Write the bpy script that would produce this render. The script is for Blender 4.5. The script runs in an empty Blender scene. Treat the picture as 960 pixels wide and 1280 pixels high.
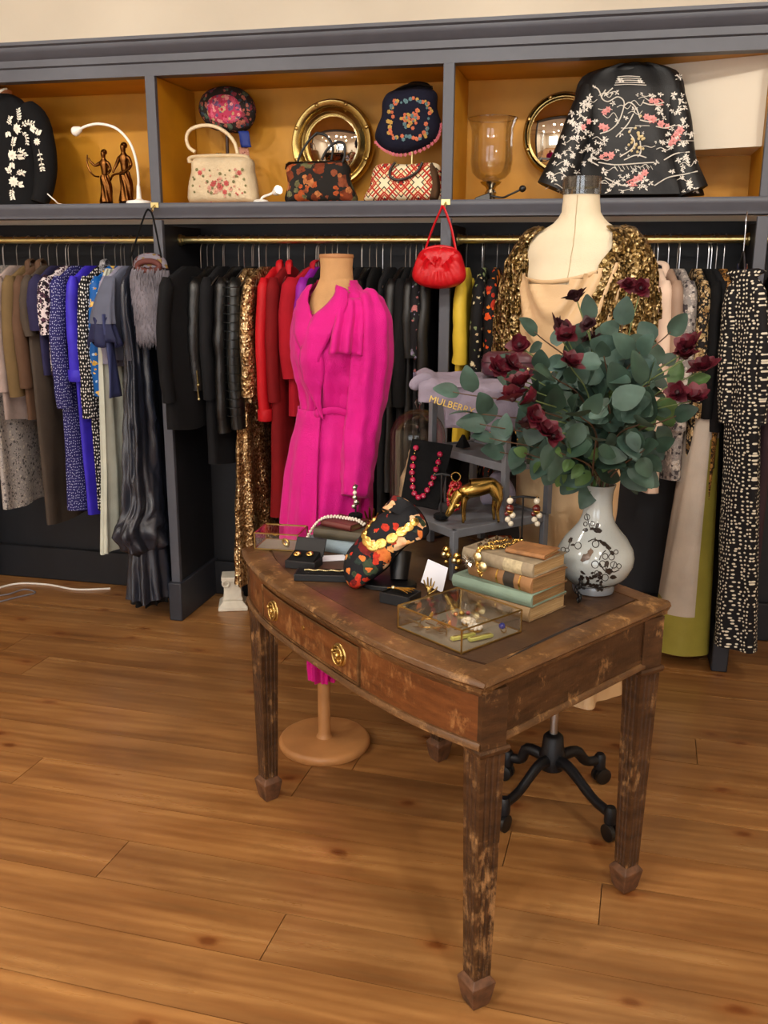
import bpy, math, random
from math import sin, cos, pi, sqrt, atan2, radians as rad
from mathutils import Vector as V, Matrix, Euler, noise
S = bpy.context.scene
COL = S.collection
RN = random.Random(11)

# ------------------------------------------------------------------ camera
F_PX, CAM_H, YAW, PITCH, ROLL = 1187.0, 1.56, rad(13.2), rad(14.5), .0048
fw = V((-sin(YAW), cos(YAW), 0)); r0 = V((cos(YAW), sin(YAW), 0)); up = V((0, 0, 1))
FWD = fw*cos(PITCH) - up*sin(PITCH)
d0 = -fw*sin(PITCH) - up*cos(PITCH)
RT = r0*cos(ROLL) - d0*sin(ROLL)
DN = d0*cos(ROLL) + r0*sin(ROLL)
CAM = V((0, 0, CAM_H))
cd = bpy.data.cameras.new('camera'); co = bpy.data.objects.new('camera', cd); COL.objects.link(co)
m = Matrix((RT, -DN, -FWD)).transposed().to_4x4(); m.translation = CAM
co.matrix_world = m
cd.sensor_fit = 'VERTICAL'; cd.sensor_height = 36.0; cd.lens = 36.0*F_PX/1280; cd.clip_start = .05
S.camera = co
def at(x, y, Y=None, Z=None, X=None):            # point of the room seen at a photo pixel, on a wall-parallel, level or cross plane
    r = FWD + RT*((x-480)/F_PX) + DN*((y-640)/F_PX)
    t = (Z-CAM_H)/r.z if Z is not None else (Y/r.y if Y is not None else X/r.x)
    return CAM + r*t

# ------------------------------------------------------------------ materials
def L(h):
    h = h.lstrip('#'); o = []
    for i in (0, 2, 4):
        c = int(h[i:i+2], 16)/255
        o.append(c/12.92 if c <= .04045 else ((c+.055)/1.055)**2.4)
    return (*o, 1)
MC = {}
class N:
    def __init__(s, name):
        s.m = bpy.data.materials.new(name); s.m.use_nodes = True; s.t = s.m.node_tree
        s.b = s.t.nodes['Principled BSDF']; MC[name] = s.m; s.tc = None
    def n(s, ty, **k):
        nd = s.t.nodes.new(ty)
        for a, v in k.items():
            if a.startswith('i_'):
                nd.inputs[a[2:].replace('_', ' ')].default_value = v
            else: setattr(nd, a, v)
        return nd
    def l(s, a, b): s.t.links.new(a, b)
    def co(s, scale=(1, 1, 1), warp=0):
        if not s.tc: s.tc = s.n('ShaderNodeTexCoord')
        mp = s.n('ShaderNodeMapping'); mp.inputs['Scale'].default_value = scale
        s.l(s.tc.outputs['Object'], mp.inputs['Vector']); o = mp.outputs[0]
        if warp:
            nz = s.noise(6, 2); mx = s.n('ShaderNodeVectorMath', operation='MULTIPLY_ADD')
            s.l(nz.outputs['Color'], mx.inputs[0]); mx.inputs[1].default_value = (warp,)*3; s.l(o, mx.inputs[2]); o = mx.outputs[0]
        return o
    def noise(s, sc, det=3, vec=None, rough=.5):
        nz = s.n('ShaderNodeTexNoise'); nz.inputs['Scale'].default_value = sc; nz.inputs['Detail'].default_value = det; nz.inputs['Roughness'].default_value = rough
        s.l(vec or s.co(), nz.inputs['Vector']); return nz
    def vor(s, sc, feat='F1', rnd=1, vec=None):
        v = s.n('ShaderNodeTexVoronoi', feature=feat); v.inputs['Scale'].default_value = sc; v.inputs['Randomness'].default_value = rnd
        s.l(vec or s.co(), v.inputs['Vector']); return v
    def ramp(s, fac, stops, const=False):
        r = s.n('ShaderNodeValToRGB'); e = r.color_ramp.elements
        r.color_ramp.interpolation = 'CONSTANT' if const else 'LINEAR'
        while len(e) < len(stops): e.new(.5)
        for i, (p, c) in enumerate(stops):
            e[i].position = p; e[i].color = L(c) if isinstance(c, str) else c
        s.l(fac, r.inputs['Fac']); return r.outputs['Color']
    def mix(s, fac, a, b, mode='MIX'):
        x = s.n('ShaderNodeMix', data_type='RGBA', blend_type=mode)
        for v, i in ((fac, 0), (a, 6), (b, 7)):
            if isinstance(v, str): v = L(v)
            if hasattr(v, 'type') and hasattr(v, 'links'): s.l(v, x.inputs[i])
            else: x.inputs[i].default_value = v
        return x.outputs[2]
    def math(s, op, a, b=0.):
        x = s.n('ShaderNodeMath', operation=op)
        for v, i in ((a, 0), (b, 1)):
            if hasattr(v, 'links'): s.l(v, x.inputs[i])
            else: x.inputs[i].default_value = v
        return x.outputs[0]
    def col(s, c):
        if hasattr(c, 'links'): s.l(c, s.b.inputs['Base Color'])
        else: s.b.inputs['Base Color'].default_value = L(c) if isinstance(c, str) else c
    def set(s, rough=.6, metal=0, sheen=0, spec=None, coat=0, trans=0, ior=None):
        s.b.inputs['Roughness'].default_value = rough; s.b.inputs['Metallic'].default_value = metal
        s.b.inputs['Sheen Weight'].default_value = sheen; s.b.inputs['Coat Weight'].default_value = coat
        s.b.inputs['Transmission Weight'].default_value = trans
        if spec is not None: s.b.inputs['Specular IOR Level'].default_value = spec
        if ior: s.b.inputs['IOR'].default_value = ior
        return s
    def bump(s, h, strength=.3, dist=.01):
        b = s.n('ShaderNodeBump'); b.inputs['Strength'].default_value = strength; b.inputs['Distance'].default_value = dist
        s.l(h, b.inputs['Height']); s.l(b.outputs[0], s.b.inputs['Normal'])

def plain(name, c, rough=.6, metal=0, var=.12, vs=14, bs=60, bst=.12, **k):   # a colour with slight uneven tone and a fine surface
    if name in MC: return MC[name]
    s = N(name).set(rough, metal, **k); c = L(c)
    lo = tuple(max(0, v*(1-var)) for v in c[:3])+(1,); hi = tuple(min(1, v*(1+var)) for v in c[:3])+(1,)
    s.col(s.ramp(s.noise(vs, 4).outputs['Fac'], [(.3, lo), (.7, hi)]))
    if bst: s.bump(s.noise(bs, 3).outputs['Fac'], bst, .004)
    return s.m
def cloth(name, c, rough=.85, sheen=.0, weave=.25, var=.12, **k):
    if name in MC: return MC[name]
    s = N(name).set(rough, 0, sheen=sheen, spec=k.pop('spec', .25), **k); c = L(c)
    lo = tuple(max(0, v*(1-var)) for v in c[:3])+(1,); hi = tuple(min(1, v*(1+var)) for v in c[:3])+(1,)
    s.col(s.ramp(s.noise(9, 5).outputs['Fac'], [(.3, lo), (.7, hi)]))
    h = s.math('ADD', s.noise(420, 2).outputs['Fac'], s.math('MULTIPLY', s.noise(26, 4).outputs['Fac'], 2.0))
    s.bump(h, weave, .004); return s.m
def dots(name, base, dot, sc=60, thr=.3, rnd=.25, rough=.7, warp=0):
    if name in MC: return MC[name]
    s = N(name).set(rough, spec=.25); q = s.n('ShaderNodeSeparateXYZ'); s.l(s.co(warp=warp), q.inputs[0]); cb = s.n('ShaderNodeCombineXYZ')
    s.l(s.math('ADD', q.outputs[1], s.math('MULTIPLY', q.outputs[0], 1.25)), cb.inputs[0]); s.l(q.outputs[2], cb.inputs[1])
    v = s.n('ShaderNodeTexVoronoi', voronoi_dimensions='2D'); v.inputs['Scale'].default_value = sc; v.inputs['Randomness'].default_value = rnd; s.l(cb.outputs[0], v.inputs['Vector'])
    s.col(s.mix(s.ramp(v.outputs['Distance'], [(thr-.03, '#ffffff'), (thr+.03, '#000000')]), base, dot)); return s.m
def floral(name, base, cols, sc=30, thr=.42, sc2=None, rough=.75, cover=.6, metal=0, warp=.02):
    if name in MC: return MC[name]
    s = N(name).set(rough, metal, spec=.25); out = base
    for k, q in enumerate((sc, sc2 or sc*2.3)):
        v = s.vor(q, vec=s.co(warp=warp)); sep = s.n('ShaderNodeSeparateColor'); s.l(v.outputs['Color'], sep.inputs[0])
        cc = s.ramp(sep.outputs[0], [(i/len(cols), c) for i, c in enumerate(cols)], True)
        d = s.math('ADD', v.outputs['Distance'], s.math('MULTIPLY', s.math('SUBTRACT', s.noise(q*2.5, 2).outputs['Fac'], .5), .7))
        mk = s.math('MULTIPLY', s.math('LESS_THAN', d, thr), s.math('LESS_THAN', sep.outputs[1], cover if k == 0 else cover*.7))
        cc = s.mix(.55, cc, s.ramp(s.noise(q*3, 3).outputs['Fac'], [(.35, '#3a3a3a'), (.6, '#b0b0b0')]), 'OVERLAY')
        out = s.mix(mk, out, cc)
    s.col(out); s.bump(s.noise(300, 2).outputs['Fac'], .2, .003); return s.m
def sequin(name, c1, c2, c3, sc=170, rough=.28, metal=.9):
    if name in MC: return MC[name]
    s = N(name).set(rough, metal); v = s.vor(sc); sep = s.n('ShaderNodeSeparateColor'); s.l(v.outputs['Color'], sep.inputs[0])
    s.col(s.ramp(sep.outputs[0], [(0, c1), (.5, c2), (1, c3)]))
    h = s.math('ADD', s.math('MULTIPLY', v.outputs['Distance'], .6), s.math('ADD', sep.outputs[1], s.math('MULTIPLY', s.noise(45, 3).outputs['Fac'], 2.5)))
    s.bump(h, .9, .006); return s.m
def glass(name, tint='#ffffff', rough=.02, mixf=.16):                            # thin clear pane: mostly see-through, with a real gloss
    if name in MC: return MC[name]
    s = N(name); o = s.t.nodes['Material Output']
    tr = s.n('ShaderNodeBsdfTransparent'); tr.inputs[0].default_value = L(tint)
    gl = s.n('ShaderNodeBsdfGlossy'); gl.inputs['Roughness'].default_value = rough
    fr = s.n('ShaderNodeFresnel'); fr.inputs[0].default_value = 1.5
    f2 = s.math('ADD', s.math('MULTIPLY', fr.outputs[0], .4), mixf*.05)
    mx = s.n('ShaderNodeMixShader'); s.l(f2, mx.inputs[0]); s.l(tr.outputs[0], mx.inputs[1]); s.l(gl.outputs[0], mx.inputs[2]); s.l(mx.outputs[0], o.inputs[0])
    return s.m
def glow(name, c, st):
    if name in MC: return MC[name]
    s = N(name); s.col(c); s.b.inputs['Emission Color'].default_value = L(c); s.b.inputs['Emission Strength'].default_value = st; return s.m

# ------------------------------------------------------------------ mesh helpers
class MB:
    def __init__(s): s.v = []; s.f = []; s.mi = []; s.T = Matrix(); s.k = 0
    def add(s, vs, fs):
        b = len(s.v); s.v += [tuple(s.T @ V(p)) for p in vs]
        s.f += [tuple(b+i for i in f) for f in fs]; s.mi += [s.k]*len(fs); return s
    def box(s, c, size, rot=None):
        x, y, z = (q/2 for q in size); R = Euler(rot).to_matrix() if rot else Matrix.Identity(3); c = V(c)
        vs = [c + R @ V((a*x, b*y, d*z)) for d in (-1, 1) for a, b in ((-1, -1), (1, -1), (1, 1), (-1, 1))]
        return s.add(vs, [(3, 2, 1, 0), (4, 5, 6, 7), (0, 1, 5, 4), (1, 2, 6, 5), (2, 3, 7, 6), (3, 0, 4, 7)])
    def hexa(s, bot, top):
        return s.add(list(bot)+list(top), [(3, 2, 1, 0), (4, 5, 6, 7), (0, 1, 5, 4), (1, 2, 6, 5), (2, 3, 7, 6), (3, 0, 4, 7)])
    def loft(s, rings, closed=True, caps=(True, True)):
        n = len(rings[0]); vs = [p for r in rings for p in r]; fs = []
        for i in range(len(rings)-1):
            for j in range(n if closed else n-1):
                k = (j+1) % n; fs.append((i*n+j, i*n+k, (i+1)*n+k, (i+1)*n+j))
        if caps[0]: fs.append(tuple(range(n-1, -1, -1)))
        if caps[1]: fs.append(tuple((len(rings)-1)*n+j for j in range(n)))
        return s.add(vs, fs)
    def lathe(s, prof, n=32, c=(0, 0, 0), axis=None, caps=(True, True)):
        R = V((0, 0, 1)).rotation_difference(V(axis)).to_matrix() if axis is not None else Matrix.Identity(3); c = V(c)
        return s.loft([[c + R @ V((r*cos(2*pi*j/n), r*sin(2*pi*j/n), z)) for j in range(n)] for r, z in prof], True, caps)
    def cyl(s, a, b, r, r2=None, n=16):
        a, b = V(a), V(b); return s.lathe([(r, 0), (r if r2 is None else r2, (b-a).length)], n, a, b-a)
    def tube(s, pts, r, n=8, closed=False, flat=1, up=None):
        pts = [V(p) for p in pts]; k = len(pts); rs = r if isinstance(r, (list, tuple)) else [r]*k
        rings = []; u = None
        for i, p in enumerate(pts):
            a = pts[(i-1) % k] if closed or i else p; b = pts[(i+1) % k] if closed or i < k-1 else p
            t = (b-a); t = t.normalized() if t.length > 1e-9 else V((0, 0, 1))
            if u is None:
                u = V(up) if up else (V((0, 0, 1)) if abs(t.z) < .9 else V((1, 0, 0)))
            u = (u - t*u.dot(t)); u = u.normalized() if u.length > 1e-6 else t.orthogonal().normalized()
            w = t.cross(u)
            rings.append([p + u*(rs[i]*cos(2*pi*j/n)) + w*(rs[i]*flat*sin(2*pi*j/n)) for j in range(n)])
        if closed: rings.append(rings[0])
        return s.loft(rings, True, (not closed, not closed))
    def ball(s, c, r, n=12, sc=(1, 1, 1)):
        m = max(4, n//2); c = V(c)
        return s.loft([[c + V((sc[0]*r*sin(pi*i/m)*cos(2*pi*j/n), sc[1]*r*sin(pi*i/m)*sin(2*pi*j/n), -sc[2]*r*cos(pi*i/m))) for j in range(n)] for i in range(m+1)] if False else
                      [[c + V((sc[0]*r*sin(q)*cos(2*pi*j/n), sc[1]*r*sin(q)*sin(2*pi*j/n), -sc[2]*r*cos(q))) for j in range(n)] for q in [pi*(.04+.92*i/m) for i in range(m+1)]])
    def torus(s, c, R, r, n=32, k=8, axis=(0, 0, 1), sc=(1, 1)):
        Q = V((0, 0, 1)).rotation_difference(V(axis)).to_matrix(); c = V(c)
        return s.tube([c + Q @ V((R*sc[0]*cos(2*pi*i/n), R*sc[1]*sin(2*pi*i/n), 0)) for i in range(n)], r, k, True)
    def prism(s, outline, y0, y1):                                # outline of (x, z), thickness along y
        n = len(outline); return s.loft([[(x, y0, z) for x, z in outline], [(x, y1, z) for x, z in outline]])
    def slab(s, outline, z0, z1):
        return s.loft([[(x, y, z0) for x, y in outline], [(x, y, z1) for x, y in outline]])
    def pillow(s, outline, d, c=None, e=.15, steps=7, flat=.5):    # padded bag or cushion standing in the x-z plane
        n = len(outline); cx = c[0] if c else sum(p[0] for p in outline)/n; cz = c[1] if c else sum(p[1] for p in outline)/n
        rings = []
        qs = [i/steps for i in range(1, steps+1)]
        def ring(q, sg):
            y = sg*d*(e + (1-e)*max(0, 1-q**(2/flat))**flat)
            return [(cx+(x-cx)*q, y, cz+(z-cz)*q) for x, z in outline]
        rings = [ring(q, -1) for q in qs] + [ring(q, 1) for q in reversed(qs)]
        return s.loft(rings)
    def grid(s, fn, nu, nv):
        vs = [fn(i/nu, j/nv) for j in range(nv+1) for i in range(nu+1)]; w = nu+1
        return s.add(vs, [(j*w+i, j*w+i+1, (j+1)*w+i+1, (j+1)*w+i) for j in range(nv) for i in range(nu)])
    def sweep(s, prof, path, closed=False):                       # profile (outward, up) carried along a level path
        k = len(path); rings = []
        for i, p in enumerate(path):
            p = V((*p[:2], 0)) if len(p) == 2 else V(p)
            a = V(path[i-1] if (i or closed) else path[i]).to_2d(); b = V(path[(i+1) % k] if (i < k-1 or closed) else path[i]).to_2d()
            q = V(path[i]).to_2d()
            d1 = (q-a).normalized() if (q-a).length > 1e-9 else None; d2 = (b-q).normalized() if (b-q).length > 1e-9 else None
            d1 = d1 or d2; d2 = d2 or d1
            n1 = V((d1.y, -d1.x)); n2 = V((d2.y, -d2.x)); nn = (n1+n2).normalized(); nn = nn/max(.3, nn.dot(n1))
            rings.append([(p.x+nn.x*o, p.y+nn.y*o, p.z+z) for o, z in prof])
        if closed: rings.append(rings[0])
        return s.loft(rings, True, (not closed, not closed))
    def build(s, name, mat, parent=None, smooth=True, bevel=0, sub=0, loc=None, solid=0, angle=50, **props):
        me = bpy.data.meshes.new(name); me.from_pydata(s.v, [], s.f); me.update()
        for q in (mat if isinstance(mat, (list, tuple)) else [mat]): me.materials.append(q)
        if any(s.mi): me.polygons.foreach_set('material_index', s.mi)
        if smooth:
            me.polygons.foreach_set('use_smooth', [True]*len(me.polygons))
            try: me.set_sharp_from_angle(angle=rad(angle))
            except Exception: pass
        o = bpy.data.objects.new(name, me); COL.objects.link(o)
        if parent: o.parent = parent
        if loc is not None: o.location = loc
        if solid:
            q = o.modifiers.new('s', 'SOLIDIFY'); q.thickness = solid; q.offset = 0
        if bevel:
            q = o.modifiers.new('b', 'BEVEL'); q.width = bevel; q.segments = 2; q.limit_method = 'ANGLE'
        if sub:
            q = o.modifiers.new('u', 'SUBSURF'); q.levels = q.render_levels = sub
        for a, b in props.items(): o[a] = b
        return o
def skin(name, pts, edges, radii, mat, parent=None, sub=2, flat=None):            # one continuous body grown over a skeleton
    me = bpy.data.meshes.new(name); me.from_pydata([tuple(p) for p in pts], edges, []); me.update(); me.materials.append(mat)
    o = bpy.data.objects.new(name, me); COL.objects.link(o)
    if parent: o.parent = parent
    o.modifiers.new('k', 'SKIN').use_smooth_shade = True
    for i, d in enumerate(me.skin_vertices[0].data):
        r = radii[i]; d.radius = (r, r) if not isinstance(r, tuple) else r; d.use_root = (i == 0)
    q = o.modifiers.new('u', 'SUBSURF'); q.levels = q.render_levels = sub
    return o
def tag(o, label, cat, group=None, kind=None):
    o['label'] = label; o['category'] = cat
    if group: o['group'] = group
    if kind: o['kind'] = kind
    return o
def thing(name, label, cat, loc=(0, 0, 0), rz=0, group=None, tilt=None):
    o = bpy.data.objects.new(name, None); COL.objects.link(o); o.empty_display_size = .05
    o.location = loc; o.rotation_euler = tilt if tilt else (0, 0, rz)
    return tag(o, label, cat, group)
def dup(root, loc, rz=None, label=None):
    r = root.copy(); COL.objects.link(r); r.location = loc
    if rz is not None: r.rotation_euler = (0, 0, rz)
    if label: r['label'] = label
    for ch in list(root.children):
        c = ch.copy(); COL.objects.link(c); c.parent = r
        for g in list(ch.children):
            d = g.copy(); COL.objects.link(d); d.parent = c
    return r
def struct(o): o['kind'] = 'structure'; return o
def arc(c, r, a0, a1, n, ax=V((1, 0, 0)), ay=V((0, 0, 1))):
    return [V(c)+ax*(r*cos(rad(a0+(a1-a0)*i/n)))+ay*(r*sin(rad(a0+(a1-a0)*i/n))) for i in range(n+1)]
def bez(ps, n=20):                                                                # smooth curve through control points (Catmull-Rom)
    ps = [V(p) for p in ps]; q = [ps[0]*2-ps[1]]+ps+[ps[-1]*2-ps[-2]]; out = []
    k = len(ps)-1
    for i in range(n+1):
        t = i/n*k; j = min(int(t), k-1); t -= j; a, b, c, d = q[j:j+4]
        out.append(.5*((2*b)+(c-a)*t+(2*a-5*b+4*c-d)*t*t+(3*b-a-3*c+d)*t**3))
    return out
def lerp(a, b, t): return a+(b-a)*t
def interp(tab, x):
    if x <= tab[0][0]: return tab[0][1]
    for (a, p), (b, q) in zip(tab, tab[1:]):
        if x <= b: return lerp(p, q, (x-a)/(b-a)) if b > a else q
    return tab[-1][1]
def sinterp(tab, x):
    if x <= tab[0][0]: return tab[0][1]
    for (a, p), (b, q) in zip(tab, tab[1:]):
        if x <= b:
            t = (x-a)/(b-a); t = t*t*(3-2*t); return lerp(p, q, t)
    return tab[-1][1]
def nz(x, y, z=0, s=1): return noise.noise(V((x*s, y*s, z*s)))

# ------------------------------------------------------------------ base materials
SLATE = plain('slate_paint', '#4e5059', .5, var=.06, bs=25, bst=.06)
NAVY = plain('navy_paint_and_shade', '#121319', .6, var=.12, bs=30, bst=.08)
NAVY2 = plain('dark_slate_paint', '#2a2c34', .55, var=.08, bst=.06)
OCHRE = plain('ochre_panel', '#c0850f', .55, var=.14, vs=5, bs=18, bst=.12)
CREAM = plain('cream_wall_paint', '#ddd2bf', .8, var=.03, vs=3, bs=40, bst=.1)
BRASS = plain('brass', '#d6c68c', .34, 1, var=.1, bst=.03)
OLDBRASS = plain('aged_brass', '#a88a50', .32, 1, var=.25, bst=.1)
GOLD = plain('gold', '#dcb766', .25, 1, var=.15, bs=200, bst=.2)
PALEGOLD = plain('pale_gold', '#e6d6a4', .3, 1, var=.15, bs=200, bst=.2)
STEEL = plain('steel', '#b9b9bd', .3, 1, var=.1, bst=0)
SILVER = plain('silver', '#c9c4b8', .22, 1, var=.15, bst=.05)
BLACKP = plain('black_plastic', '#0c0c0e', .4, var=.1, bst=.03)
BLACKV = cloth('black_velvet', '#08080a', .95)
WHITEP = plain('white_plastic', '#eeeae2', .4, var=.03, bst=0)
BRONZE = plain('bronze', '#6a4320', .35, 1, var=.35, vs=30, bs=80, bst=.3)
GLASS = glass('clear_glass')
PEARL = plain('pearl', '#efe6d6', .22, var=.08, vs=60, bst=0, coat=.6)
RUBY = plain('ruby_stone', '#a3103c', .15, var=.3, vs=90, bst=0, coat=.7)

# ------------------------------------------------------------------ room shell
XL, XR, YB, YF_, ZC = -4.6, 2.6, 4.16, -3.6, 3.15
def floor_mat():
    s = N('pine_boards').set(.36, spec=.45)
    at_ = s.n('ShaderNodeAttribute', attribute_name='plank'); sep = s.n('ShaderNodeSeparateColor'); s.l(at_.outputs['Color'], sep.inputs[0])
    tc = s.n('ShaderNodeTexCoord'); mp = s.n('ShaderNodeMapping'); mp.inputs['Scale'].default_value = (1, 8, 1); s.l(tc.outputs['Object'], mp.inputs[0])
    off = s.n('ShaderNodeVectorMath', operation='MULTIPLY_ADD'); s.l(at_.outputs['Color'], off.inputs[0]); off.inputs[1].default_value = (13, 7, 5); s.l(mp.outputs[0], off.inputs[2])
    g1 = s.noise(1.6, 5, off.outputs[0], .55)
    wv = s.n('ShaderNodeTexWave', wave_type='BANDS', bands_direction='Y'); wv.inputs['Scale'].default_value = 1.1; wv.inputs['Distortion'].default_value = 7; wv.inputs['Detail'].default_value = 4; wv.inputs['Detail Scale'].default_value = .9
    s.l(off.outputs[0], wv.inputs['Vector'])
    base = s.ramp(g1.outputs['Fac'], [(.22, '#74522f'), (.45, '#9b7245'), (.62, '#b28855'), (.85, '#c6a06c')])
    c = s.mix(s.math('MULTIPLY', wv.outputs['Fac'], .28), base, '#7c4a20')
    c = s.mix(.5, c, s.ramp(sep.outputs[0], [(0, '#857060'), (.5, '#9a8266'), (1, '#b39a7a')]), 'OVERLAY')
    # knots: rings of darker wood around scattered centres
    mk = s.n('ShaderNodeMapping'); mk.inputs['Scale'].default_value = (1, 1.7, 1); s.l(tc.outputs['Object'], mk.inputs[0])
    kv = s.n('ShaderNodeTexVoronoi', voronoi_dimensions='2D'); kv.inputs['Scale'].default_value = 3.0; s.l(mk.outputs[0], kv.inputs['Vector']); ks = s.n('ShaderNodeSeparateColor'); s.l(kv.outputs['Color'], ks.inputs[0])
    kd = s.math('ADD', kv.outputs['Distance'], s.math('MULTIPLY', s.math('SUBTRACT', s.noise(22, 3).outputs['Fac'], .5), .10))
    kn = s.math('MULTIPLY', s.ramp(kd, [(.03, '#ffffff'), (.09, '#000000')]), s.math('LESS_THAN', ks.outputs[0], .55))
    c = s.mix(s.math('MULTIPLY', kn, .8), c, '#45200e')
    halo = s.math('MULTIPLY', s.ramp(kd, [(.04, '#ffffff'), (.2, '#000000')]), s.math('LESS_THAN', ks.outputs[0], .55))
    c = s.mix(s.math('MULTIPLY', halo, .35), c, '#8a4a1c')
    st = s.noise(3.1, 6, None, .7); c = s.mix(s.ramp(st.outputs['Fac'], [(.52, '#000000'), (.72, '#999999')]), c, '#5a3719')
    s2 = s.noise(.9, 3, None, .6); c = s.mix(s.ramp(s2.outputs['Fac'], [(.5, '#000000'), (.7, '#555555')]), c, '#c9ac82')
    s.col(c)
    s.l(s.ramp(g1.outputs['Fac'], [(.2, (.36,)*3+(1,)), (.8, (.24,)*3+(1,))]), s.b.inputs['Roughness'])
    s.bump(s.math('ADD', g1.outputs['Fac'], s.math('MULTIPLY', s.noise(30, 3).outputs['Fac'], .4)), .12, .01); return s.m
def make_floor():
    mb = MB(); cols = []; R = random.Random(5); ang = rad(2.2); ca, sa = cos(ang), sin(ang)
    edges = []; y = -4.2
    while y < 5.0:
        w = R.choice((.155, .17, .185, .2)); edges.append((y, y+w)); y += w
    for (a, b) in edges:
        x = -6.2 - R.random()*2
        while x < 4.5:
            ln = R.uniform(1.3, 2.6); g = .0012
            x0, x1, y0, y1 = x+g, x+ln-g, a+g, b-g
            pts = [(x0, y0), (x1, y0), (x1, y1), (x0, y1)]
            pts = [(p*ca+q*sa, -p*sa+q*ca) for p, q in pts]
            mb.hexa([(p, q, -.02) for p, q in pts], [(p, q, 0) for p, q in pts])
            cols += [(R.random(), R.random(), R.random(), 1)]*6; x += ln
    k = len(mb.f)
    mb.add([(-7, -5, -.012), (5, -5, -.012), (5, 6, -.012), (-7, 6, -.012)], [(0, 1, 2, 3)]); cols.append((0, .1, .1, 1))
    o = struct(mb.build('floor', [floor_mat()], smooth=False)); me = o.data
    ca_ = me.color_attributes.new('plank', 'FLOAT_COLOR', 'CORNER'); i = 0
    for p, c in zip(me.polygons, cols):
        for li in p.loop_indices: ca_.data[li].color = c
    return o
make_floor()
def wall(name, x0, x1, y0, y1, z0=0, z1=ZC, m=CREAM): return struct(MB().box(((x0+x1)/2, (y0+y1)/2, (z0+z1)/2), (x1-x0, y1-y0, z1-z0)).build(name, m, smooth=False))
wall('wall_back', XL, XR, YB, YB+.12)
wall('wall_left', XL-.12, XL, YF_, YB)
wall('wall_right', XR, XR+.12, YF_, YB)
wall('ceiling', XL-.12, XR+.12, YF_-.12, YB+.12, ZC, ZC+.1)
# shop front behind the camera: a wall with two big windows that light the room and show in the convex mirrors
fb = MB()
wins = [(-3.9, -1.7), (-.9, 1.6)]
xs = [XL, -3.9, -1.7, -.9, 1.6, XR]
for i in (0, 2, 4): fb.box(((xs[i]+xs[i+1])/2, YF_-.06, ZC/2), (xs[i+1]-xs[i], .12, ZC))
for a, b in wins: fb.box(((a+b)/2, YF_-.06, .3), (b-a, .12, .6)); fb.box(((a+b)/2, YF_-.06, 2.85), (b-a, .12, .6))
struct(fb.build('wall_front', CREAM, smooth=False))
for i, (a, b) in enumerate(wins):
    wm = MB()
    for x in (a+.03, (2*a+b)/3, (a+2*b)/3, b-.03): wm.box((x, YF_-.06, 1.575), (.05, .07, 1.95))
    for z in (.63, 1.95, 2.52): wm.box(((a+b)/2, YF_-.06, z), (b-a, .07, .05))
    w = struct(wm.build('window_%d' % (i+1), SLATE, smooth=False))
    MB().box(((a+b)/2, YF_-.06, 1.575), (b-a, .006, 1.9)).build('pane', GLASS, w, smooth=False)
wd = bpy.data.worlds.new('world'); S.world = wd; wd.use_nodes = True
bg = wd.node_tree.nodes['Background']; bg.inputs[0].default_value = (.9, .95, 1, 1); bg.inputs[1].default_value = 6.0
# ceiling downlights: fitting with a glowing disc, and the light it throws
LAMPS = []
def downlight(x, y, w, aim=None, spot=None, col=(1, .93, .83), size=.16):
    t = thing('ceiling_downlight', 'round recessed downlight in the white ceiling', 'ceiling light', (x, y, ZC), group='ceiling downlights over the shop')
    MB().lathe([(.10, 0), (.10, -.012), (.085, -.02), (.08, -.012), (.08, -.001)], 24).build('trim_ring', WHITEP, t)
    MB().lathe([(.079, -.008), (.079, -.003)], 24).build('lens', glow('downlight_lens', '#ffe2b8', 18), t)
    ld = bpy.data.lights.new('downlight_lamp', 'SPOT' if spot else 'AREA'); ld.energy = w; ld.color = col
    if spot: ld.spot_size = rad(spot); ld.spot_blend = .5; ld.shadow_soft_size = .06
    else: ld.shape = 'DISK'; ld.size = size
    o = bpy.data.objects.new('downlight_lamp', ld); COL.objects.link(o); o.location = (x, y, ZC-.035)
    if aim is not None: o.rotation_euler = (V(aim)-V(o.location)).to_track_quat('-Z', 'Y').to_euler()
    return t
for x, tx in ((-3.1, -3.0), (-2.1, -2.2), (-1.1, -1.25), (-.1, -.3), (.8, .4)):
    downlight(x, 1.5, 85, aim=(tx, 4.0, 2.15), spot=52)
for x, y in ((-2.4, 2.0), (-.5, 1.3), (.9, 1.9), (-3.4, -.5), (-1.2, -1.2), (1.0, -.6), (-2.3, -2.4), (.3, -2.4)):
    downlight(x, y, 18 if y > 1 else 55)

# ------------------------------------------------------------------ built-in wardrobe
YF, ZS = 3.74, 1.805
PX = (-3.036, -1.838, -.64, .502)
W = thing('built_in_wardrobe', 'slate grey built-in wardrobe wall with ochre lined display shelf above the clothes rails', 'wardrobe', (0, YF, 0))
def wy(y): return y-YF
X0, X1 = -3.4, 1.8
b = MB()
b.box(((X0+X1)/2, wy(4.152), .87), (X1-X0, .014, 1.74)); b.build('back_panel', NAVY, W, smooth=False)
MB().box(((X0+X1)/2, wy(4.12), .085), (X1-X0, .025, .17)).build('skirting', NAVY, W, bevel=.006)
MB().box(((X0+X1)/2, wy(4.152), 2.05), (X1-X0, .014, .49)).build('ochre_back_panel', OCHRE, W, smooth=False)
MB().box(((X0+X1)/2, wy(3.95), 2.30), (X1-X0, .36, .02)).build('top_board', OCHRE, W, smooth=False)
MB().box(((X0+X1)/2, wy(3.95), 1.79), (X1-X0, .36, .03)).build('shelf_board', OCHRE, W, smooth=False)
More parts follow.
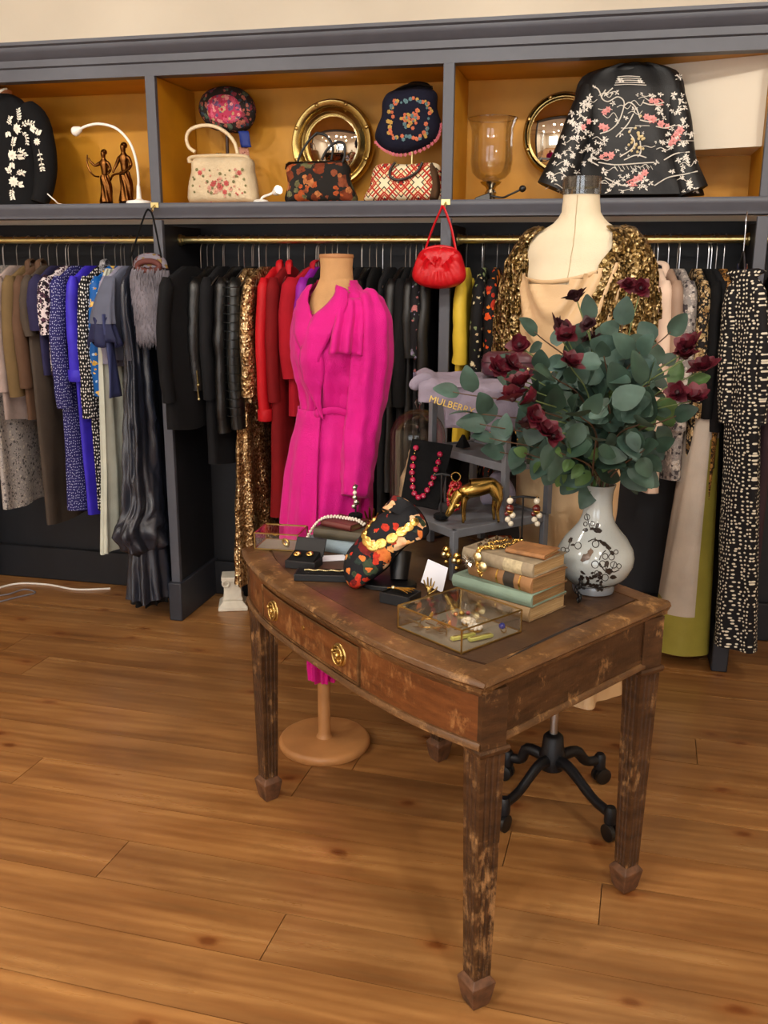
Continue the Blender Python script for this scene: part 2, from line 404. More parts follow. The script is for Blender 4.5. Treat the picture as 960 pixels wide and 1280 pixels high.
prof = [(-.03, -.062), (0, -.062), (.008, -.058), (.008, -.045), (.016, -.038), (.016, -.03), (.024, -.022), (.024, -.008), (.018, 0), (-.03, 0)]
MB().sweep(prof, [(X0, wy(YF)+.014, 1.806), (X1, wy(YF)+.014, 1.806)]).build('shelf_edge', SLATE, W)
prof = [(-.06, 0), (0, 0), (0, .045), (.012, .05), (.012, .075), (.02, .08), (.035, .1), (.04, .106), (.04, .118), (.052, .124), (.052, .136), (-.06, .136)]
MB().sweep(prof, [(X0, 0, 2.284), (X1, 0, 2.284)]).build('cornice', SLATE, W)
for x in PX:
    d = MB().box((x, wy(3.95), .86), (.034, .37, 1.72)).build('divider', NAVY, W, bevel=.003)  # divider sides coloured dark navy to carry the shade inside the bays
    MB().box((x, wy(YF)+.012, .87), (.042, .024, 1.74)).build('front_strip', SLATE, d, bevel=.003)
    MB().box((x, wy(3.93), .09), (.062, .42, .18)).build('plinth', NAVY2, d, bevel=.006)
    MB().box((x, wy(3.95), 2.045), (.03, .36, .48)).build('shelf_divider', OCHRE, W, smooth=False)
    MB().box((x, wy(YF)+.012, 2.045), (.042, .024, .48)).build('stile', SLATE, W, bevel=.002)
for x in (-1.838, -.64):                                   # little brass hooks on the shelf edge
    h = MB().box((x, -.012, 1.797), (.034, .004, .02)).tube(bez([(x, -.014, 1.795), (x, -.03, 1.785), (x, -.034, 1.772), (x, -.04, 1.778)], 8), .004, 6)
    h.build('hook', BRASS, W)
# boxed-in cream soffit crossing the right hand bay
so = MB().hexa([(.1, 3.97, 1.985), (.486, 3.85, 1.985), (.486, 4.144, 1.985), (.1, 4.144, 1.985)], [(.1, 3.97, 2.289), (.486, 3.85, 2.289), (.486, 4.144, 2.289), (.1, 4.144, 2.289)])
struct(so.build('trim_1', CREAM, smooth=False))
# brass clothes rails
ZR, YR = 1.665, 3.91
def rail(x0, x1, label):
    t = thing('clothes_rail', label, 'clothes rail', ((x0+x1)/2, YR, ZR), group='brass clothes rails of the wardrobe')
    h = (x1-x0)/2
    MB().cyl((-h, 0, 0), (h, 0, 0), .0148, n=16).build('rod', BRASS, t)
    for s_ in (-1, 1): MB().lathe([(.024, 0), (.024, .006), (.0185, .01), (.0185, .02)], 20, (s_*h, 0, 0), (-s_, 0, 0)).build('socket', BRASS, t)
rail(-3.017, -1.857, 'brass clothes rail left of the fur bag post, over the brown and blue clothes')
rail(-1.819, -.659, 'middle brass clothes rail, over the black and red clothes left of the red bag')
rail(-.621, .481, 'brass clothes rail right of the red bag, behind the gold sequin mannequin')
rail(.523, 1.75, 'brass clothes rail holding the mauve dress at the far right edge')
# ------------------------------------------------------------------ antique table (bow front, splayed sides)
def wood_old(name, a, b_, c, worn='#b98a55', wr=.30, gloss=.35, ws=9):
    s = N(name).set(gloss, spec=.4)
    v = s.co((1, 1, 1)); g = s.noise(5, 6, s.co((2, 2, 9)), .65)
    cc = s.ramp(g.outputs['Fac'], [(.25, a), (.5, b_), (.78, c)])
    n2 = s.noise(ws, 8, None, .72); n3 = s.noise(60, 4, s.co((1, 1, .35)), .7)
    mk = s.math('MULTIPLY', s.ramp(n2.outputs['Fac'], [(.51, '#000000'), (.61, '#ffffff')]), s.ramp(n3.outputs['Fac'], [(.45, '#000000'), (.58, '#ffffff')]))
    cc = s.mix(s.math('MULTIPLY', mk, wr), cc, worn); s.col(cc)
    s.bump(s.math('ADD', g.outputs['Fac'], s.math('MULTIPLY', n3.outputs['Fac'], .5)), .2, .006); return s.m
MAH = wood_old('worn_mahogany', '#281a10', '#412a19', '#5c3f27', wr=.8, worn='#a67c50')
MAHT = wood_old('table_edge_wood', '#3b2716', '#5a3d23', '#775534', wr=.6, worn='#b58a58', ws=14)
LEATHER = wood_old('leather_inset', '#33221a', '#46301f', '#5d432c', wr=.35, worn='#7d6040', gloss=.42, ws=6)
DRAWERW = wood_old('drawer_front_wood', '#4a2812', '#65391b', '#7d4b27', wr=.45, worn='#b58452')
TZ = .785; TM = V((-.5875, 2.055, 0)); TR = atan2(-.682, .7313)
TI = Matrix.Rotation(-TR, 3, 'Z')
def tw(x, y, z=TZ): return TM + Matrix.Rotation(TR, 3, 'Z') @ V((x, y, z))          # table frame -> room
def bow(x): return -.07*(1-abs(x/.537)**3)
T = thing('antique_table', 'worn mahogany bow-front table with brass drawer handles standing on the boards', 'table', TM, TR)
n = 28
front = [(-.537+1.074*i/n, bow(-.537+1.074*i/n)) for i in range(n+1)]
def inset(d):
    f = [(-.537+d*1.05+(1.074-2.1*d)*i/n, bow((-.537+d*1.05+(1.074-2.1*d)*i/n)*.537/(.537-d))+d) for i in range(n+1)]
    return f+[(.426-d*.9, .667-d), (-.426+d*.9, .667-d)]
out = front+[(.426, .667), (-.426, .667)]
tp = MB().slab(inset(.004), TZ-.026, TZ-.003); tp.build('top_board', MAHT, T, bevel=.002)
# cross-banded moulded rim around the leather
rim = MB(); prof = [(-.07, -.003), (-.07, .0), (-.006, .0), (.0, -.004), (.003, -.012), (-.002, -.018), (-.008, -.022), (-.008, -.030), (-.07, -.030)]
rim.sweep([(o, z+TZ) for o, z in prof], front); rim.build('front_rim', MAHT, T)
for a, b_, nm in (((.537, .0), (.426, .667), 'side_rim'), ((.426, .667), (-.426, .667), 'back_rim'), ((-.426, .667), (-.537, 0), 'side_rim')):
    MB().sweep([(o if o > -.06 else -.055, z+TZ+(.001 if nm == 'side_rim' else 0)) for o, z in prof], [a, b_]).build(nm, MAHT, T)
MB().slab(inset(.062), TZ-.008, TZ+.0012).build('leather_inset', LEATHER, T)
crack = MB(); cp = bez([(.475, .11, 0), (.452, .2, 0), (.43, .30, 0), (.405, .42, 0)], 14)
crack.loft([[(p.x-.0005-.004*sin(pi*i/14), p.y, TZ+.0016), (p.x+.0005+.003*sin(pi*i/14), p.y, TZ+.0016), (p.x, p.y, TZ-.002)] for i, p in enumerate(cp)])
crack.build('crack', plain('split_dark', '#140b06', .9), T)
AZ0, AZ1 = .632, .756
def fpath(x0, x1, d=.018, k=18): return [(lerp(x0, x1, i/k), bow(lerp(x0, x1, i/k))+d) for i in range(k+1)]
MB().sweep([(0, AZ0), (0, AZ1), (-.02, AZ1), (-.02, AZ0)], fpath(-.515, .515)).build('front_apron', DRAWERW, T)
MB().sweep([(0, AZ0-.004), (.009, AZ0-.001), (.009, AZ0+.007), (.004, AZ0+.013), (-.004, AZ0+.013), (-.004, AZ0-.004)], fpath(-.52, .52, .016)).build('bead_moulding', MAHT, T)
MB().sweep([(0, AZ1-.012), (.006, AZ1-.004), (.008, AZ1), (-.004, AZ1), (-.004, AZ1-.012)], fpath(-.52, .52, .016)).build('bead_moulding', MAHT, T)
# drawer let into the curved apron
dx0, dx1 = -.335, .165
D = MB().sweep([(.003, AZ0+.016), (.003, AZ1-.016), (-.012, AZ1-.016), (-.012, AZ0+.016)], fpath(dx0, dx1)).build('drawer', DRAWERW, T)
cb = MB(); q = .0035
cb.sweep([(q+.002, AZ0+.016), (q+.002, AZ0+.021), (q-.003, AZ0+.021), (q-.003, AZ0+.016)], fpath(dx0, dx1)).sweep([(q+.002, AZ1-.021), (q+.002, AZ1-.016), (q-.003, AZ1-.016), (q-.003, AZ1-.021)], fpath(dx0, dx1))
for x in (dx0, dx1): cb.box((x, bow(x)+.0155, (AZ0+AZ1)/2), (.006, .006, AZ1-AZ0-.03))
cb.build('cock_bead', MAHT, D)
def pull(x):
    z = .694; y = bow(x)+.015; sl = atan2(bow(x+.01)-bow(x-.01), .02)
    ax = V((sin(sl), -cos(sl), 0)); c = V((x, y, z))
    h = MB(); h.lathe([(.001, .0035), (.024, .0035), (.027, .002), (.028, 0)], 28, c, ax)
    h.T = Matrix(); h.torus(c+ax*.007, .021, .0025, 30, 8, ax, (1, 1.12)); h.ball(c+ax*.007, .006, 10)
    for i in range(8):
        a = i*pi/4; h.ball(c+ax*.004+V((cos(a)*.015*cos(sl), cos(a)*.015*sin(sl), sin(a)*.015)), .003, 6)
    for s_ in (-1, 1): h.ball(c+ax*.007+V((s_*.02, 0, .006)), .0045, 8)
    h.build('handle', plain('drawer_brass', '#c3a768', .3, 1, var=.25, vs=60, bst=.15), D)
pull(-.255); pull(.085)
MB().lathe([(.0055, .002), (.006, 0)], 14, (-.085, bow(-.085)+.0145, .705), (0, -1, 0)).build('keyhole', OLDBRASS, D)
for sg in (-1, 1):
    a, b_ = V((sg*.518, .022)), V((sg*.413, .64)); pth = [a, b_] if sg > 0 else [b_, a]
    MB().sweep([(0, AZ0), (0, AZ1), (-.02, AZ1), (-.02, AZ0)], [tuple(p) for p in pth]).build('side_apron', MAH, T)
    MB().sweep([(-.002, AZ0-.004), (.008, AZ0-.001), (.008, AZ0+.007), (.003, AZ0+.013), (-.004, AZ0+.013)], [tuple(p) for p in pth]).build('bead_moulding', MAHT, T)
MB().sweep([(0, AZ0), (0, AZ1), (-.02, AZ1), (-.02, AZ0)], [(.41, .642), (-.41, .642)]).build('back_apron', MAH, T)
def leg(cx, cy, rz):
    mb = MB(); mb.T = Matrix.Translation((cx, cy, 0)) @ Matrix.Rotation(rz, 4, 'Z')
    def sq(h, z, fl=0):
        pts = []
        for (ax, ay), (bx, by) in (((-1, -1), (1, -1)), ((1, -1), (1, 1)), ((1, 1), (-1, 1)), ((-1, 1), (-1, -1))):
            nx, ny = (ay, -ax) if False else (0, 0)
            tx, ty = (bx-ax)/2, (by-ay)/2; ox, oy = ty, -tx
            for t_, d in ((-1, 0), (-.62, 0), (-.5, 1), (-.38, 0), (-.12, 0), (0, 1), (.12, 0), (.38, 0), (.5, 1), (.62, 0)):
                pts.append(((ox+tx*t_)*h-ox*fl*d, (oy+ty*t_)*h-oy*fl*d, z))
        return pts
    mb.loft([sq(.031, AZ0-.012, 0), sq(.031, AZ1, 0)])
    mb.loft([sq(.036, AZ0-.002), sq(.038, AZ0-.008), sq(.036, AZ0-.016), sq(.032, AZ0-.02)])
    mb.loft([sq(.021, .075, .0), sq(.0215, .09, .004), sq(.030, AZ0-.035, .005), sq(.030, AZ0-.019, 0)])
    o = mb.build('leg', MAH, T, angle=25)
    ft = MB(); ft.T = mb.T
    def s4(h, z): return [(-h, -h, z), (h, -h, z), (h, h, z), (-h, h, z)]
    ft.loft([s4(.019, 0), s4(.024, .015), s4(.030, .055), s4(.031, .062), s4(.023, .074), s4(.02, .078)])
    ft.build('spade_foot', plain('worn_foot_wood', '#5a3a24', .6, var=.5, vs=40, bs=50, bst=.4), o, bevel=.002)
leg(.495, .040, rad(-4)); leg(-.495, .040, rad(4)); leg(.400, .612, rad(-4)); leg(-.400, .612, rad(4))
# ------------------------------------------------------------------ hangers and hanging clothes
def make_hanger(label, group):
    mb = MB()
    mb.tube(bez([(0, 0, -.115), (0, 0, -.06), (0, .004, -.03), (0, .019, -.008), (0, .014, .0125), (0, -.004, .0185), (0, -.0185, .006)], 18), .0019, 5)
    mb.tube([(0, -.155, -.185), (0, -.02, -.12), (0, .02, -.12), (0, .155, -.185)], .003, 5)
    o = mb.build('wire_hanger', STEEL); return tag(o, label, 'hanger', group)
HB = {}
HL = {'a': ('thin steel hanger on the rail left of the fur bag post', 'hangers on the left rail'),
      'b': ('thin steel hanger on the rail between the fur bag and the red bag', 'hangers on the middle rail'),
      'c': ('thin steel hanger on the rail right of the red bag', 'hangers on the right rail')}
def hanger(k, X, rz=0):
    if k not in HB: o = HB[k] = make_hanger(*HL[k])
    else: o = HB[k].copy(); COL.objects.link(o)
    o.location = (X, YR, ZR); o.rotation_euler = (0, 0, rz); return o
SH = .108                                           # shoulder seam lies this far under the rail
def body_mb(z1, w, th, flare, tfl, fold, seed, zs=SH, waist=1., nk=7, hemslant=0):
    mb = MB(); R = random.Random(seed); ph = [R.uniform(0, 6.3) for _ in range(5)]; kk = [R.uniform(18, 34) for _ in range(3)]
    n = 44; Lg = z1-zs; rings = []
    ds = [0, .012, .03, .05, .075, .11, .16]+[.16+(Lg-.16)*i/14 for i in range(1, 15)]
    for d in ds:
        hw = interp([(0, .045), (.012, .075), (.03, w*.62), (.05, w*.86), (.075, w*.97), (.11, w), (max(.2, Lg*.35), w*waist), (Lg, w*flare)], d)
        t = interp([(0, .012), (.03, .018), (.11, th*.8), (.25, th), (Lg, th*tfl)], d)
        amp = fold*min(1, d/.25)*(1+.8*d/max(Lg, .1))
        r = []
        for j in range(n):
            a = 2*pi*j/n; cy, sx = cos(a), sin(a)
            y = hw*math.copysign(abs(cy)**.75, cy); x = t*math.copysign(abs(sx)**.7, sx)
            f = amp*(sin(kk[0]*y+ph[0]+d*2)+.6*sin(kk[1]*1.7*y+ph[1]-d*3)+.8*nz(y*6, d*3, seed*3.1))
            x += f; y += amp*.8*nz(d*7, j*.3, seed+9)
            zz = -(zs+d)
            if d == Lg: zz += hemslant*y+.006*sin(kk[2]*y)
            r.append((x, y, zz))
        rings.append(r)
    return mb.loft(rings)
def sleeve_mb(s, z0, ln, w, r0=.036, r1=.034, out=.03, fwd=0, seed=0, flat=.75, wr=.10):
    pts, rs = [], []; n = max(6, int(ln/.035))
    for i in range(n+1):
        t = i/n
        pts.append((fwd*t*t+.006*nz(t*4, seed), s*(w-.025+out*min(1, t*2.2)+.012*sin(pi*t)), -(z0+.045)-ln*t))
        rs.append(lerp(r0, r1, t)*(.55 if i == 0 else 1)*(1+wr*nz(t*9, seed*2.3, 4)))
    mb = MB(); mb.tube(pts, rs, 12, flat=flat, up=(0, 1, 0)); return mb
CN = [0]
def garment(name, label, cat, X, z1, mat, w=.163, th=.02, flare=1., tfl=1.2, sl=.5, r0=.036, r1=.034, smat=None, twist=-0, dy=0, fold=.004, waist=1., bay=None, collar=None, group=None, fwd=0, wr=.1, hemslant=0, zs=SH, cuff=None, out=.022):
    CN[0] += 1; sd = CN[0]; rz = rad(twist)
    X -= .2*sin(rz)
    t = thing(name, label, cat, (X, YR+dy, ZR), rz, group)
    body_mb(z1, w, th, flare, tfl, fold, sd, zs, waist, hemslant=hemslant).build('body', mat, t, angle=70)
    if sl:
        for s in (-1, 1):
            sv = sleeve_mb(s, zs, sl, w, r0, r1, out, fwd, sd+s*.5, wr=wr).build('sleeve', smat or mat, t, angle=70)
            if cuff: MB().lathe([(r1*.98, 0), (r1*1.06, .006), (r1*1.06, .045), (r1*.98, .05)], 14, (fwd, s*(w-.025+out), -(zs+.045+sl+.004))).build('cuff', cuff, sv)
    if collar:
        cm = MB()
        cm.tube(bez([(.02, -.05, -zs-.03), (.02, -.045, -zs+.012), (0, 0, -zs+.022), (-.02, .045, -zs+.012), (-.02, .05, -zs-.03)], 16), .014, 8, flat=.5); cm.build('collar', collar, t)
    if bay: hanger(bay, X, rz)
    return t
def gx(px, py=420, Y=3.72): return at(px, py, Y=Y).x
def gz(px, py, Y=3.72): return ZR-at(px, py, Y=Y).z          # hem depth under the rail for a hem seen at this pixel
# fabrics
F_TAUPE = cloth('taupe_wool', '#8a7466'); F_OLIVE = cloth('olive_wool', '#6e5a3c'); F_BROWN = cloth('brown_wool', '#5c4434'); F_DKBR = cloth('dark_brown_cloth', '#33261f')
F_GREYP = cloth('pink_grey_tweed', '#a89690', var=.3); F_LGREY = floral('grey_print', '#a9a3a0', ['#6f6a6c', '#d6d0c8'], 60, .4); F_NAVYP = cloth('dark_navy_cloth', '#2a2748')
F_ZEB = floral('white_black_print', '#d9ced0', ['#1d1420', '#2a1a2a', '#55344a'], 42, .5, cover=.95)
F_POLKA = dots('navy_polka', '#22215e', '#b4b8dc', 76, .19, .55); F_VIOLET = cloth('violet_silk', '#3c2fc0', .45, var=.2); F_PURP = cloth('purple_cloth', '#4a2f8f')
F_BWDOT = dots('black_white_dot', '#111014', '#d8d4d0', 64, .26, .5); F_LACE = floral('grey_lace', '#77767a', ['#a9a7aa', '#4f4e54'], 90, .5, cover=.9)
F_BLUEG = floral('blue_gold_print', '#0e56a0', ['#c9a23c', '#e3c46a', '#bcd0e8'], 26, .34, 60, .5, cover=.5)
F_LAV = cloth('lavender_grey_silk', '#8f8ca0', .5); F_PALE = cloth('pale_grey_green_chiffon', '#c3c6b8', .6, fold=None) if False else cloth('pale_grey_green_chiffon', '#c3c6b8', .6)
F_SLATE = cloth('slate_wool', '#5e6274'); F_NVRUF = cloth('navy_ruffle', '#232748', .6); F_SASH = cloth('navy_sash', '#39406a', .5)
F_TAFF = cloth('graphite_taffeta', '#232733', .27, weave=.3, spec=.7)
F_BLK = cloth('black_wool', '#0a0a0c'); F_BLK2 = cloth('charcoal_cloth', '#131316'); F_BLK3 = cloth('black_satin', '#08080a', .4, spec=.5)
F_LEATH = plain('black_leather', '#0b0b0c', .36, var=.2, bs=120, bst=.4); F_QUILT = plain('black_ribbed_leather', '#0f1213', .32, var=.2, bs=90, bst=.3)
F_SEQ = sequin('copper_sequins', '#5a3a22', '#a98556', '#e8cda0', 120)
F_RED = cloth('red_silk', '#b8101c', .55); F_RED2 = cloth('crimson_wool', '#a20f22'); F_RED3 = cloth('dark_red_velvet', '#76080f', .8); F_MAG = cloth('magenta_silk', '#8c1f9a', .5)
F_YEL = cloth('yellow_silk', '#d4b63a', .5); F_BLFL = floral('black_cream_floral', '#0f0f12', ['#d8d0b4', '#8a9a6a', '#c9b890'], 24, .33, cover=.45); F_BLOR = floral('black_orange_floral', '#110f10', ['#d8551e', '#e0882a', '#b8301a'], 20, .36, cover=.5)
F_DKPR = floral('dark_flower_print', '#141216', ['#8a7f9a', '#b06a6a', '#5b6a5a'], 26, .34, cover=.5)
F_CORAL = cloth('coral_red_silk', '#a83434', .55); F_BLUSH = cloth('blush_wool', '#dcc2ae'); F_TAUP2 = cloth('taupe_silk', '#9c8270', .5); F_SILV = floral('grey_silver_brocade', '#857f7c', ['#c9c2bc', '#4c464a', '#a59c98'], 34, .5, cover=.9, rough=.45)
F_ANIM = floral('beige_black_print', '#1a1614', ['#b79a6a', '#d2bf94', '#8a6a40'], 44, .48, cover=.85); F_GOLDN = floral('gold_scale_print', '#2a1c0e', ['#a8783a', '#c4904c', '#8d6030'], 60, .5, cover=1.)
F_ORNV = floral('navy_orange_print', '#141528', ['#d85a20', '#e8d8b8', '#c8782a', '#2a3568'], 26, .42, cover=.7); F_POLKB = dots('black_cream_polka', '#131114', '#e0d8c4', 66, .24, .6)
F_SATIN = cloth('white_satin', '#b5a89a', .35, spec=.5); F_CHART = cloth('chartreuse_satin', '#8c8236', .4); F_MAUVE = cloth('mauve_wool', '#3d2c32')
MOP = plain('button_horn', '#cfc4b0', .3)

# --- left bay
def spec_left():
    g = garment
    g('coat', 'pink-grey tweed coat at the far left end of the left rail', 'coat', gx(-6), gz(4, 527), F_GREYP, twist=-4, bay='a', sl=.5, flare=1.05)
    g('dress', 'long pale grey printed dress hanging lowest at the far left of the rail', 'dress', gx(-22), gz(4, 640), F_LGREY, twist=-3, bay='a', sl=.3)
    g('jacket', 'olive brown jacket second in from the left end of the rail', 'jacket', gx(9), gz(20, 477), F_OLIVE, twist=-6, bay='a', collar=F_BROWN, sl=.52, r0=.042, r1=.04)
    t = g('coat', 'brown wool coat with a pale button near its hem', 'coat', gx(22), gz(30, 528), F_BROWN, twist=-6, bay='a', sl=.48, collar=F_BROWN)
    for dz in (.30, .45, .58): MB().lathe([(.012, 0), (.013, .003), (.009, .006)], 14, (.026, -.10, -dz-SH), (1, -.3, 0)).build('button', MOP, t)
    g('dress', 'long taupe brown dress below the brown wool coat', 'dress', gx(33), gz(38, 658), F_TAUPE if False else cloth('umber_crepe', '#4a4038'), twist=-5, bay='a', sl=.25)
    g('blouse', 'dark navy blouse with short sleeves beside the brown clothes', 'blouse', gx(45), gz(46, 470), F_NAVYP, twist=-4, bay='a', sl=.22, r0=.045, r1=.05)
    g('blouse', 'white and plum printed blouse tucked beside the polka dot dress', 'blouse', gx(56), gz(56, 470), F_ZEB, twist=-8, bay='a', sl=.24, r0=.04, r1=.045)
    t = g('dress', 'navy polka dot dress with elbow sleeves and white hem', 'dress', gx(69), gz(84, 640), F_POLKA, twist=-7, bay='a', sl=.56, r0=.044, r1=.047, flare=1.1, th=.026, tfl=1.5, fold=.006)
    g('dress', 'bright violet blue silk dress beside the polka dot dress', 'dress', gx(88), gz(98, 645), F_VIOLET, twist=-5, bay='a', sl=.44, r0=.03, r1=.04, cuff=F_VIOLET)
    g('dress', 'black dress with dense white dots and grey lace edging', 'dress', gx(103), gz(112, 640), F_BWDOT, twist=-6, bay='a', sl=.6, r0=.036, r1=.05, collar=F_LACE)
    g('dress', 'royal blue dress with gold flower print', 'dress', gx(117), gz(120, 640), F_BLUEG, twist=-6, bay='a', sl=.5, r0=.036, r1=.042)
    g('blouse', 'lavender grey silk blouse with ruffled cuffs', 'blouse', gx(129), gz(130, 460), F_LAV, twist=-6, bay='a', sl=.36, r0=.04, r1=.036, cuff=F_LAV)
    # chiffon skirt flaring to a wavy hem
    t = thing('chiffon_dress', 'long pale grey-green chiffon dress flaring towards the floor', 'dress', (gx(128), YR-.03, ZR), rad(-4)); hanger('a', gx(130))
    rows = []; zt, zb = -.12, -gz(128, 688, 3.70)
    for i in range(22):
        q = i/21; z = lerp(zt, zb, q); hw = interp([(0, .07), (.08, .15), (.3, .16), (1, .225)], q); t_ = lerp(.012, .026, q)
        rows.append([(t_*sin(a)+(.004+.010*q)*sin(a*11+q*2)-.05*max(0, q-.7), hw*cos(a)+.006*q*sin(a*17)-.01, z+(.004*sin(a*9) if i == 21 else 0)) for a in [2*pi*j/72 for j in range(72)]])
    MB().loft(rows).build('skirt', F_PALE, t, angle=80)
    # slate jacket with flounced navy trim
    t = thing('ruffled_jacket', 'slate jacket with cap sleeves, navy ruffles and a long sash', 'jacket', (gx(148), YR-.05, ZR), rad(-6)); hanger('a', gx(153))
    body_mb(gz(155, 450), .17, .028, 1.0, 1.2, .005, 71).build('body', F_SLATE, t, angle=70)
    for s in (-1, 1):
        rows = []
        for i in range(9):
            q = i/8; r = lerp(.03, .075, q**.8)
            rows.append([(r*.8*cos(a)+.004*sin(a*7)*q, s*(.15+.075*sin(q*1.4))+r*.45*sin(a), -.15-.19*q) for a in [2*pi*j/40 for j in range(40)]])
        cap = MB().loft(rows).build('sleeve', F_SLATE, t, angle=80)
        rows = []
        for i in range(6):
            q = i/5; r = .062+.03*q
            rows.append([(r*.8*cos(a)+.01*q*sin(a*9), s*.222+r*.5*sin(a)+.006*q*sin(a*8), -.325-.10*q+.012*sin(a*5+s)) for a in [2*pi*j/72 for j in range(72)]])
        MB().loft(rows, caps=(False, False)).build('ruffle', F_NVRUF, cap, angle=80, solid=.003)
    sm = MB(); zz = gz(155, 495, 3.66)
    rows = [[(.03+.004*sin(6*q+s_*3)+.02*q, -.235+s_*lerp(.022, .04, q)+.006*sin(5*q+s_), -.30-(zz-.30)*q) for s_ in (-1, -.5, 0, .5, 1)] for q in [i/14 for i in range(15)]]
    sm.loft(rows, closed=False, caps=(False, False)).build('sash', F_SASH, t, solid=.006, angle=80)
spec_left()
# graphite taffeta ball gown with gathered puff hem
def gown():
    X = gx(150, 500, 3.62); t = thing('ball_gown', 'long graphite taffeta ball gown with gathered puffed hem almost on the floor', 'gown', (X, YR-.09, ZR), rad(7)); hanger('a', X)
    zb = ZR-.07; rows = []; n = 128; N_ = 60
    for i in range(N_+1):
        q = i/N_; z = -.115-(zb-.20-.115)*q
        hw = sinterp([(0, .05), (.04, .12), (.12, .15), (.3, .125), (.5, .16), (.72, .19), (.80, .20), (.87, .235), (.93, .22), (.97, .15), (1, .14)], q)
        t_ = sinterp([(0, .015), (.1, .04), (.3, .05), (.6, .065), (.82, .08), (.88, .10), (.93, .09), (.97, .06), (1, .06)], q)
        r = []
        for j in range(n):
            a = 2*pi*j/n; ca, sa = cos(a), sin(a)
            dp = (.004+.016*q)*sin(a*7+1.2*sin(q*4))+(.003+.010*q)*sin(a*13+q*3+1)
            cr = (.004+.012*q)*nz(ca*4, sa*4, q*14)+.008*q*nz(ca*9, sa*9, q*26)
            if q > .78: w = min(1, (q-.78)/.06); cr += w*(.030*nz(ca*3, sa*3, q*22)+.018*nz(ca*7, sa*7, q*40)); dp *= 1-.6*w
            lf = .06*max(0, -ca)*sinterp([(.78, 0), (.87, 1), (.95, .3), (1, 0)], q)      # fuller puff towards the room
            r.append(((t_+dp*.8+cr)*sa+.01*q-.5*lf, (hw+dp+cr+lf*.4)*ca-.015*q, z))
        rows.append(r)
    MB().loft(rows).build('skirt', F_TAFF, t, angle=85)
    rows = []
    for i in range(13):                             # pleated lower flounce under the gathered puff
        q = i/12; z = -(zb-.34)-.30*q
        rows.append([((.075+.02*q+.010*(.5+q)*sin(a*11+.6*q)+.006*nz(cos(a)*6, sin(a)*6, q*6))*sin(a)+.01, (.145+.03*q+.012*(.5+q)*sin(a*11+.6*q)+.006*nz(cos(a)*6, sin(a)*6, q*6+4))*cos(a)-.03, z+.006*sin(a*6)*q) for a in [2*pi*j/n for j in range(n)]])
    MB().loft(rows).build('flounce', F_TAFF, t, angle=85)
    rows = [[((.085+.012*sin(a*13)*(.4+q))*sin(a)+.01, (.15+.016*sin(a*13+1)*(.4+q))*cos(a)-.02, -(zb-.09)-.08*q) for a in [2*pi*j/n for j in range(n)]] for q in [k/4 for k in range(5)]]
    MB().loft(rows).build('tulle_hem', F_BLK, t, angle=85)
    body_mb(.5, .155, .03, .85, 1., .004, 88).build('bodice', F_TAFF, t, angle=70)
gown()
# --- fur bag on the post hook
def furbag():
    c = at(190, 262, Y=3.70); t = thing('fur_bag', 'shaggy grey fur bag with embroidered frame hanging from the left brass hook', 'handbag', c)
    fz = lambda y: at(190, y, Y=3.68).z-c.z
    cx = at(186, 350, Y=3.68).x-c.x
    for s in (-1, 1): MB().tube(bez([(0, -.035, .0), (s*.02, -.035, -.03), (cx+s*.068, -.035, fz(322))], 8), .004, 6).build('strap', BLACKV, t)
    mb = MB(); o = [(cx+.075*cos(rad(a)), fz(330)+.045*sin(rad(a))) for a in range(0, 181, 15)]+[(cx-.08, fz(336)), (cx+.08, fz(336))]
    mb.pillow(o, .016); fr = mb.build('frame', floral('bag_embroidery', '#77717c', ['#5a2a26', '#6e3a2c', '#8a7040'], 30, .42, cover=.8), t)
    mb = MB(); mb.T = Matrix.Translation((0, -.016, 0))
    mb.torus((cx, 0, fz(333)), .045, .012, 24, 8, (0, 1, 0), (1.1, .45)); mb.build('motif', plain('russet_embroidery', '#5a2c26', .8), fr)
    fb_ = MB(); R = random.Random(3); fb_.pillow([(cx-.08, fz(338)), (cx+.082, fz(338)), (cx+.085, fz(380)), (cx+.06, fz(425)), (cx+.02, fz(436)), (cx-.03, fz(420)), (cx-.075, fz(380))], .035)
    for _ in range(1500):
        u, v = R.uniform(-1, 1), R.random()**.8; z = lerp(fz(334), fz(415), v); x = cx+u*.08*(1-.25*v); y = -.036*sqrt(max(0, 1-u*u))-.004
        ln = R.uniform(.04, .075); k = R.uniform(-.014, .014)
        fb_.tube([(x, y, z), (x+k*.5, y-.012, z-ln*.5), (x+k, y-.006, z-ln)], [.0022, .0018, .0005], 3)
    fb_.build('fur', cloth('grey_fur', '#77727a', .7, var=.45), t, angle=80)
furbag()
# --- black coat hung in front of the post, then the black leathers
garment('coat', 'plain black coat hanging in front of the left post beside the fur bag', 'coat', gx(201, 420, 3.58), gz(206, 540, 3.58), cloth('black_coat_wool', '#0e0e11'), w=.18, th=.034, tfl=1.2, twist=-12, dy=-.12, bay='b', sl=.5, fold=.003)
t = garment('jacket', 'dark leather jacket with brass zips at the cuffs', 'jacket', gx(240), gz(240, 470), F_LEATH, twist=-8, bay='b', sl=.46, r0=.046, r1=.042, th=.028, wr=.2)
for dz in (.50, .44): MB().box((.022, -.20, -dz-.12), (.004, .006, .06), (.1, 0, 0)).ball((.024, -.20, -dz-.15), .006, 8).build('zip', BRASS, t)
garment('coat', 'long charcoal coat reaching lower than the leather jackets', 'coat', gx(254), gz(245, 583), F_BLK2, twist=-6, bay='b', sl=.5, th=.03)
garment('jacket', 'smooth black leather jacket with long hanging sleeve', 'jacket', gx(272), gz(278, 500), F_LEATH, twist=-8, bay='b', sl=.64, r0=.042, r1=.034, wr=.25)
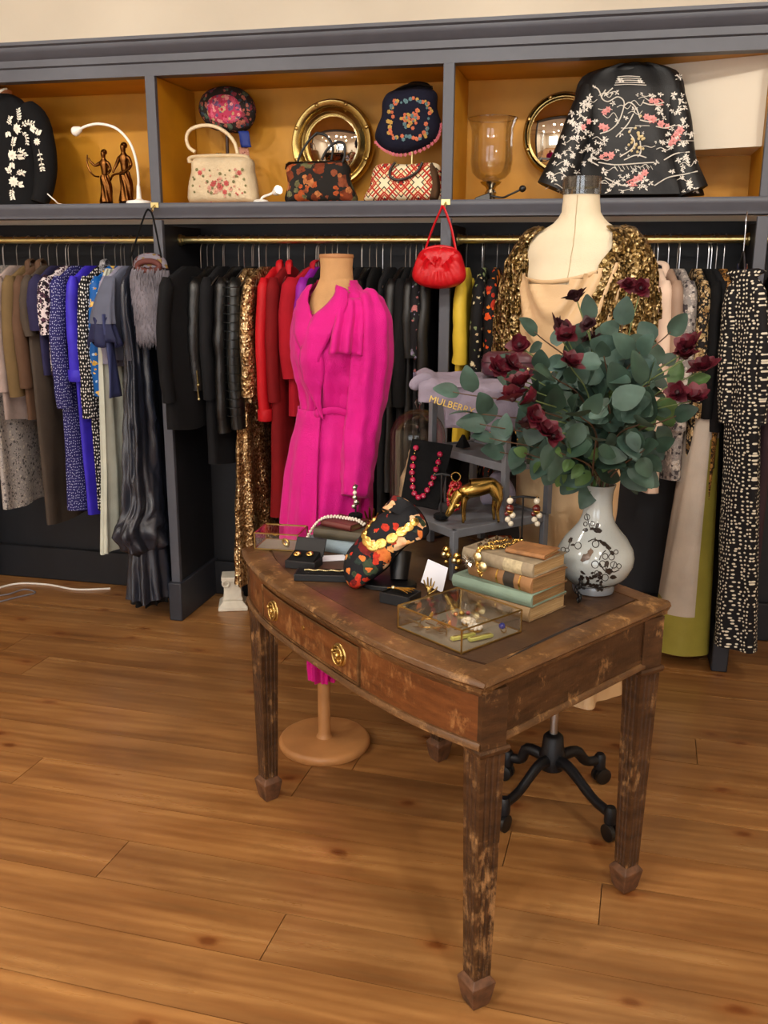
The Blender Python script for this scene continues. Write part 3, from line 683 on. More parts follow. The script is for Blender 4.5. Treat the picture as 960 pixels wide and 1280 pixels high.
t = garment('jacket', 'black ribbed leather jacket just left of the copper sequin jacket', 'jacket', gx(289), gz(292, 505), F_QUILT, twist=-8, bay='b', sl=.62, r0=.042, r1=.04, wr=.1)
for s in (-1, 1):
    mb = MB()
    for k in range(16):
        z = -.19-.035*k; mb.torus((.0, s*(.18), z), .0415, .0018, 16, 6, (0, 0, 1), (.8, 1))
    mb.build('quilted_rib', F_QUILT, t)
garment('sequin_jacket', 'copper gold sequin jacket hanging beside the red blouses', 'jacket', gx(305), gz(312, 505), F_SEQ, twist=-10, bay='b', sl=.48, r0=.034, r1=.045, th=.024, fold=.006)
def seqdress():
    X = gx(304, 640, 3.70); t = thing('sequin_dress', 'long crinkled gold sequin dress reaching down to the white pedestal', 'dress', (X, YR-.03, ZR), rad(-9)); hanger('b', X)
    rows = []; zb = gz(308, 735, 3.68); n = 72
    for i in range(34):
        q = i/33; z = lerp(-.115, -zb, q); hw = interp([(0, .05), (.05, .14), (.4, .14), (1, .19)], q); t_ = lerp(.016, .05, q)
        r = []
        for j in range(n):
            a = 2*pi*j/n; dp = (.003+.012*q)*sin(a*8+q*3)+.008*nz(cos(a)*5, sin(a)*5, q*14)
            r.append(((t_+dp)*sin(a), (hw+dp)*cos(a), z))
        rows.append(r)
    MB().loft(rows).build('body', F_SEQ, t, angle=85)
seqdress()
garment('blouse', 'bright red silk blouse first in the red group', 'blouse', gx(324), gz(325, 520), F_RED, twist=-8, bay='b', sl=.58, r0=.034, r1=.03, cuff=F_RED, collar=F_RED)
garment('blouse', 'deep red blouse between the bright red blouse and the crimson coat', 'blouse', gx(336), gz(336, 510), F_RED3, twist=-8, bay='b', sl=.5, collar=F_RED)
garment('dress', 'long dark red dress hanging below the crimson coat', 'dress', gx(343, 600), gz(343, 650), F_RED3, twist=-6, bay='b', sl=0, flare=1.1, tfl=1.6, th=.03)
t = garment('coat', 'crimson wool coat with wide sleeve tucked into its pocket', 'coat', gx(355), gz(348, 522), F_RED2, twist=-24, bay='b', sl=.40, r0=.055, r1=.045, th=.03, fold=.004, collar=F_RED2)
garment('blouse', 'magenta blouse showing only its shoulder beside the crimson coat', 'blouse', gx(373), .5, F_MAG, twist=-8, bay='b', sl=.3)
bl = [(386, 640, F_BLK), (400, 660, F_BLK3), (415, 700, F_BLK), (429, 650, F_BLK2), (443, 690, F_BLK3), (456, 660, F_BLK), (470, 690, F_BLK2), (484, 620, F_BLK3), (497, 680, F_BLK), (509, 660, F_BLK3)]
for i, (px, zb, mt) in enumerate(bl):
    garment('dress', 'plain black dress in the black row behind the pink dress', 'dress', gx(px), gz(px, zb), mt, twist=RN.uniform(-10, 2), bay='b', sl=RN.choice((0, .3, .5)), group='plain black dresses behind the pink dress', fold=.006)
garment('dress', 'dark dress with pale flower sprigs right of the black dresses', 'dress', gx(517), gz(517, 640), F_DKPR, twist=-3, bay='b', sl=.3)
garment('dress', 'black satin dress closest to the red bag post', 'dress', gx(527), gz(527, 660), F_BLK3, twist=-3, bay='b', sl=.45)
# --- right bay, left of the sequin mannequin
garment('dress', 'yellow silk dress hanging right of the red bag post', 'dress', gx(574), gz(574, 560), F_YEL, twist=2, bay='c', sl=.32, r0=.032, r1=.04, flare=1.05)
garment('dress', 'black dress with small cream flowers beside the yellow dress', 'dress', gx(594), gz(594, 640), F_BLFL, twist=0, bay='c', sl=.4)
garment('dress', 'black dress with orange poppies beside the cream flowered dress', 'dress', gx(611), gz(611, 650), F_BLOR, twist=0, bay='c', sl=.3)
for px in (626, 640, 655, 672, 690):
    garment('dress', 'plain black dress hanging behind the gold sequin mannequin', 'dress', gx(px), gz(px, 600), F_BLK if px % 2 else F_BLK3, twist=RN.uniform(-5, 3), bay='c', sl=.4, group='plain black dresses behind the gold mannequin')
# --- right bay, right of the mannequin
garment('dress', 'coral red silk dress just right of the sequin sleeve', 'dress', gx(795), gz(788, 608), F_CORAL, twist=-4, bay='c', sl=.35, r0=.03)
garment('cardigan', 'blush pink long cardigan with draped front beside the coral dress', 'cardigan', gx(832), gz(824, 620), F_BLUSH, twist=12, bay='c', sl=.55, r0=.04, r1=.036, th=.03, flare=1.05, collar=F_BLUSH)
garment('blouse', 'taupe silk blouse between the blush cardigan and silver brocade', 'blouse', gx(846), gz(846, 520), F_TAUP2, twist=12, bay='c', sl=.4)
garment('coat', 'grey silver brocade coat right of the taupe blouse', 'coat', gx(863), gz(852, 605), F_SILV, twist=14, bay='c', sl=.55, r0=.04, th=.03)
garment('dress', 'beige and black animal print dress right of the silver brocade', 'dress', gx(880), gz(876, 600), F_ANIM, twist=9, bay='c', sl=.5, r0=.03, r1=.034)
garment('jacket', 'black jacket right of the animal print dress', 'jacket', gx(894), gz(892, 570), F_BLK, twist=9, bay='c', sl=.5)
garment('coat', 'long charcoal black coat hanging between the jacket and the gold scale dress', 'coat', gx(909), gz(905, 590), F_BLK2, twist=18, bay='c', sl=.55, r0=.045, th=.034)
def panel_dress():
    X = at(866, 700, Y=3.78).x; t = thing('satin_dress', 'white satin dress with broad chartreuse border ending near the floor', 'dress', (X, 3.80, ZR), rad(-6)); hanger('c', X)
    zb = ZR-.06; z0 = -.9
    def shp(q, a, k=1.): return ((.085*q+.03)*cos(a)*1.-.02*q+.006*sin(a*5+4*q), (.05+.05*q)*sin(a), lerp(-.3, -zb, q))
    rows = [[shp(q, 2*pi*j/48) for j in range(48)] for q in [i/24 for i in range(25)]]
    mb = MB()
    mb.loft(rows)
    k = 48
    for fi, f in enumerate(mb.f):
        if len(f) == 4:
            i, j = divmod(fi, k); q = i/24; a = 2*pi*((j+.5)/k)
            if q > .86+.03*cos(a) or (cos(a) > .45 and q > .3): mb.mi[fi] = 1
    mb.build('skirt', [F_SATIN, F_CHART], t, angle=80)
panel_dress()
t = garment('dress', 'gold scale printed dress with navy and orange scarf collar', 'dress', gx(908), gz(896, 720), F_GOLDN, twist=4, bay='c', sl=.22, r0=.03, r1=.03)
sc = MB()
for s, ln in ((-1, .42), (1, 1.1)):
    rows = [[(.03+.012*s+.008*sin(q*9+e)+.02*q, -.20+.10*q*(s < 0)+e*.028-.01*s, -.09-ln*q) for e in (-1, -.5, 0, .5, 1)] for q in [i/18 for i in range(19)]]
    sc.loft(rows, closed=False, caps=(False, False))
sc.build('scarf_collar', F_ORNV, t, solid=.006, angle=80)
t = garment('dress', 'long black dress with cream polka dots hanging before the last post', 'dress', .455, 1.52, F_POLKB, w=.066, twist=58, dy=-.285, sl=.5, r0=.028, r1=.034, th=.024, tfl=1.9, flare=1.15, fold=.005, out=.012)
t.location = (.438, 3.635, ZR); t.rotation_euler = (Matrix.Rotation(rad(-4), 3, 'Y') @ Matrix.Rotation(rad(58), 3, 'Z')).to_euler()
h_ = hanger('c', .425, 0); h_.location = (.438, 3.68, ZR+.068); h_.rotation_euler = (0, 0, 0); h_.scale = (1, .6, 1)
garment('dress', 'long mauve brown dress beyond the last post at the right edge', 'dress', .585, 1.22, F_MAUVE, twist=0, sl=.5, th=.03)
HL['d'] = ('thin steel hanger on the far right rail', 'hangers on the far right rail'); hanger('d', .585)
for k, lo, hi, nn in (('a', -2.75, -1.9, 3), ('b', -1.76, -.7, 12), ('c', -.58, .44, 8)):
    for i in range(nn): hanger(k, lerp(lo, hi, (i+RN.uniform(.2, .8))/nn), RN.uniform(-.25, .25))
# ------------------------------------------------------------------ things on the display shelf
def ol(pts, c, Y):                                    # outline in the wall-parallel plane through Y, relative to c
    return [((p := at(x, y, Y=Y)).x-c.x, max(0 if abs(c.z-ZS) < .02 else -9, p.z-c.z)) for x, y in pts]
def soutline(pts, n=48):                              # smooth closed outline
    k = len(pts); out = []
    for i in range(n):
        t = i/n*k; j = int(t); t -= j
        a, b, c, d = (V((*pts[(j+q) % k], 0)) for q in (-1, 0, 1, 2))
        p = .5*((2*b)+(c-a)*t+(2*a-5*b+4*c-d)*t*t+(3*b-a-3*c+d)*t**3); out.append((p.x, p.y if min(q_[1] for q_ in pts) < 0 else max(0, p.y)))
    return out
def on_shelf(px, Y): return V((at(px, 250, Y=Y).x, Y, ZS+.0015))
def flower(mb, c, r, n=6, th=.002, ax=(0, -1, 0), petal=.5, ph=0):       # small raised blossom facing the room
    Q = V((0, 0, 1)).rotation_difference(V(ax)).to_matrix(); c = V(c)
    for i in range(n):
        a = 2*pi*i/n+ph; d = Q @ V((cos(a), sin(a), 0)); e = Q @ V((-sin(a), cos(a), 0)); w = Q @ V((0, 0, 1))
        mb.add([c+w*th, c+d*r*.55+e*r*petal*.62+w*th*.6, c+d*r+w*th*.3, c+d*r*.55-e*r*petal*.62+w*th*.6], [(0, 3, 2, 1)])
    mb.ball(c+w*th, r*.26, 8, (1, 1, 1))
def leafy(mb, pts, r=.012, y=0, n=None, sd=0):                            # stem with paired leaves
    R = random.Random(sd); pts = [V(p) for p in pts]
    mb.tube(pts, .0012, 4)
    for i in range(1, len(pts)):
        d = (pts[i]-pts[i-1]).normalized(); s_ = V((-d.z, 0, d.x))
        for sg in (-1, 1):
            t = (d*.6+s_*sg).normalized(); q = V((-t.z, 0, t.x)); p = pts[i]; w = V((0, -.0015, 0))
            mb.add([p+w, p+t*r*.5+q*r*.28+w, p+t*r+w, p+t*r*.5-q*r*.28+w], [(0, 1, 2, 3)])
def flat_petals(name, mat, parent, items, y):
    mb = MB()
    for f in items: f(mb)
    return mb.build(name, mat, parent, smooth=False)
from mathutils.bvhtree import BVHTree
def tree_of(*mbs):
    vs, fs = [], []
    for m_ in mbs:
        b = len(vs); vs += [V(p) for p in m_.v]; fs += [tuple(i+b for i in f) for f in m_.f]
    return BVHTree.FromPolygons(vs, fs)
def snap(tree, c, x, y, lift=.002):                    # point of a built surface seen at a photo pixel
    r = (FWD+RT*((x-480)/F_PX)+DN*((y-640)/F_PX)).normalized(); h = tree.ray_cast(CAM-c, r)
    return h[0]-r*lift if h[0] else None
CRM = plain('cream_embroidery', '#efe9da', .7, var=.06); PINKE = plain('pink_embroidery', '#d06a78', .7, var=.2); GREENE = plain('green_embroidery', '#6c7a58', .8, var=.2); ROSEE = plain('rose_embroidery', '#b23a44', .8, var=.2); BLUEE = plain('blue_embroidery', '#6f8796', .8, var=.2); ORGE = plain('orange_embroidery', '#c8713a', .8, var=.2)
# black cardigan with white flowers
def cardigan():
    Y = 3.86; c = on_shelf(12, Y); t = thing('beaded_cardigan', 'black cardigan with white beaded flowers on a bust at the left end of the shelf', 'cardigan', c)
    blk = cloth('black_knit', '#101012', .9)
    rows = []
    prof = [(0, .17), (.06, .175), (.2, .168), (.34, .158), (.42, .135), (.455, .10), (.48, .06)]
    for i in range(25):
        q = .003+.477*i/24; hw = sinterp(prof, q); t_ = sinterp([(0, .085), (.2, .10), (.36, .09), (.44, .06), (.48, .045)], q)
        rows.append([(hw*math.copysign(abs(cos(a))**.85, cos(a)), t_*sin(a)+.003*sin(a*9+q*8), q) for a in [2*pi*j/40 for j in range(40)]])
    pms = [MB().loft(rows)]; pms[0].build('body', blk, t)
    for s in (-1, 1):
        pts = bez([(s*.12, 0, .425), (s*.175, -.005, .34), (s*.20, -.015, .2), (s*.195, -.03, .09), (s*.175, -.045, .012)], 14)
        pms.append(MB().tube(pts, [.04, .05, .053, .053, .052, .05, .05, .049, .048, .047, .045, .043, .041, .039, .037], 14)); pms[-1].v = [(x_, y_, max(.002, z_)) for x_, y_, z_ in pms[-1].v]; pms[-1].build('sleeve', blk, t)
    MB().tube([(.062*cos(rad(a)), -.05*abs(sin(rad(a)))-.045, .45+.045*cos(rad(a))**2) for a in range(0, 181, 12)], .005, 6).build('neck_trim', CRM, t)
    MB().lathe([(.05, .44), (.045, .475), (.05, .495), (.048, .5)], 24, (0, 0, 0)).build('bust_neck', plain('peach_bust', '#c98a5e', .6), t)
    em = MB()
    tree = tree_of(*pms)
    def P(px, py):
        p = snap(tree, c, px, py)
        return p if p is not None else at(px, py, Y=Y-.06)-c
    for px, py, r in ((20, 155, .026), (15, 190, .026), (17, 225, .026), (46, 172, .017)):
        k = P(px, py); flower(em, k, r, 9, .004, petal=.42); flower(em, k+V((0, -.003, 0)), r*.55, 8, .004)
    for a in ([(22, 146), (23, 138), (22, 130)], [(26, 152), (33, 147), (41, 148)], [(26, 158), (32, 165), (33, 174)], [(14, 150), (11, 145), (12, 140)], [(15, 181), (16, 173), (17, 168)], [(21, 186), (26, 184), (31, 190)], [(15, 199), (15, 205)], [(20, 193), (27, 192)],
              [(14, 216), (11, 210), (10, 208)], [(20, 216), (25, 213), (29, 214)], [(16, 234), (15, 241), (16, 247)], [(22, 230), (27, 229)], [(48, 182), (50, 192), (52, 203), (53, 209)], [(46, 164), (48, 158)], [(9, 158), (10, 163)], [(37, 152), (42, 156)]):
        pts = bez([P(x, y) for x, y in a], 5); leafy(em, pts, .016)
    em.build('flower_embroidery', CRM, t, smooth=False); t.scale = (1, 1, .94)
cardigan()
# white gooseneck lamp
def gooseneck(pxs, Y, label, base_px, r=.05, lit=False):
    c = on_shelf(base_px, Y); t = thing('gooseneck_lamp', label, 'lamp', c)
    MB().lathe([(.052, 0), (.054, .006), (.05, .013), (.02, .017), (.011, .022), (.0085, .06), (.007, .075)], 28).build('base', WHITEP, t)
    P = [V((0, 0, .07))]+[at(x, y, Y=Y)-c for x, y in pxs]
    pts = bez(P, 30); MB().tube(pts, .0058, 8).build('gooseneck', WHITEP, t)
    d = (pts[-1]-pts[-2]).normalized(); e = pts[-1]
    MB().lathe([(.008, -.01), (.012, -.004), (.016, .006), (.02, .016), (.019, .026), (.012, .032)], 20, e, d).build('lamp_head', WHITEP, t)
    return t
gooseneck([(173, 222), (170, 200), (162, 178), (146, 161), (126, 155), (110, 157), (99, 162)], 3.82, 'white gooseneck lamp with round base beside the bronze figurines', 174)
def spotlamp():
    c = on_shelf(326, 3.80); t = thing('spot_lamp', 'small white bullet lamp glowing between the cream and dark tapestry bags', 'lamp', c)
    MB().lathe([(.03, 0), (.031, .005), (.026, .01), (.008, .014)], 20).build('base', WHITEP, t)
    h = at(346, 239, Y=3.79)-c; MB().tube(bez([(0, 0, .01), (.01, 0, .022), (h.x-.03, h.y, h.z-.012), (h.x-.012, h.y, h.z-.004)], 12), .005, 8).build('gooseneck', WHITEP, t)
    MB().lathe([(.006, -.022), (.014, -.012), (.018, .004), (.018, .014)], 18, h, (.7, -.5, .35)).build('lamp_head', WHITEP, t)
    MB().lathe([(.0165, .0), (.014, .006), (.006, .01)], 18, h+V((.7, -.5, .35)).normalized()*.013, (.7, -.5, .35)).build('bulb', glow('bulb_glow', '#fff1d8', 7), t)
spotlamp()
# a pair of bronze figurines
def figurine(px, Y, hgt, label, mirror, raise_arm):
    c = on_shelf(px, Y); t = thing('bronze_figurine', label, 'figurine', c); m = mirror; s = hgt/.30
    def q(x, y, z): return (m*x*s, y*s, z*s)
    MB().lathe([(.04*s, 0), (.042*s, .01*s), (.036*s, .014*s), (.034*s, .022*s), (.026*s, .026*s)], 24).build('base', plain('dark_bronze', '#2e1c12', .4, 1), t)
    rows = []
    for i in range(17):                                              # draped robe from hem to waist
        z = .024+.135*i/16; r = sinterp([(.024, .034), (.06, .03), (.11, .028), (.14, .026), (.159, .021)], z); ox = sinterp([(.024, 0), (.1, .006), (.159, .0)], z)
        rows.append([q(ox+(r+.003*sin(a*7+z*60))*cos(a), (r*.85+.003*sin(a*7+z*60))*sin(a), z) for a in [2*pi*j/42 for j in range(42)]])
    MB().loft(rows).build('robe', BRONZE, t)
    pts = [q(0, 0, .15), q(.002, 0, .175), q(.0, 0, .205), q(0, 0, .226), q(.001, -.003, .243), q(.001, -.006, .262), q(.001, -.006, .282),
           q(.026, 0, .218), q(.034, .004, .188), q(.026, -.016, .162), q(-.026, 0, .218)]
    if raise_arm: pts += [q(-.052, -.004, .206), q(-.078, -.008, .232), q(-.084, -.008, .248)]
    else: pts += [q(-.04, .0, .19), q(-.052, -.008, .165), q(-.056, -.01, .152)]
    ed = [(0, 1), (1, 2), (2, 3), (3, 4), (4, 5), (5, 6), (3, 7), (7, 8), (8, 9), (3, 10), (10, 11), (11, 12), (12, 13)]
    rr = [.02, .018, .022, .016, .009, .0155, .012, .011, .0085, .006, .011, .0085, .006, .005]
    skin('body', pts, ed, [r*s for r in rr], BRONZE, t, 2)
    hb = MB(); hb.ball(q(.002, .004, .275), .0165*s, 12, (1, 1, .9)); hb.ball(q(.002, .018, .272), .009*s, 8); hb.build('hair', BRONZE, t)
    if raise_arm: MB().tube(bez([q(-.088, -.01, .262), q(-.094, -.008, .225), q(-.078, -.012, .18), q(-.05, -.02, .155), q(-.02, -.026, .15)], 14), .0045*s, 7).build('garland', BRONZE, t)
    else: MB().tube(bez([q(-.07, -.012, .12), q(-.045, -.026, .142), q(0, -.03, .15), q(.03, -.02, .17)], 12), .005*s, 7).build('sash', BRONZE, t)
figurine(133, 3.95, .245, 'bronze figurine of a robed woman raising a garland on the ochre shelf', 1, True)
figurine(158, 3.97, .275, 'taller bronze figurine of a robed woman standing behind the gooseneck lamp', 1, False)
# handbags -----------------------------------------------------------
def handle_tube(t, pts, Y, c, r, mat, name='handle', n=18): return MB().tube(bez([at(x, y, Y=Y)-c for x, y in pts], n), r, 8).build(name, mat, t)
def petit_point(t, pm, pts, Y, c, sizes, mats, name='flower_embroidery', seed=1):
    tree = tree_of(pm)
    for k, mt in enumerate(mats):
        mb = MB(); R = random.Random(seed+k); any_ = False
        for (x, y, r, mk) in pts:
            if mk != k: continue
            p = snap(tree, c, x, y)
            if p is None: continue
            flower(mb, p, r*sizes, 6, .003, ph=R.random()*2, petal=.75); any_ = True
        if any_: mb.build(name, mt, t, smooth=False)
def cream_bag():
    Y = 3.84; c = on_shelf(275, Y); t = thing('needlepoint_handbag', 'cream needlepoint handbag with rose bouquet and looped cream handle', 'handbag', c)
    lt = plain('cream_leather', '#d9c4a0', .45, var=.06); cv = cloth('cream_needlepoint', '#d6c2a0', .9, weave=.6)
    o = soutline(ol([(240, 198), (275, 196), (308, 197), (313, 215), (317, 238), (314, 254), (275, 256), (237, 254), (232, 238), (236, 215)], c, Y-.04), 64)
    pm = MB().pillow(o, .052, e=.35); b = pm.build('body', cv, t)
    MB().tube(bez([at(x, y, Y=Y)-c for x, y in ((238, 204), (240, 197), (275, 195), (307, 196), (310, 203))], 20), .009, 8, flat=1.8).build('frame', lt, t)
    k = MB()
    for s in (-1, 1): p = at(274+s*2, 193, Y=Y)-c; k.ball(p, .007, 10)
    k.build('clasp', BRASS, t)
    handle_tube(t, [(244, 190), (236, 184), (233, 172), (238, 162), (252, 157), (268, 158), (283, 166), (293, 178), (297, 192)], Y, c, .0075, lt)
    R = random.Random(4); fl = [(275+R.gauss(0, 12), 230+R.gauss(0, 7), R.uniform(.25, .5), R.randrange(3)) for _ in range(46)]+[(275, 233, 1.4, 0), (267, 229, 1, 0), (283, 229, 1, 0), (275, 224, .9, 1), (262, 235, .9, 1), (288, 236, .9, 1), (270, 239, .9, 1), (281, 240, .9, 0), (259, 227, .6, 2), (292, 227, .6, 2), (275, 217, .6, 2), (264, 241, .6, 2), (287, 243, .6, 2),
          (250, 216, .9, 0), (246, 212, .6, 2), (255, 212, .6, 1), (254, 220, .5, 2), (299, 216, .9, 0), (303, 212, .6, 2), (294, 212, .6, 1), (295, 220, .5, 2), (243, 224, .5, 2), (305, 224, .5, 2), (241, 232, .45, 2), (307, 232, .45, 2), (243, 240, .45, 2), (306, 240, .45, 2), (262, 213, .4, 2), (287, 213, .4, 2)]
    petit_point(b, pm, fl, Y-.0485, c, .0125, [plain('faded_rose', '#b5524e', .9, var=.25), plain('pale_pink_stitch', '#cf9a86', .9, var=.15), plain('moss_stitch', '#7d7a52', .9, var=.2)])
cream_bag()
def tapestry_bag():
    Y = 3.85; c = on_shelf(400, Y); t = thing('tapestry_handbag', 'dark tapestry handbag with orange roses and two black handles before the porthole mirror', 'handbag', c)
    mt = floral('rose_tapestry', '#23211f', ['#b4562a', '#7d3a20', '#6c6a48', '#c07a48', '#8a4a30'], 17, .47, 34, .9, cover=.75)
    o = soutline(ol([(359, 206), (400, 203), (430, 204), (434, 225), (441, 254), (400, 256), (357, 254), (358, 230)], c, Y-.04), 60)
    MB().pillow(o, .055, e=.4).build('body', mt, t)
    MB().tube([at(x, y, Y=Y)-c for x, y in ((358, 212), (359, 206), (362, 204), (398, 203), (429, 203), (433, 206), (434, 213))], .006, 8, flat=2).build('frame', plain('dark_frame', '#3a3128', .35, .8), t)
    for s, pts in ((-.02, [(373, 204), (378, 188), (386, 175), (396, 168)]), (.01, [(372, 202), (380, 186), (392, 172)])): pass
    handle_tube(t, [(372, 202), (377, 190), (386, 176), (396, 166), (404, 161)][:4], Y-.02, c, .005, BLACKP)
    handle_tube(t, [(402, 200), (409, 187), (420, 178), (430, 180), (431, 194), (428, 203)], Y-.025, c, .0055, BLACKP)
    handle_tube(t, [(396, 166), (408, 170), (416, 184), (414, 200)], Y+.015, c, .0055, BLACKP)
    MB().ball(at(398, 201, Y=Y)-c, .006, 10).build('clasp', BRASS, t)
tapestry_bag()
def navy_bag():
    Y = 3.93; c = on_shelf(513, Y); t = thing('needlepoint_handbag', 'navy needlepoint bag with flower wreath raised on a stand above the kilim bag', 'handbag', c)
    nv = cloth('navy_needlepoint', '#17182a', .9, weave=.6)
    o = soutline(ol([(487, 116), (505, 112), (522, 109), (538, 111), (546, 118), (546, 136), (551, 155), (546, 172), (525, 186), (500, 192), (480, 186), (470, 174), (472, 160), (478, 145), (479, 128)], c, Y), 72)
    pm = MB().pillow(o, .05, e=.25); b = pm.build('body', nv, t)
    MB().tube(bez([at(x, y, Y=Y)-c for x, y in ((488, 118), (505, 109), (523, 106), (540, 110))], 14), .008, 8, flat=1.6).build('frame', BLACKP, t)
    handle_tube(t, [(506, 110), (516, 104), (532, 105), (540, 112)], Y, c, .006, BLACKV)
    q = at(515, 196, Y=Y)-c
    MB().cyl((q.x, 0, .01), (q.x, 0, q.z+.03), .005).lathe([(.06, 0), (.06, .006), (.01, .012)], 24, (q.x, 0, 0)).build('display_stand', BRASS, t)
    R = random.Random(9); fl = []
    for i in range(64):
        a = i/64*2*pi; x = 512+24*math.copysign(abs(cos(a))**.6, cos(a))+2*sin(a); y = 149+24*math.copysign(abs(sin(a))**.6, sin(a)); x -= (y-149)*.12
        fl.append((x+R.uniform(-3, 3), y+R.uniform(-3, 3), R.uniform(.6, 1.15), R.randrange(3)))
    for _ in range(36): fl.append((512+R.gauss(0, 6), 149+R.gauss(0, 7), R.uniform(.6, 1.1), R.randrange(3)))
    petit_point(b, pm, fl, Y-.05, c, .0088, [plain('coral_stitch', '#c46a4a', .9, var=.25), plain('ochre_stitch', '#b8934a', .9, var=.2), plain('teal_stitch', '#5a7a80', .9, var=.25)])
    pp = MB(); rr = [at(x, y, Y=Y-.012)-c for x, y in ((470, 178), (482, 188), (500, 194), (526, 188), (546, 174), (551, 156))]
    for p in bez(rr, 22): flower(pp, p, .009, 5, .003)
    pp.build('edge_embroidery', PINKE, b, smooth=False)
navy_bag()
def kilim_bag():
    Y = 3.83; c = on_shelf(505, Y); t = thing('kilim_handbag', 'cream kilim handbag with red and black diamonds and dark loop handles', 'handbag', c)
    s = N('kilim_weave').set(.9, spec=.2); sep = s.n('ShaderNodeSeparateXYZ'); s.l(s.co((1, 1, 1)), sep.inputs[0])
    u = s.math('ADD', sep.outputs[0], sep.outputs[2]); v = s.math('SUBTRACT', sep.outputs[0], sep.outputs[2]); k = 16.
    def tri(w, f): return s.math('ABSOLUTE', s.math('SUBTRACT', s.math('FRACT', s.math('MULTIPLY', w, f)), .5))
    a, b = tri(u, 7.5), tri(v, 7.5); d = s.math('MAXIMUM', a, b); e = s.math('MAXIMUM', tri(u, 30), tri(v, 30))
    base = s.ramp(d, [(0, '#1a1c33'), (.1, '#e5d3a8'), (.15, '#b02a22'), (.2, '#e5d3a8'), (.33, '#d8c496'), (.37, '#1a1416'), (.41, '#e8dab8')], True)
    c2 = s.mix(s.math('MULTIPLY', s.math('GREATER_THAN', e, .36), s.math('LESS_THAN', s.math('MINIMUM', a, b), .25)), base, '#b23226')
    s.col(c2); s.bump(s.noise(300, 2).outputs['Fac'], .4, .004); mt = s.m
    o = soutline(ol([(470, 206), (508, 205), (545, 204), (549, 225), (549, 252), (505, 256), (456, 253), (461, 232)], c, Y-.04), 60)
    MB().pillow(o, .06, e=.4).build('body', mt, t)
    MB().pillow(soutline(ol([(540, 206), (549, 215), (552, 240), (548, 253), (540, 254), (544, 230)], c, Y), 30), .07, e=.6).build('gusset', cloth('brown_gusset', '#4a3320'), t)
    handle_tube(t, [(494, 203), (488, 212), (488, 221), (497, 225), (510, 222), (522, 214), (528, 203)], Y-.068, c, .0055, plain('tortoise_handle', '#1c120c', .3))
    k = MB()
    for x in (494, 528): k.ball(at(x, 204, Y=Y-.05)-c, .007, 8)
    k.build('handle_stud', BRASS, t)
kilim_bag()
def round_bag():
    Y = 4.0; c = on_shelf(285, Y); t = thing('round_needlepoint_bag', 'round pink flowered needlepoint bag on a stem behind the cream handbag', 'handbag', c)
    o = soutline(ol([(250, 140), (253, 122), (264, 112), (283, 108), (303, 112), (316, 126), (319, 143), (313, 158), (300, 166), (282, 165), (264, 160)], c, Y), 60)
    b = MB().pillow(o, .05, e=.2).build('body', floral('round_bag_border', '#2a2320', ['#8a3a48', '#5a6a5a', '#b4695a', '#3a4a5a'], 30, .45, 60, .9, cover=.8), t)
    o2 = soutline(ol([(258, 136), (262, 122), (280, 116), (298, 121), (306, 137), (304, 150), (290, 157), (272, 155), (261, 148)], c, Y-.03), 48)
    mb = MB(); mb.T = Matrix.Translation((0, -.03, 0)); mb.pillow(o2, .026, e=.2)
    mb.build('flower_panel', floral('pink_rose_panel', '#b03a58', ['#d0607c', '#e0a0a0', '#c03050', '#c8b080', '#7a5a80'], 32, .5, 70, .9, cover=.9), b)
    q = at(284, 180, Y=Y)-c
    MB().cyl((q.x, 0, .01), (q.x, 0, q.z+.06), .007).lathe([(.05, 0), (.05, .006), (.01, .012)], 24, (q.x, 0, 0)).build('display_stand', plain('dark_wood_stem', '#3b2416', .5), t)
    rb = MB()
    for k, (w, z0, z1) in enumerate(((.022, 164, 184), (.020, 184, 252))):
        rb.k = k; a = at(304, z0, Y=Y-.06)-c; e = at(308 if k == 0 else 316, z1, Y=Y-.07)-c
        rb.loft([[(lerp(a.x, e.x, i/6)+s_*w+.002*sin(i), lerp(a.y, e.y, i/6)+.003*sin(s_*3+i), max(.0, lerp(a.z, e.z, i/6))) for s_ in (-1, -.4, .4, 1)] for i in range(7)], closed=False, caps=(False, False))
    rb.build('ribbon_tail', [cloth('royal_blue_ribbon', '#24357c', .5), floral('pink_ribbon', '#c48a74', ['#a05a50', '#d8b09a'], 50, .4)], t, solid=.004)
round_bag()
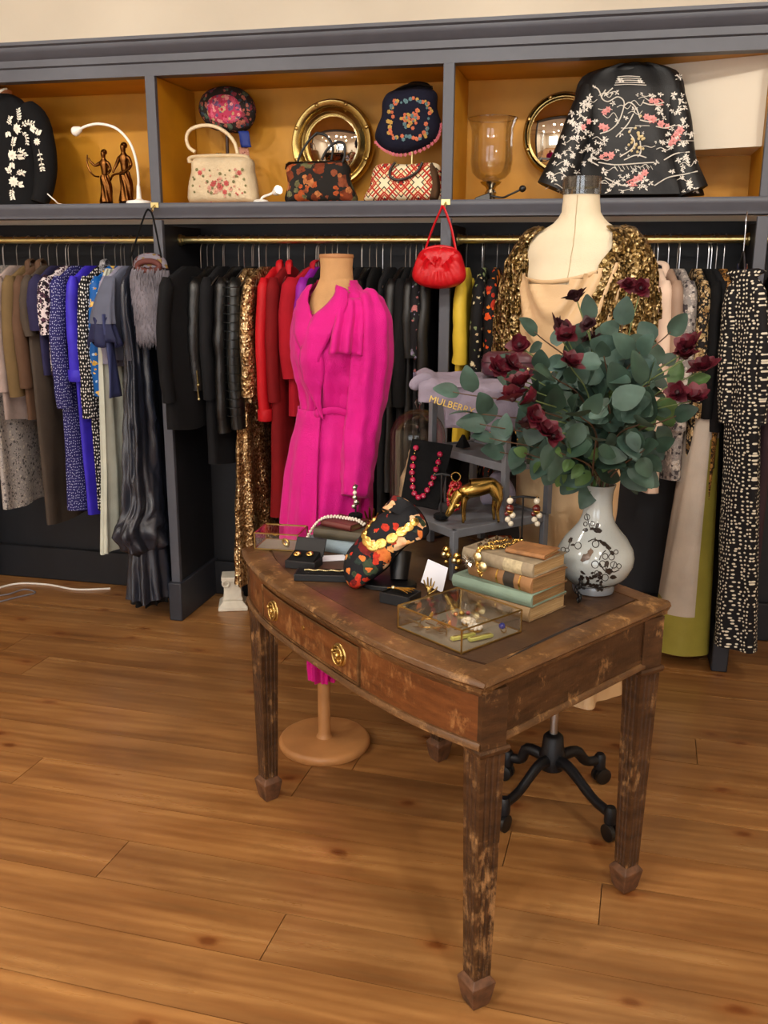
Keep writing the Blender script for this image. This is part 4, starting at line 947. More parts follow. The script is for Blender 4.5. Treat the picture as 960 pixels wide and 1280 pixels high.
# porthole mirrors
def mirror(px, py, rpx, Y, label, thin=False):
    p = at(px, py, Y=Y); R_ = abs(at(px+rpx, py, Y=Y).x-p.x)
    t = thing('porthole_mirror', label, 'mirror', p, group=None); n = 64
    fr = []
    for r, d in ((1.0, .035), (1.02, .02), (1.0, -.004), (.96, -.014), (.90, -.012), (.86, -.004), (.82, -.010), (.78, -.016), (.74, -.012), (.72, .004), (.72, .035)):
        fr.append([(R_*r*cos(2*pi*j/n), d, R_*r*sin(2*pi*j/n)) for j in range(n)])
    g_ = .88 if thin else .64
    fr = [[(x*(sc_ := 1 if i < 4 else lerp(1, g_/.72, (i-3)/6 if i < 10 else 1)), y, z*sc_) for x, y, z in r_] for i, r_ in enumerate(fr)]
    MB().loft(fr+[fr[0]], caps=(False, False)).build('frame', plain('mirror_brass', '#a58d55', .25, 1, var=.25, vs=20, bst=.06), t)
    gl = []; Rg = R_*(g_+.015)
    for i in range(1, 17):
        r = Rg*i/16; gl.append([(r*cos(2*pi*j/n), -.035*(1-(r/Rg)**2)-.002, r*sin(2*pi*j/n)) for j in range(n)])
    gl.append([(Rg*cos(2*pi*j/n), .02, Rg*sin(2*pi*j/n)) for j in range(n)])
    MB().loft(gl).build('convex_glass', plain('mirror_silvering', '#e6e2da', .02, 1, var=0, bst=0), t)
    for i in range(8):
        a = rad(22+45*i); MB().lathe([(.009, 0), (.008, .004), (.004, .006)], 12, (R_*.93*cos(a), -.012, R_*.93*sin(a)), (0, -1, 0)).build('bolt', OLDBRASS, t)
mirror(415, 180, 51, 4.06, 'brass porthole mirror with domed glass behind the dark tapestry bag')
mirror(704, 168, 51, 4.06, 'brass porthole mirror with domed glass half hidden by the embroidered black jacket', True)
# hurricane glass
def hurricane():
    c = on_shelf(613, 3.90); t = thing('hurricane_glass', 'clear hurricane candle glass on a turned silver foot', 'candle holder', c)
    MB().lathe([(.05, 0), (.052, .006), (.03, .014), (.018, .022), (.024, .034), (.016, .046), (.022, .058), (.036, .066), (.042, .074), (.03, .078)], 32).build('foot', SILVER, t)
    pr = [(.03, .078), (.055, .088), (.075, .11), (.082, .15), (.08, .22), (.082, .27), (.092, .298), (.096, .305)]
    MB().lathe(pr+[(r-.003, z) for r, z in reversed(pr)], 40, caps=(False, False)).build('glass_bowl', GLASS, t)
    MB().torus((0, 0, .305), .0945, .002, 40, 6).build('rim', glass('rim_glass', '#f4f0ea', .05, 1.6), t)
hurricane()
def micstand():
    c = on_shelf(608, 3.84); t = thing('reading_lamp', 'small black lamp with bent stem lying low behind the hurricane glass', 'lamp', c)
    MB().hexa([(-.045, -.03, 0), (.02, -.03, 0), (.02, .03, 0), (-.045, .03, 0)], [(-.04, -.025, .012), (.015, -.025, .03), (.015, .025, .03), (-.04, .025, .012)]).build('base', BLACKP, t, bevel=.003)
    h = at(653, 236, Y=3.83)-c; MB().tube(bez([(.01, 0, .02), (.06, 0, .012), (h.x-.05, h.y, h.z-.022), h], 16), .004, 8).build('stem', BLACKP, t)
    MB().ball(h, .013, 14).lathe([(.011, -.004), (.008, .012)], 14, h, (1, -.3, .4)).build('lamp_head', BLACKP, t)
micstand()
# black oriental jacket with scenery embroidery
def oriental():
    Y = 3.86; c = on_shelf(780, Y); t = thing('embroidered_jacket', 'black jacket embroidered with white and pink garden scenes above the bust form', 'jacket', c)
    blk = cloth('black_jacket_silk', '#0e0e10', .5, spec=.4)
    def O(x, y, s=0): p = at(x, y, Y=Y+s); return V((p.x-c.x, p.y-c.y, p.z-c.z))
    rows = []
    tab = [(244, 716, 880), (225, 716, 872), (200, 717, 862), (170, 718, 858), (140, 718, 857), (118, 719, 856), (106, 722, 854), (98, 727, 850), (92, 736, 844), (87, 750, 834), (82, 770, 814)]
    for i in range(33):
        y = lerp(246, 82, i/32); tl = interp([(-yy, a) for yy, a, b in tab], -y); tr = interp([(-yy, b) for yy, a, b in tab], -y)
        a, b = O(tl, y), O(tr, y); cx, hw = (a.x+b.x)/2, (b.x-a.x)/2; z = max(.003, a.z); t_ = interp([(0, .10), (.2, .105), (.38, .08), (.46, .05), (.52, .03)], z)
        rows.append([(cx+hw*math.copysign(abs(cos(q))**.8, cos(q)), t_*math.copysign(abs(sin(q))**.7, sin(q))+.006*sin(q*8+z*9), z) for q in [2*pi*j/56 for j in range(56)]])
    pms = [MB().loft(rows)]; bd = pms[0].build('body', blk, t)
    def slv(pts, rr, fl=.8):
        pms.append(MB().tube(bez([O(x, y, s) for x, y, s in pts], 16), [interp([(i/(len(rr)-1), r) for i, r in enumerate(rr)], q/16) for q in range(17)], 18, flat=fl)); pms[-1].v = [(x_, y_, max(.003, z_)) for x_, y_, z_ in pms[-1].v]; return pms[-1].build('sleeve', blk, t)
    sl = slv([(738, 110, -.03), (726, 150, -.06), (710, 195, -.08), (692, 236, -.09)], [.038, .054, .056, .066])
    sr = slv([(840, 106, -.03), (848, 150, -.05), (853, 200, -.06), (866, 240, -.07)], [.035, .046, .048, .056])
    MB().tube(bez([O(768, 89, -.03), O(780, 86, -.05), O(797, 87, -.05), O(808, 91, -.03)], 12), .014, 8, flat=.6).build('collar', blk, t)
    MB().tube(bez([O(786, 86), O(788, 83), O(792, 81), O(790, 80)], 10), .0025, 6).build('hanger_hook', STEEL, t)
    em = MB(); pk = MB(); gd = MB(); R = random.Random(21)
    tree = tree_of(*pms)
    def S_(x, y):
        p = snap(tree, c, x, y, .003)
        return p if p is not None else O(x, y, -.05)
    def stroke(mb, pts, r=.0022): mb.tube(bez([S_(x, y) for x, y in pts], 4*len(pts)), r, 5)
    def tuft(mb, x, y, s=1, n=7):
        for i in range(n):
            if snap(tree, c, x, y) is None: break
            a = 2*pi*i/n+R.random(); l = R.uniform(5, 9)*s; p, q = S_(x, y), S_(x+l*cos(a), y+l*sin(a)); d = (q-p); w = V((-d.z, 0, d.x))*.2; mid = p+d*.55
            mb.add([p, mid+w, q, mid-w], [(0, 1, 2, 3)])
    for pts in ([(757, 112), (752, 122), (760, 127), (772, 121), (780, 127), (778, 140), (772, 154), (762, 163), (750, 167)], [(779, 133), (787, 128), (795, 135), (800, 148)], [(770, 171), (784, 156), (792, 142)], [(752, 122), (748, 112), (742, 108)], [(757, 118), (766, 110)],
                [(803, 128), (815, 131), (830, 128)], [(800, 150), (812, 152), (824, 149)], [(820, 158), (832, 160), (844, 156)], [(748, 203), (770, 206), (800, 204), (818, 203)], [(780, 200), (795, 194), (808, 197)], [(830, 200), (845, 192), (862, 190)], [(818, 232), (835, 222), (855, 218), (872, 214)], [(735, 200), (748, 207)],
                [(775, 196), (790, 186), (793, 176), (788, 168)], [(800, 176), (801, 190), (797, 196)], [(756, 222), (780, 232), (800, 226)]): stroke(em, pts)
    for _ in range(26):
        x, y = R.uniform(725, 850), R.uniform(115, 238); k = R.uniform(-1, 1); stroke(em, [(x, y), (x+6, y-4*k), (x+13, y+3*k), (x+18, y-5*k)], .0013)
    for k in range(8): q = k/7; stroke(em, [(lerp(728, 682, q), lerp(135, 236, q)), (lerp(733, 694, q), lerp(131, 230, q)), (lerp(739, 704, q), lerp(136, 236, q))], .0015)
    for k in range(5): stroke(em, [(772-k, 96+k*2.6), (785, 95+k*2.6), (800+k*2, 96+k*2.6)], .0014)
    for k in range(10): stroke(em, [(768+5*k, 207), (771+5*k, 212)], .0011)
    tf = [(744, 152), (751, 180), (745, 178), (756, 175), (749, 188), (742, 190), (738, 133), (731, 148), (728, 158), (733, 165), (735, 185), (727, 190), (729, 204), (722, 215), (716, 208), (712, 226), (704, 222), (700, 238), (815, 120), (823, 133), (826, 140), (826, 118), (849, 96), (842, 118), (853, 150), (852, 158), (848, 140), (835, 168), (828, 178), (838, 184), (830, 188), (852, 180), (846, 172), (858, 196),
          (785, 220), (800, 218), (805, 225), (773, 228), (765, 232), (760, 240), (778, 240), (790, 236), (740, 198), (755, 215), (840, 214), (852, 222), (862, 230), (870, 236), (776, 100), (800, 101), (846, 168), (720, 172), (722, 184), (715, 195)]
    for x, y in tf: tuft(em, x, y, R.uniform(.42, .8))
    for _ in range(60): tuft(em, *(lambda u: (u, R.uniform(105, 242)))(R.uniform(716, 862)), R.uniform(.25, .6), 5)
    for _ in range(34): q = R.random(); tuft(em, lerp(734, 690, q)+R.uniform(-12, 10), lerp(120, 238, q), R.uniform(.35, .75), 6)
    for _ in range(20): tuft(em, R.uniform(846, 872), R.uniform(125, 240), R.uniform(.35, .75), 6)
    for _ in range(26): x, y = 797+R.gauss(0, 6), 176+R.gauss(0, 9); gd.ball(S_(x, y), .005, 6)
    for x, y in ((756, 140), (760, 137), (752, 158), (757, 160), (814, 126), (820, 127), (808, 146), (815, 149), (826, 155), (834, 158), (845, 168), (850, 163), (757, 193), (764, 194), (752, 196), (790, 230), (795, 224), (800, 222), (806, 216), (736, 152), (729, 159), (842, 176), (838, 180)): flower(pk, S_(x, y), R.uniform(.010, .017), 6, .003)
    for x, y, w in ((758, 195, 14), (815, 148, 12), (845, 171, 12), (790, 228, 14), (824, 127, 10)):
        stroke(pk, [(x-w/2, y), (x, y-3), (x+w/2, y)], .0022); stroke(pk, [(x-w/2, y+4), (x+w/2, y+4)], .0018); stroke(pk, [(x-w/3, y), (x-w/3, y+4)], .0015); stroke(pk, [(x+w/3, y), (x+w/3, y+4)], .0015)
    em.build('white_embroidery', plain('white_silk_thread', '#dcd6cc', .5, var=.05), bd, smooth=False); pk.build('pink_embroidery', plain('pink_silk_thread', '#d88a86', .5, var=.15), bd, smooth=False); gd.build('gold_embroidery', plain('cream_silk_thread', '#dcc898', .5), bd, smooth=False)
oriental()
# red evening bag on its hook
def redbag():
    c = at(552, 258, Y=3.695); t = thing('red_evening_bag', 'gathered red satin evening bag hanging by its strap from the right brass hook', 'handbag', c); Y = 3.66
    rd = cloth('red_satin', '#c20d1a', .38, weave=.3, spec=.5)
    for s, pts in ((-1, [(551, 262), (541, 285), (531, 314)]), (1, [(556, 262), (564, 285), (570, 314)])):
        MB().tube(bez([V((0, 0, 0))]+[at(x, y, Y=Y)-c for x, y in pts], 14), .0065, 8, flat=.5).build('strap', rd, t)
    o = soutline(ol([(527, 314), (550, 309), (572, 313), (580, 330), (582, 347), (572, 357), (550, 361), (527, 357), (516, 347), (518, 332)], c, Y), 80)
    mb = MB().pillow(o, .042, e=.12, steps=10)
    cx = at(550, 312, Y=Y)-c
    for i, p in enumerate(mb.v):
        x, y, z = p; dn = max(0, (cx.z-z)/.13); a = atan2(x-cx.x, .03+dn*.1)
        mb.v[i] = (x, -.035+y*(1+.20*sin(a*26)*min(1, 1.3-dn)), z)
    mb.build('pouch', rd, t, angle=85)
    fr = MB().tube(bez([at(x, y, Y=Y)-c for x, y in ((526, 317), (534, 311), (550, 308), (566, 311), (573, 317))], 16), .006, 8).build('frame', rd, t)
    MB().torus(at(551, 313, Y=Y-.012)-c, .008, .0028, 18, 8, (0, 1, 0)).build('clasp_ring', GOLD, t)
redbag()
cb_ = MB().tube(bez([on_shelf(60, 3.80)+V((0, 0, .045)), on_shelf(68, 3.80)+V((0, 0, .02)), on_shelf(78, 3.83)+V((0, 0, .003)), on_shelf(120, 3.9)+V((0, 0, .003))], 20), .003, 6).build('lamp_cable', WHITEP)
tag(cb_, 'thin white cable on the shelf beside the beaded cardigan', 'cable')
# ------------------------------------------------------------------ pink wrap dress on a wooden-base tailor's dummy
PINK = cloth('pink_jacquard', '#cc0580', .6, weave=.5, var=.1, sheen=.1)
LINEN = cloth('linen_dummy', '#c79a6a', .85); IVORY = cloth('ivory_canvas', '#dccfb4', .85, weave=.3, var=.05)
POLEW = plain('pale_wood', '#b57f4c', .45, var=.15, vs=8, bs=60, bst=.1)
def pink():
    rz = rad(-23); base = V((-.854, 2.782, 0))
    d = thing('tailors_dummy', 'linen tailor dummy with round wooden base wearing the pink dress', 'mannequin', base, rz)
    MB().lathe([(.148, 0), (.152, .006), (.153, .018), (.148, .027), (.14, .03)], 64).build('base', POLEW, d)
    MB().lathe([(.03, .028), (.024, .036), (.021, .045), (.021, .5)], 24).build('pole', POLEW, d)
    t = thing('wrap_dress', 'bright pink long-sleeved wrap dress on the tailor dummy', 'dress', base, rz)
    lx, ly = .766, -.643                                   # the figure leans a little to the viewer's right
    def off(z): k = interp([(.25, 0), (.6, .012), (1., .03), (1.3, .044), (1.55, .052)], z); return (k*.766, k*.643)
    HX = [(.24, .044), (.30, .05), (.36, .064), (.45, .09), (.55, .118), (.68, .138), (.80, .142), (.92, .138), (1.02, .128), (1.10, .112), (1.14, .106), (1.18, .112), (1.24, .128), (1.30, .142), (1.36, .146), (1.42, .145), (1.455, .136), (1.48, .112), (1.50, .08), (1.515, .066), (1.525, .062)]
    HY = [(.24, .044), (.30, .05), (.36, .058), (.45, .08), (.55, .10), (.68, .118), (.80, .122), (.92, .12), (1.02, .108), (1.10, .094), (1.14, .09), (1.18, .096), (1.24, .112), (1.30, .122), (1.36, .116), (1.42, .096), (1.455, .08), (1.48, .068), (1.50, .064), (1.525, .06)]
    def TP(z, th, o=0, fold=1):
        ox, oy = off(z); hx, hy = sinterp(HX, z)+o, sinterp(HY, z)+o
        f = 0
        if z < 1.12:
            dn = min(1, (1.12-z)/.4); f = fold*(.007*dn*sin(th*9+2*sin(z*5))+.006*dn*sin(th*15-z*8)+.010*dn*nz(cos(th)*2, sin(th)*2, z*4))
        else:
            f = fold*(.004*sin(th*11+z*22)+.009*nz(cos(th)*3, sin(th)*3, z*7)+.005*nz(cos(th)*6, sin(th)*6, z*20))*min(1, (1.5-z)*6 if z < 1.5 else 0)
        return (ox+(hx+f)*cos(th), oy+(hy+f)*sin(th), z)
    # dummy torso under the dress and its bare neck
    def tor(z, th): x, y, z = TP(z, th, -.012, 0); a_, b_ = off(z); k_ = interp([(.5, .5), (1.34, .55), (1.40, .62), (1.44, .68), (1.48, .85), (1.51, 1)], z); return (a_+(x-a_)*k_, b_+(y-b_)*lerp(k_, 1, min(1, max(0, (z-1.36)/.05))) if y < b_ else b_+(y-b_)*k_, z)
    MB().loft([[tor(lerp(.5, 1.525, i/40), 2*pi*j/40) for j in range(40)] for i in range(41)]).build('torso', LINEN, d)
    ox, oy = off(1.55)
    MB().lathe([(.052, 1.50), (.049, 1.53), (.0475, 1.56), (.05, 1.585), (.0, 1.592)], 32, (ox, oy, 0), caps=(False, False)).build('neck', LINEN, d)
    MB().lathe([(.0505, 1.583), (.052, 1.588), (.05, 1.594), (.0, 1.597)], 32, (ox, oy, 0), caps=(True, False)).build('neck_cap', plain('tan_board', '#a8754a', .6), d)
    # bodice with open V at the front
    n = 120; zs = [lerp(1.135, 1.52, i/44) for i in range(45)]; mb = MB()
    VZ, VC = 1.415, -90
    rings = [[TP(z, 2*pi*j/n) for j in range(n)] for z in zs]; vs = [p for r in rings for p in r]; fs = []
    for i in range(len(zs)-1):
        for j in range(n):
            a = (360*(j+.5)/n) % 360; da = abs((a-270+180) % 360-180)
            if zs[i] > VZ and da < (zs[i]-VZ)*780: continue
            k = (j+1) % n; fs.append((i*n+j, i*n+k, (i+1)*n+k, (i+1)*n+j))
    mb.add(vs, fs); mb.build('bodice', PINK, t, angle=85)
    # skirt
    zs = [lerp(.24, 1.14, i/52) for i in range(53)]
    MB().loft([[TP(z, 2*pi*j/n) for j in range(n)] for z in zs], caps=(False, False)).build('skirt', PINK, t, angle=85)
    # overlapping wrap panel edge on the skirt
    mb = MB(); rows = []
    for i in range(31):
        q = i/30; z = lerp(1.14, .42, q); a0 = lerp(-74, -62, q); rows.append([TP(z, rad(lerp(a0, a0-95, e)), .004+.010*(1-e)*min(1, q*4+.3), 1.1) for e in [k/24 for k in range(25)]])
    mb.loft(rows, closed=False, caps=(False, False)); mb.build('wrap_panel', PINK, t, angle=85, solid=.003)
    # lapels: broad folded bands from the neck to the waist tie
    for sg, zz, a_end in ((1, 1.13, -74), (-1, 1.15, -80)):
        rows = []
        for i in range(33):
            q = i/32; z = 1.508-(1.508-zz)*q**1.05
            inner = -90+sg*max(-6*q*0, (z-VZ)*390) if z > VZ else -90-sg*18*sin(min(1, (VZ-z)/(VZ-zz))*pi)*1.0+lerp(0, (a_end+90), min(1, (VZ-z)/(VZ-zz)))
            wd = sinterp([(0, 16), (.3, 34), (.7, 26), (1, 6)], q)
            rows.append([TP(z-.012*e, rad(inner+sg*wd*e), .006+.008*sin(pi*e)+(.004 if sg > 0 else 0), .6) for e in [k/8 for k in range(9)]])
        MB().loft(rows, closed=False, caps=(False, False)).build('lapel', PINK, t, angle=85, solid=.004)
    # gathered shoulder flap
    rows = []
    for i in range(19):
        q = i/18; z = lerp(1.47, 1.315, q)
        rows.append([TP(z+.012*sin(e*9)*q*.3, rad(lerp(-60, 6, e)), .008+.020*q+(.004+.008*q)*sin(e*30), .5) for e in [k/40 for k in range(41)]])
    MB().loft(rows, closed=False, caps=(False, False)).build('shoulder_flap', PINK, t, angle=85, solid=.004)
    # sleeves
    for sg in (1, -1):
        P = [(.09, .015, 1.478), (.116, .01, 1.452), (.134, .0, 1.40), (.142, -.005, 1.30), (.138, -.012, 1.18), (.134, -.025, 1.06), (.146, -.05, .96), (.156, -.07, .895)]
        if sg < 0: P = [(.085, .02, 1.475), (.105, .03, 1.44), (.112, .045, 1.38), (.108, .06, 1.28), (.10, .075, 1.18), (.085, .09, 1.08), (.07, .10, .98), (.06, .10, .92)]
        pts = bez([(sg*x+off(z)[0], y+off(z)[1], z) for x, y, z in P], 44); R0 = [.03, .05, .064, .068, .064, .06, .053, .045]
        rings = []; u = V((1, 0, 0))
        for i, p in enumerate(pts):
            a = pts[max(0, i-1)]; b = pts[min(44, i+1)]; tt = (b-a).normalized(); uu = (u-tt*u.dot(tt)).normalized(); w = tt.cross(uu); q = i/44
            r = sinterp([(k/7, v) for k, v in enumerate(R0)], q); am = .10*(1-q)+.03
            rings.append([p+uu*(r*.86*(1+am*sin(7*e+2*q)+.13*nz(cos(e)*2, sin(e)*2, q*9)+.05*sin(q*60+e*2)*(q > .55))*cos(e))+w*(r*(1+am*sin(7*e+2*q)+.13*nz(cos(e)*2, sin(e)*2, q*9+5))*sin(e)) for e in [2*pi*j/48 for j in range(48)]])
        MB().loft(rings).build('sleeve', PINK, t, angle=85)
    # waist tie
    tie = MB(); tie.loft([[TP(1.14+dz+.006*sin(rad(a)*5), rad(a), .006+o, .6) for dz, o in ((-.010, 0), (-.006, .003), (.006, .003), (.010, 0))] for a in range(-80, 60, 5)], closed=False, caps=(False, False))
    k = V(TP(1.135, rad(-80), .012)); tie.ball(k, .014, 12, (1, .6, 1.2))
    tie.tube(bez([k, k+V((.004, -.004, -.05)), k+V((.008, -.004, -.12)), k+V((.008, -.004, -.22))], 10), [.006, .008, .008, .009, .009, .009, .009, .009, .008, .008, .006], 8, flat=.45)
    tie.build('waist_tie', PINK, t, angle=85)
pink()
# ------------------------------------------------------------------ ivory dress form on castors, satin dress, sequin jacket
CHAMP = cloth('champagne_satin', '#cfae84', .36, weave=.15, var=.05, spec=.5)
GSEQ = sequin('gold_sequins', '#30240f', '#6e562c', '#ccb484', 130, .3)
def gold():
    rz = rad(-16); base = V((-.094, 2.655, 0))
    d = thing('dress_form', 'ivory dress form with clear neck cap on a black castor base', 'mannequin', base, rz)
    HX = [(.36, .165), (.6, .136), (.8, .124), (.92, .138), (1.02, .14), (1.1, .13), (1.22, .108), (1.32, .122), (1.44, .142), (1.54, .148), (1.61, .152), (1.64, .132), (1.662, .094), (1.678, .062), (1.70, .050), (1.735, .047), (1.79, .046)]
    HY = [(.36, .14), (.6, .10), (.8, .08), (.92, .105), (1.02, .108), (1.1, .10), (1.22, .09), (1.32, .104), (1.42, .122), (1.5, .115), (1.58, .095), (1.63, .082), (1.66, .07), (1.68, .06), (1.70, .052), (1.735, .046), (1.79, .045)]
    def TP(z, th, o=0, f=None):
        hx, hy = sinterp(HX, z)+o, sinterp(HY, z)+o
        c = (.0, -.012*sin(min(1, max(0, (z-1.66)/.12))*pi/2))
        g = f(z, th) if f else 0
        return (c[0]+(hx+g)*cos(th), c[1]+(hy+g)*sin(th), z)
    MB().loft([[TP(lerp(.9, 1.742, i/60), 2*pi*j/56, -.02*(1-min(1, max(0, (lerp(.9, 1.742, i/60)-1.3)/.15)))) for j in range(56)] for i in range(61)]).build('torso', IVORY, d, angle=85)
    MB().loft([[TP(z, 2*pi*j/48, o) for j in range(48)] for z, o in ((1.742, .0005), (1.743, .003), (1.786, .003), (1.787, -.003), (1.76, -.004))]).build('neck_cap', glass('acrylic', '#d8d8d8', .06, 1.2), d)
    sm = MB(); 
    sm.tube([V(TP(z, rad(-88+14*(z-1.5)), .0006)) for z in [lerp(1.46, 1.74, i/20) for i in range(21)]], .0012, 5); sm.build('seam', plain('seam_thread', '#b9a888', .9), d)
    MB().cyl((0, 0, .12), (0, 0, .95), .012, n=16).build('pole', STEEL, d)
    hb = MB(); hb.lathe([(.036, .085), (.04, .10), (.04, .135), (.034, .15), (.03, .19), (.02, .2)], 24); hub = hb.build('hub', plain('cast_iron_black', '#15161b', .45, .3, bst=.1), d)
    IM = MC['cast_iron_black']
    TI2 = Matrix.Rotation(-rz, 3, 'Z')
    for px, py in ((629, 1036), (761, 1048), (748, 978), (634, 974)):
        w = TI2 @ (at(px, py, Z=0)-base); e = V((w.x, w.y, 0)).normalized(); L_ = V((w.x, w.y, 0)).length
        lg = MB(); lg.tube(bez([e*.02+V((0, 0, .115)), e*.08+V((0, 0, .125)), e*(L_*.7)+V((0, 0, .085)), e*(L_-.012)+V((0, 0, .078))], 12), [.02, .02, .019, .019, .018, .018, .017, .017, .016, .016, .016, .016, .016], 10, flat=.8)
        lg.lathe([(.017, .05), (.018, .06), (.018, .09), (.012, .1)], 16, e*L_)
        o = lg.build('leg', IM, d)
        s = V((-e.y, e.x, 0)); c = e*(L_+.008)+V((0, 0, .026))
        cm = MB()
        for sg in (-1, 1): cm.lathe([(.018, -.008), (.0255, -.006), (.0255, .006), (.018, .008)], 22, c+s*(.0115*sg), s)
        cm.cyl(c-s*.012, c+s*.012, .006).cyl(c+V((0, 0, .0)), e*L_+V((0, 0, .055)), .006); cm.build('castor', BLACKP, o)
    # champagne satin dress
    t = thing('satin_cowl_dress', 'champagne satin cowl-neck dress on the ivory dress form', 'dress', base, rz)
    def fl(z, th):
        g = 0; x = cos(th)
        fr = max(0, -sin(th))
        if z > 1.30: s = z-.42*(x+.12)**2-.06*x; w = min(1, (z-1.30)/.1); g += fr*w*(.0075*sin((s-1.3)*48)+.004+.004*sin((s-1.3)*95+x*4))
        if z < 1.15: dn = (1.15-z)/.8; dn *= .35 if z > .7 else .35+.65*min(1, (.7-z)/.15); g += .016*dn*sin(th*7+z*2)+.006*dn*sin(th*13-z*4)
        g += .004*nz(cos(th)*2, sin(th)*2, z*5)*(z < 1.4)
        return g
    n = 120; N_ = 90; mb = MB(); zz = [lerp(.36, 1.60, i/N_) for i in range(N_+1)]
    vs = [TP(z, 2*pi*j/n, .011 if z > 1.3 else .007, fl) for z in zz for j in range(n)]; fs = []
    for i in range(N_):
        for j in range(n):
            th = 2*pi*(j+.5)/n; x = cos(th)
            top = 1.525+.075*max(0, x)**1.2+.05*max(0, -x-.55)/.45 if sin(th) < .1 else 1.50
            if zz[i+1] > top: continue
            k = (j+1) % n; fs.append((i*n+j, i*n+k, (i+1)*n+k, (i+1)*n+j))
    mb.add(vs, fs).build('body', CHAMP, t, angle=85)
    mb = MB()                                            # soft rolled edge of the cowl and its drapes
    for (zl, zm, zr, r, o) in ((1.555, 1.522, 1.60, .006, .012), (1.535, 1.475, 1.575, .009, .006)):
        pts = []
        for i in range(31):
            q = i/30; th = rad(lerp(-172, -20, q)); z = lerp(zl, zr, q)-(lerp(zl, zr, .45)-zm)*sin(pi*q)**1.0; pts.append(TP(z, th, o*.5+.004*sin(pi*q)))
        mb.tube(pts, [r*(.4+.6*sin(pi*(.05+.9*i/30))) for i in range(31)], 10, flat=.4)
    mb.build('cowl_fold', CHAMP, t, angle=85)
    for th0 in (-35, -150):
        MB().tube([TP(z, rad(th0+(8 if th0 > -90 else -8)*(z-1.5)*4), .009) for z in [lerp(1.50, 1.655, i/8) for i in range(9)]], .006, 8, flat=.4).build('strap', CHAMP, t)
    # sequin bolero
    t = thing('sequin_bolero', 'gold sequin bolero with beaded fringe over the satin dress', 'jacket', base, rz); R = random.Random(2)
    rows = []
    for i in range(31):
        z = lerp(1.25, 1.662, i/30); a0 = sinterp([(1.25, -62), (1.45, -64), (1.56, -60), (1.62, -48), (1.662, -38)], z); a1 = sinterp([(1.25, 190), (1.5, 194), (1.58, 206), (1.62, 216), (1.662, 222)], z)
        rows.append([TP(z, rad(lerp(a0, a1, e)), .014, lambda z, th: .005*nz(cos(th)*6, sin(th)*6, z*18)) for e in [k/60 for k in range(61)]])
    MB().loft(rows, closed=False, caps=(False, False)).build('body', GSEQ, t, angle=85, solid=.006)
    for sg in (1, -1):
        P = [(.098, .005, 1.648), (.124, .0, 1.620), (.146, -.003, 1.56), (.158, -.010, 1.47), (.162, -.020, 1.36), (.160, -.03, 1.26)]; Rr = [.028, .044, .056, .058, .056, .052]
        pts = bez([(sg*x, y, z) for x, y, z in P], 40); rings = []; u = V((1, 0, 0))
        for i, p in enumerate(pts):
            a = pts[max(0, i-1)]; b = pts[min(40, i+1)]; tt = (b-a).normalized(); uu = (u-tt*u.dot(tt)).normalized(); w = tt.cross(uu); q = i/40; r = sinterp([(k/5, v) for k, v in enumerate(Rr)], q)
            rings.append([p+(uu*cos(e)+w*sin(e))*(r*(1+.10*nz(cos(e)*5, sin(e)*5, q*14+sg))) for e in [2*pi*j/40 for j in range(40)]])
        sl = MB().loft(rings).build('sleeve', GSEQ, t, angle=85)
        fr = MB()
        for _ in range(230):
            i = R.randrange(8, 40); j = R.randrange(40); p = V(rings[i][j]); c = pts[i]; o = (p-c); o.z = 0
            if o.length < .01: continue
            o = o.normalized()*.004; ln = R.uniform(.03, .075); p = p+o
            fr.tube([p, p+o*1.2+V((0, 0, -ln*.5)), p+o*1.0+V((0, 0, -ln))], [.0022, .0026, .0034], 5); fr.ball(p+o+V((0, 0, -ln)), .0042, 6)
        fr.build('bead_fringe', GSEQ, sl)
    fr = MB()
    for _ in range(150):
        z = R.uniform(1.29, 1.62); a = R.uniform(sinterp([(1.25, -55), (1.56, -50), (1.62, -28)], z), 40); p = V(TP(z, rad(a), .02)); ln = R.uniform(.03, .07)
        fr.tube([p, p+V((0, 0, -ln))], [.0022, .0032], 5); fr.ball(p+V((0, 0, -ln)), .0042, 6)
    fr.build('bead_fringe', GSEQ, t)
gold()
# white plaster pedestal at the foot of the sequin dress
c = at(292, 758, Z=0); t = thing('plaster_pedestal', 'small white plaster column base on the floor under the gold sequin dress', 'pedestal', (c.x, c.y, 0), rad(20))
def sqr(h, z): return [(-h, -h, z), (h, -h, z), (h, h, z), (-h, h, z)]
PLA = plain('white_plaster', '#d9d2c2', .85, var=.12, vs=20, bs=40, bst=.4)
MB().loft([sqr(.068, 0), sqr(.068, .018), sqr(.05, .035), sqr(.046, .045)]).build('base', PLA, t, bevel=.003)
MB().loft([sqr(.046, .045), sqr(.047, .055), sqr(.041, .065), sqr(.040, .12), sqr(.046, .135), sqr(.05, .145), sqr(.05, .16)]).build('shaft', PLA, t, bevel=.003)
mb = MB()
for k, s_ in enumerate((-1, 1)): mb.torus((s_*.03, -.051, .13), .014, .005, 18, 6, (0, 1, 0))
mb.build('scroll', PLA, t)
cb_ = MB().tube(bez([V((at(x, y, Z=0).x, at(x, y, Z=0).y, .005)) for x, y in ((-20, 742), (20, 731), (60, 732), (95, 738), (138, 737))], 30), .005, 6).build('floor_cable', WHITEP); tag(cb_, 'white cable lying along the skirting below the left clothes rail', 'cable')
cb_ = MB().tube(bez([V((at(x, y, Z=0).x, at(x, y, Z=0).y, .005)) for x, y in ((-20, 748), (10, 744), (30, 738), (44, 742), (20, 748), (-10, 756))], 30), .004, 6).build('floor_cable', plain('grey_cable', '#77747a', .5)); tag(cb_, 'thin grey cable curled on the floor beside the white cable', 'cable')
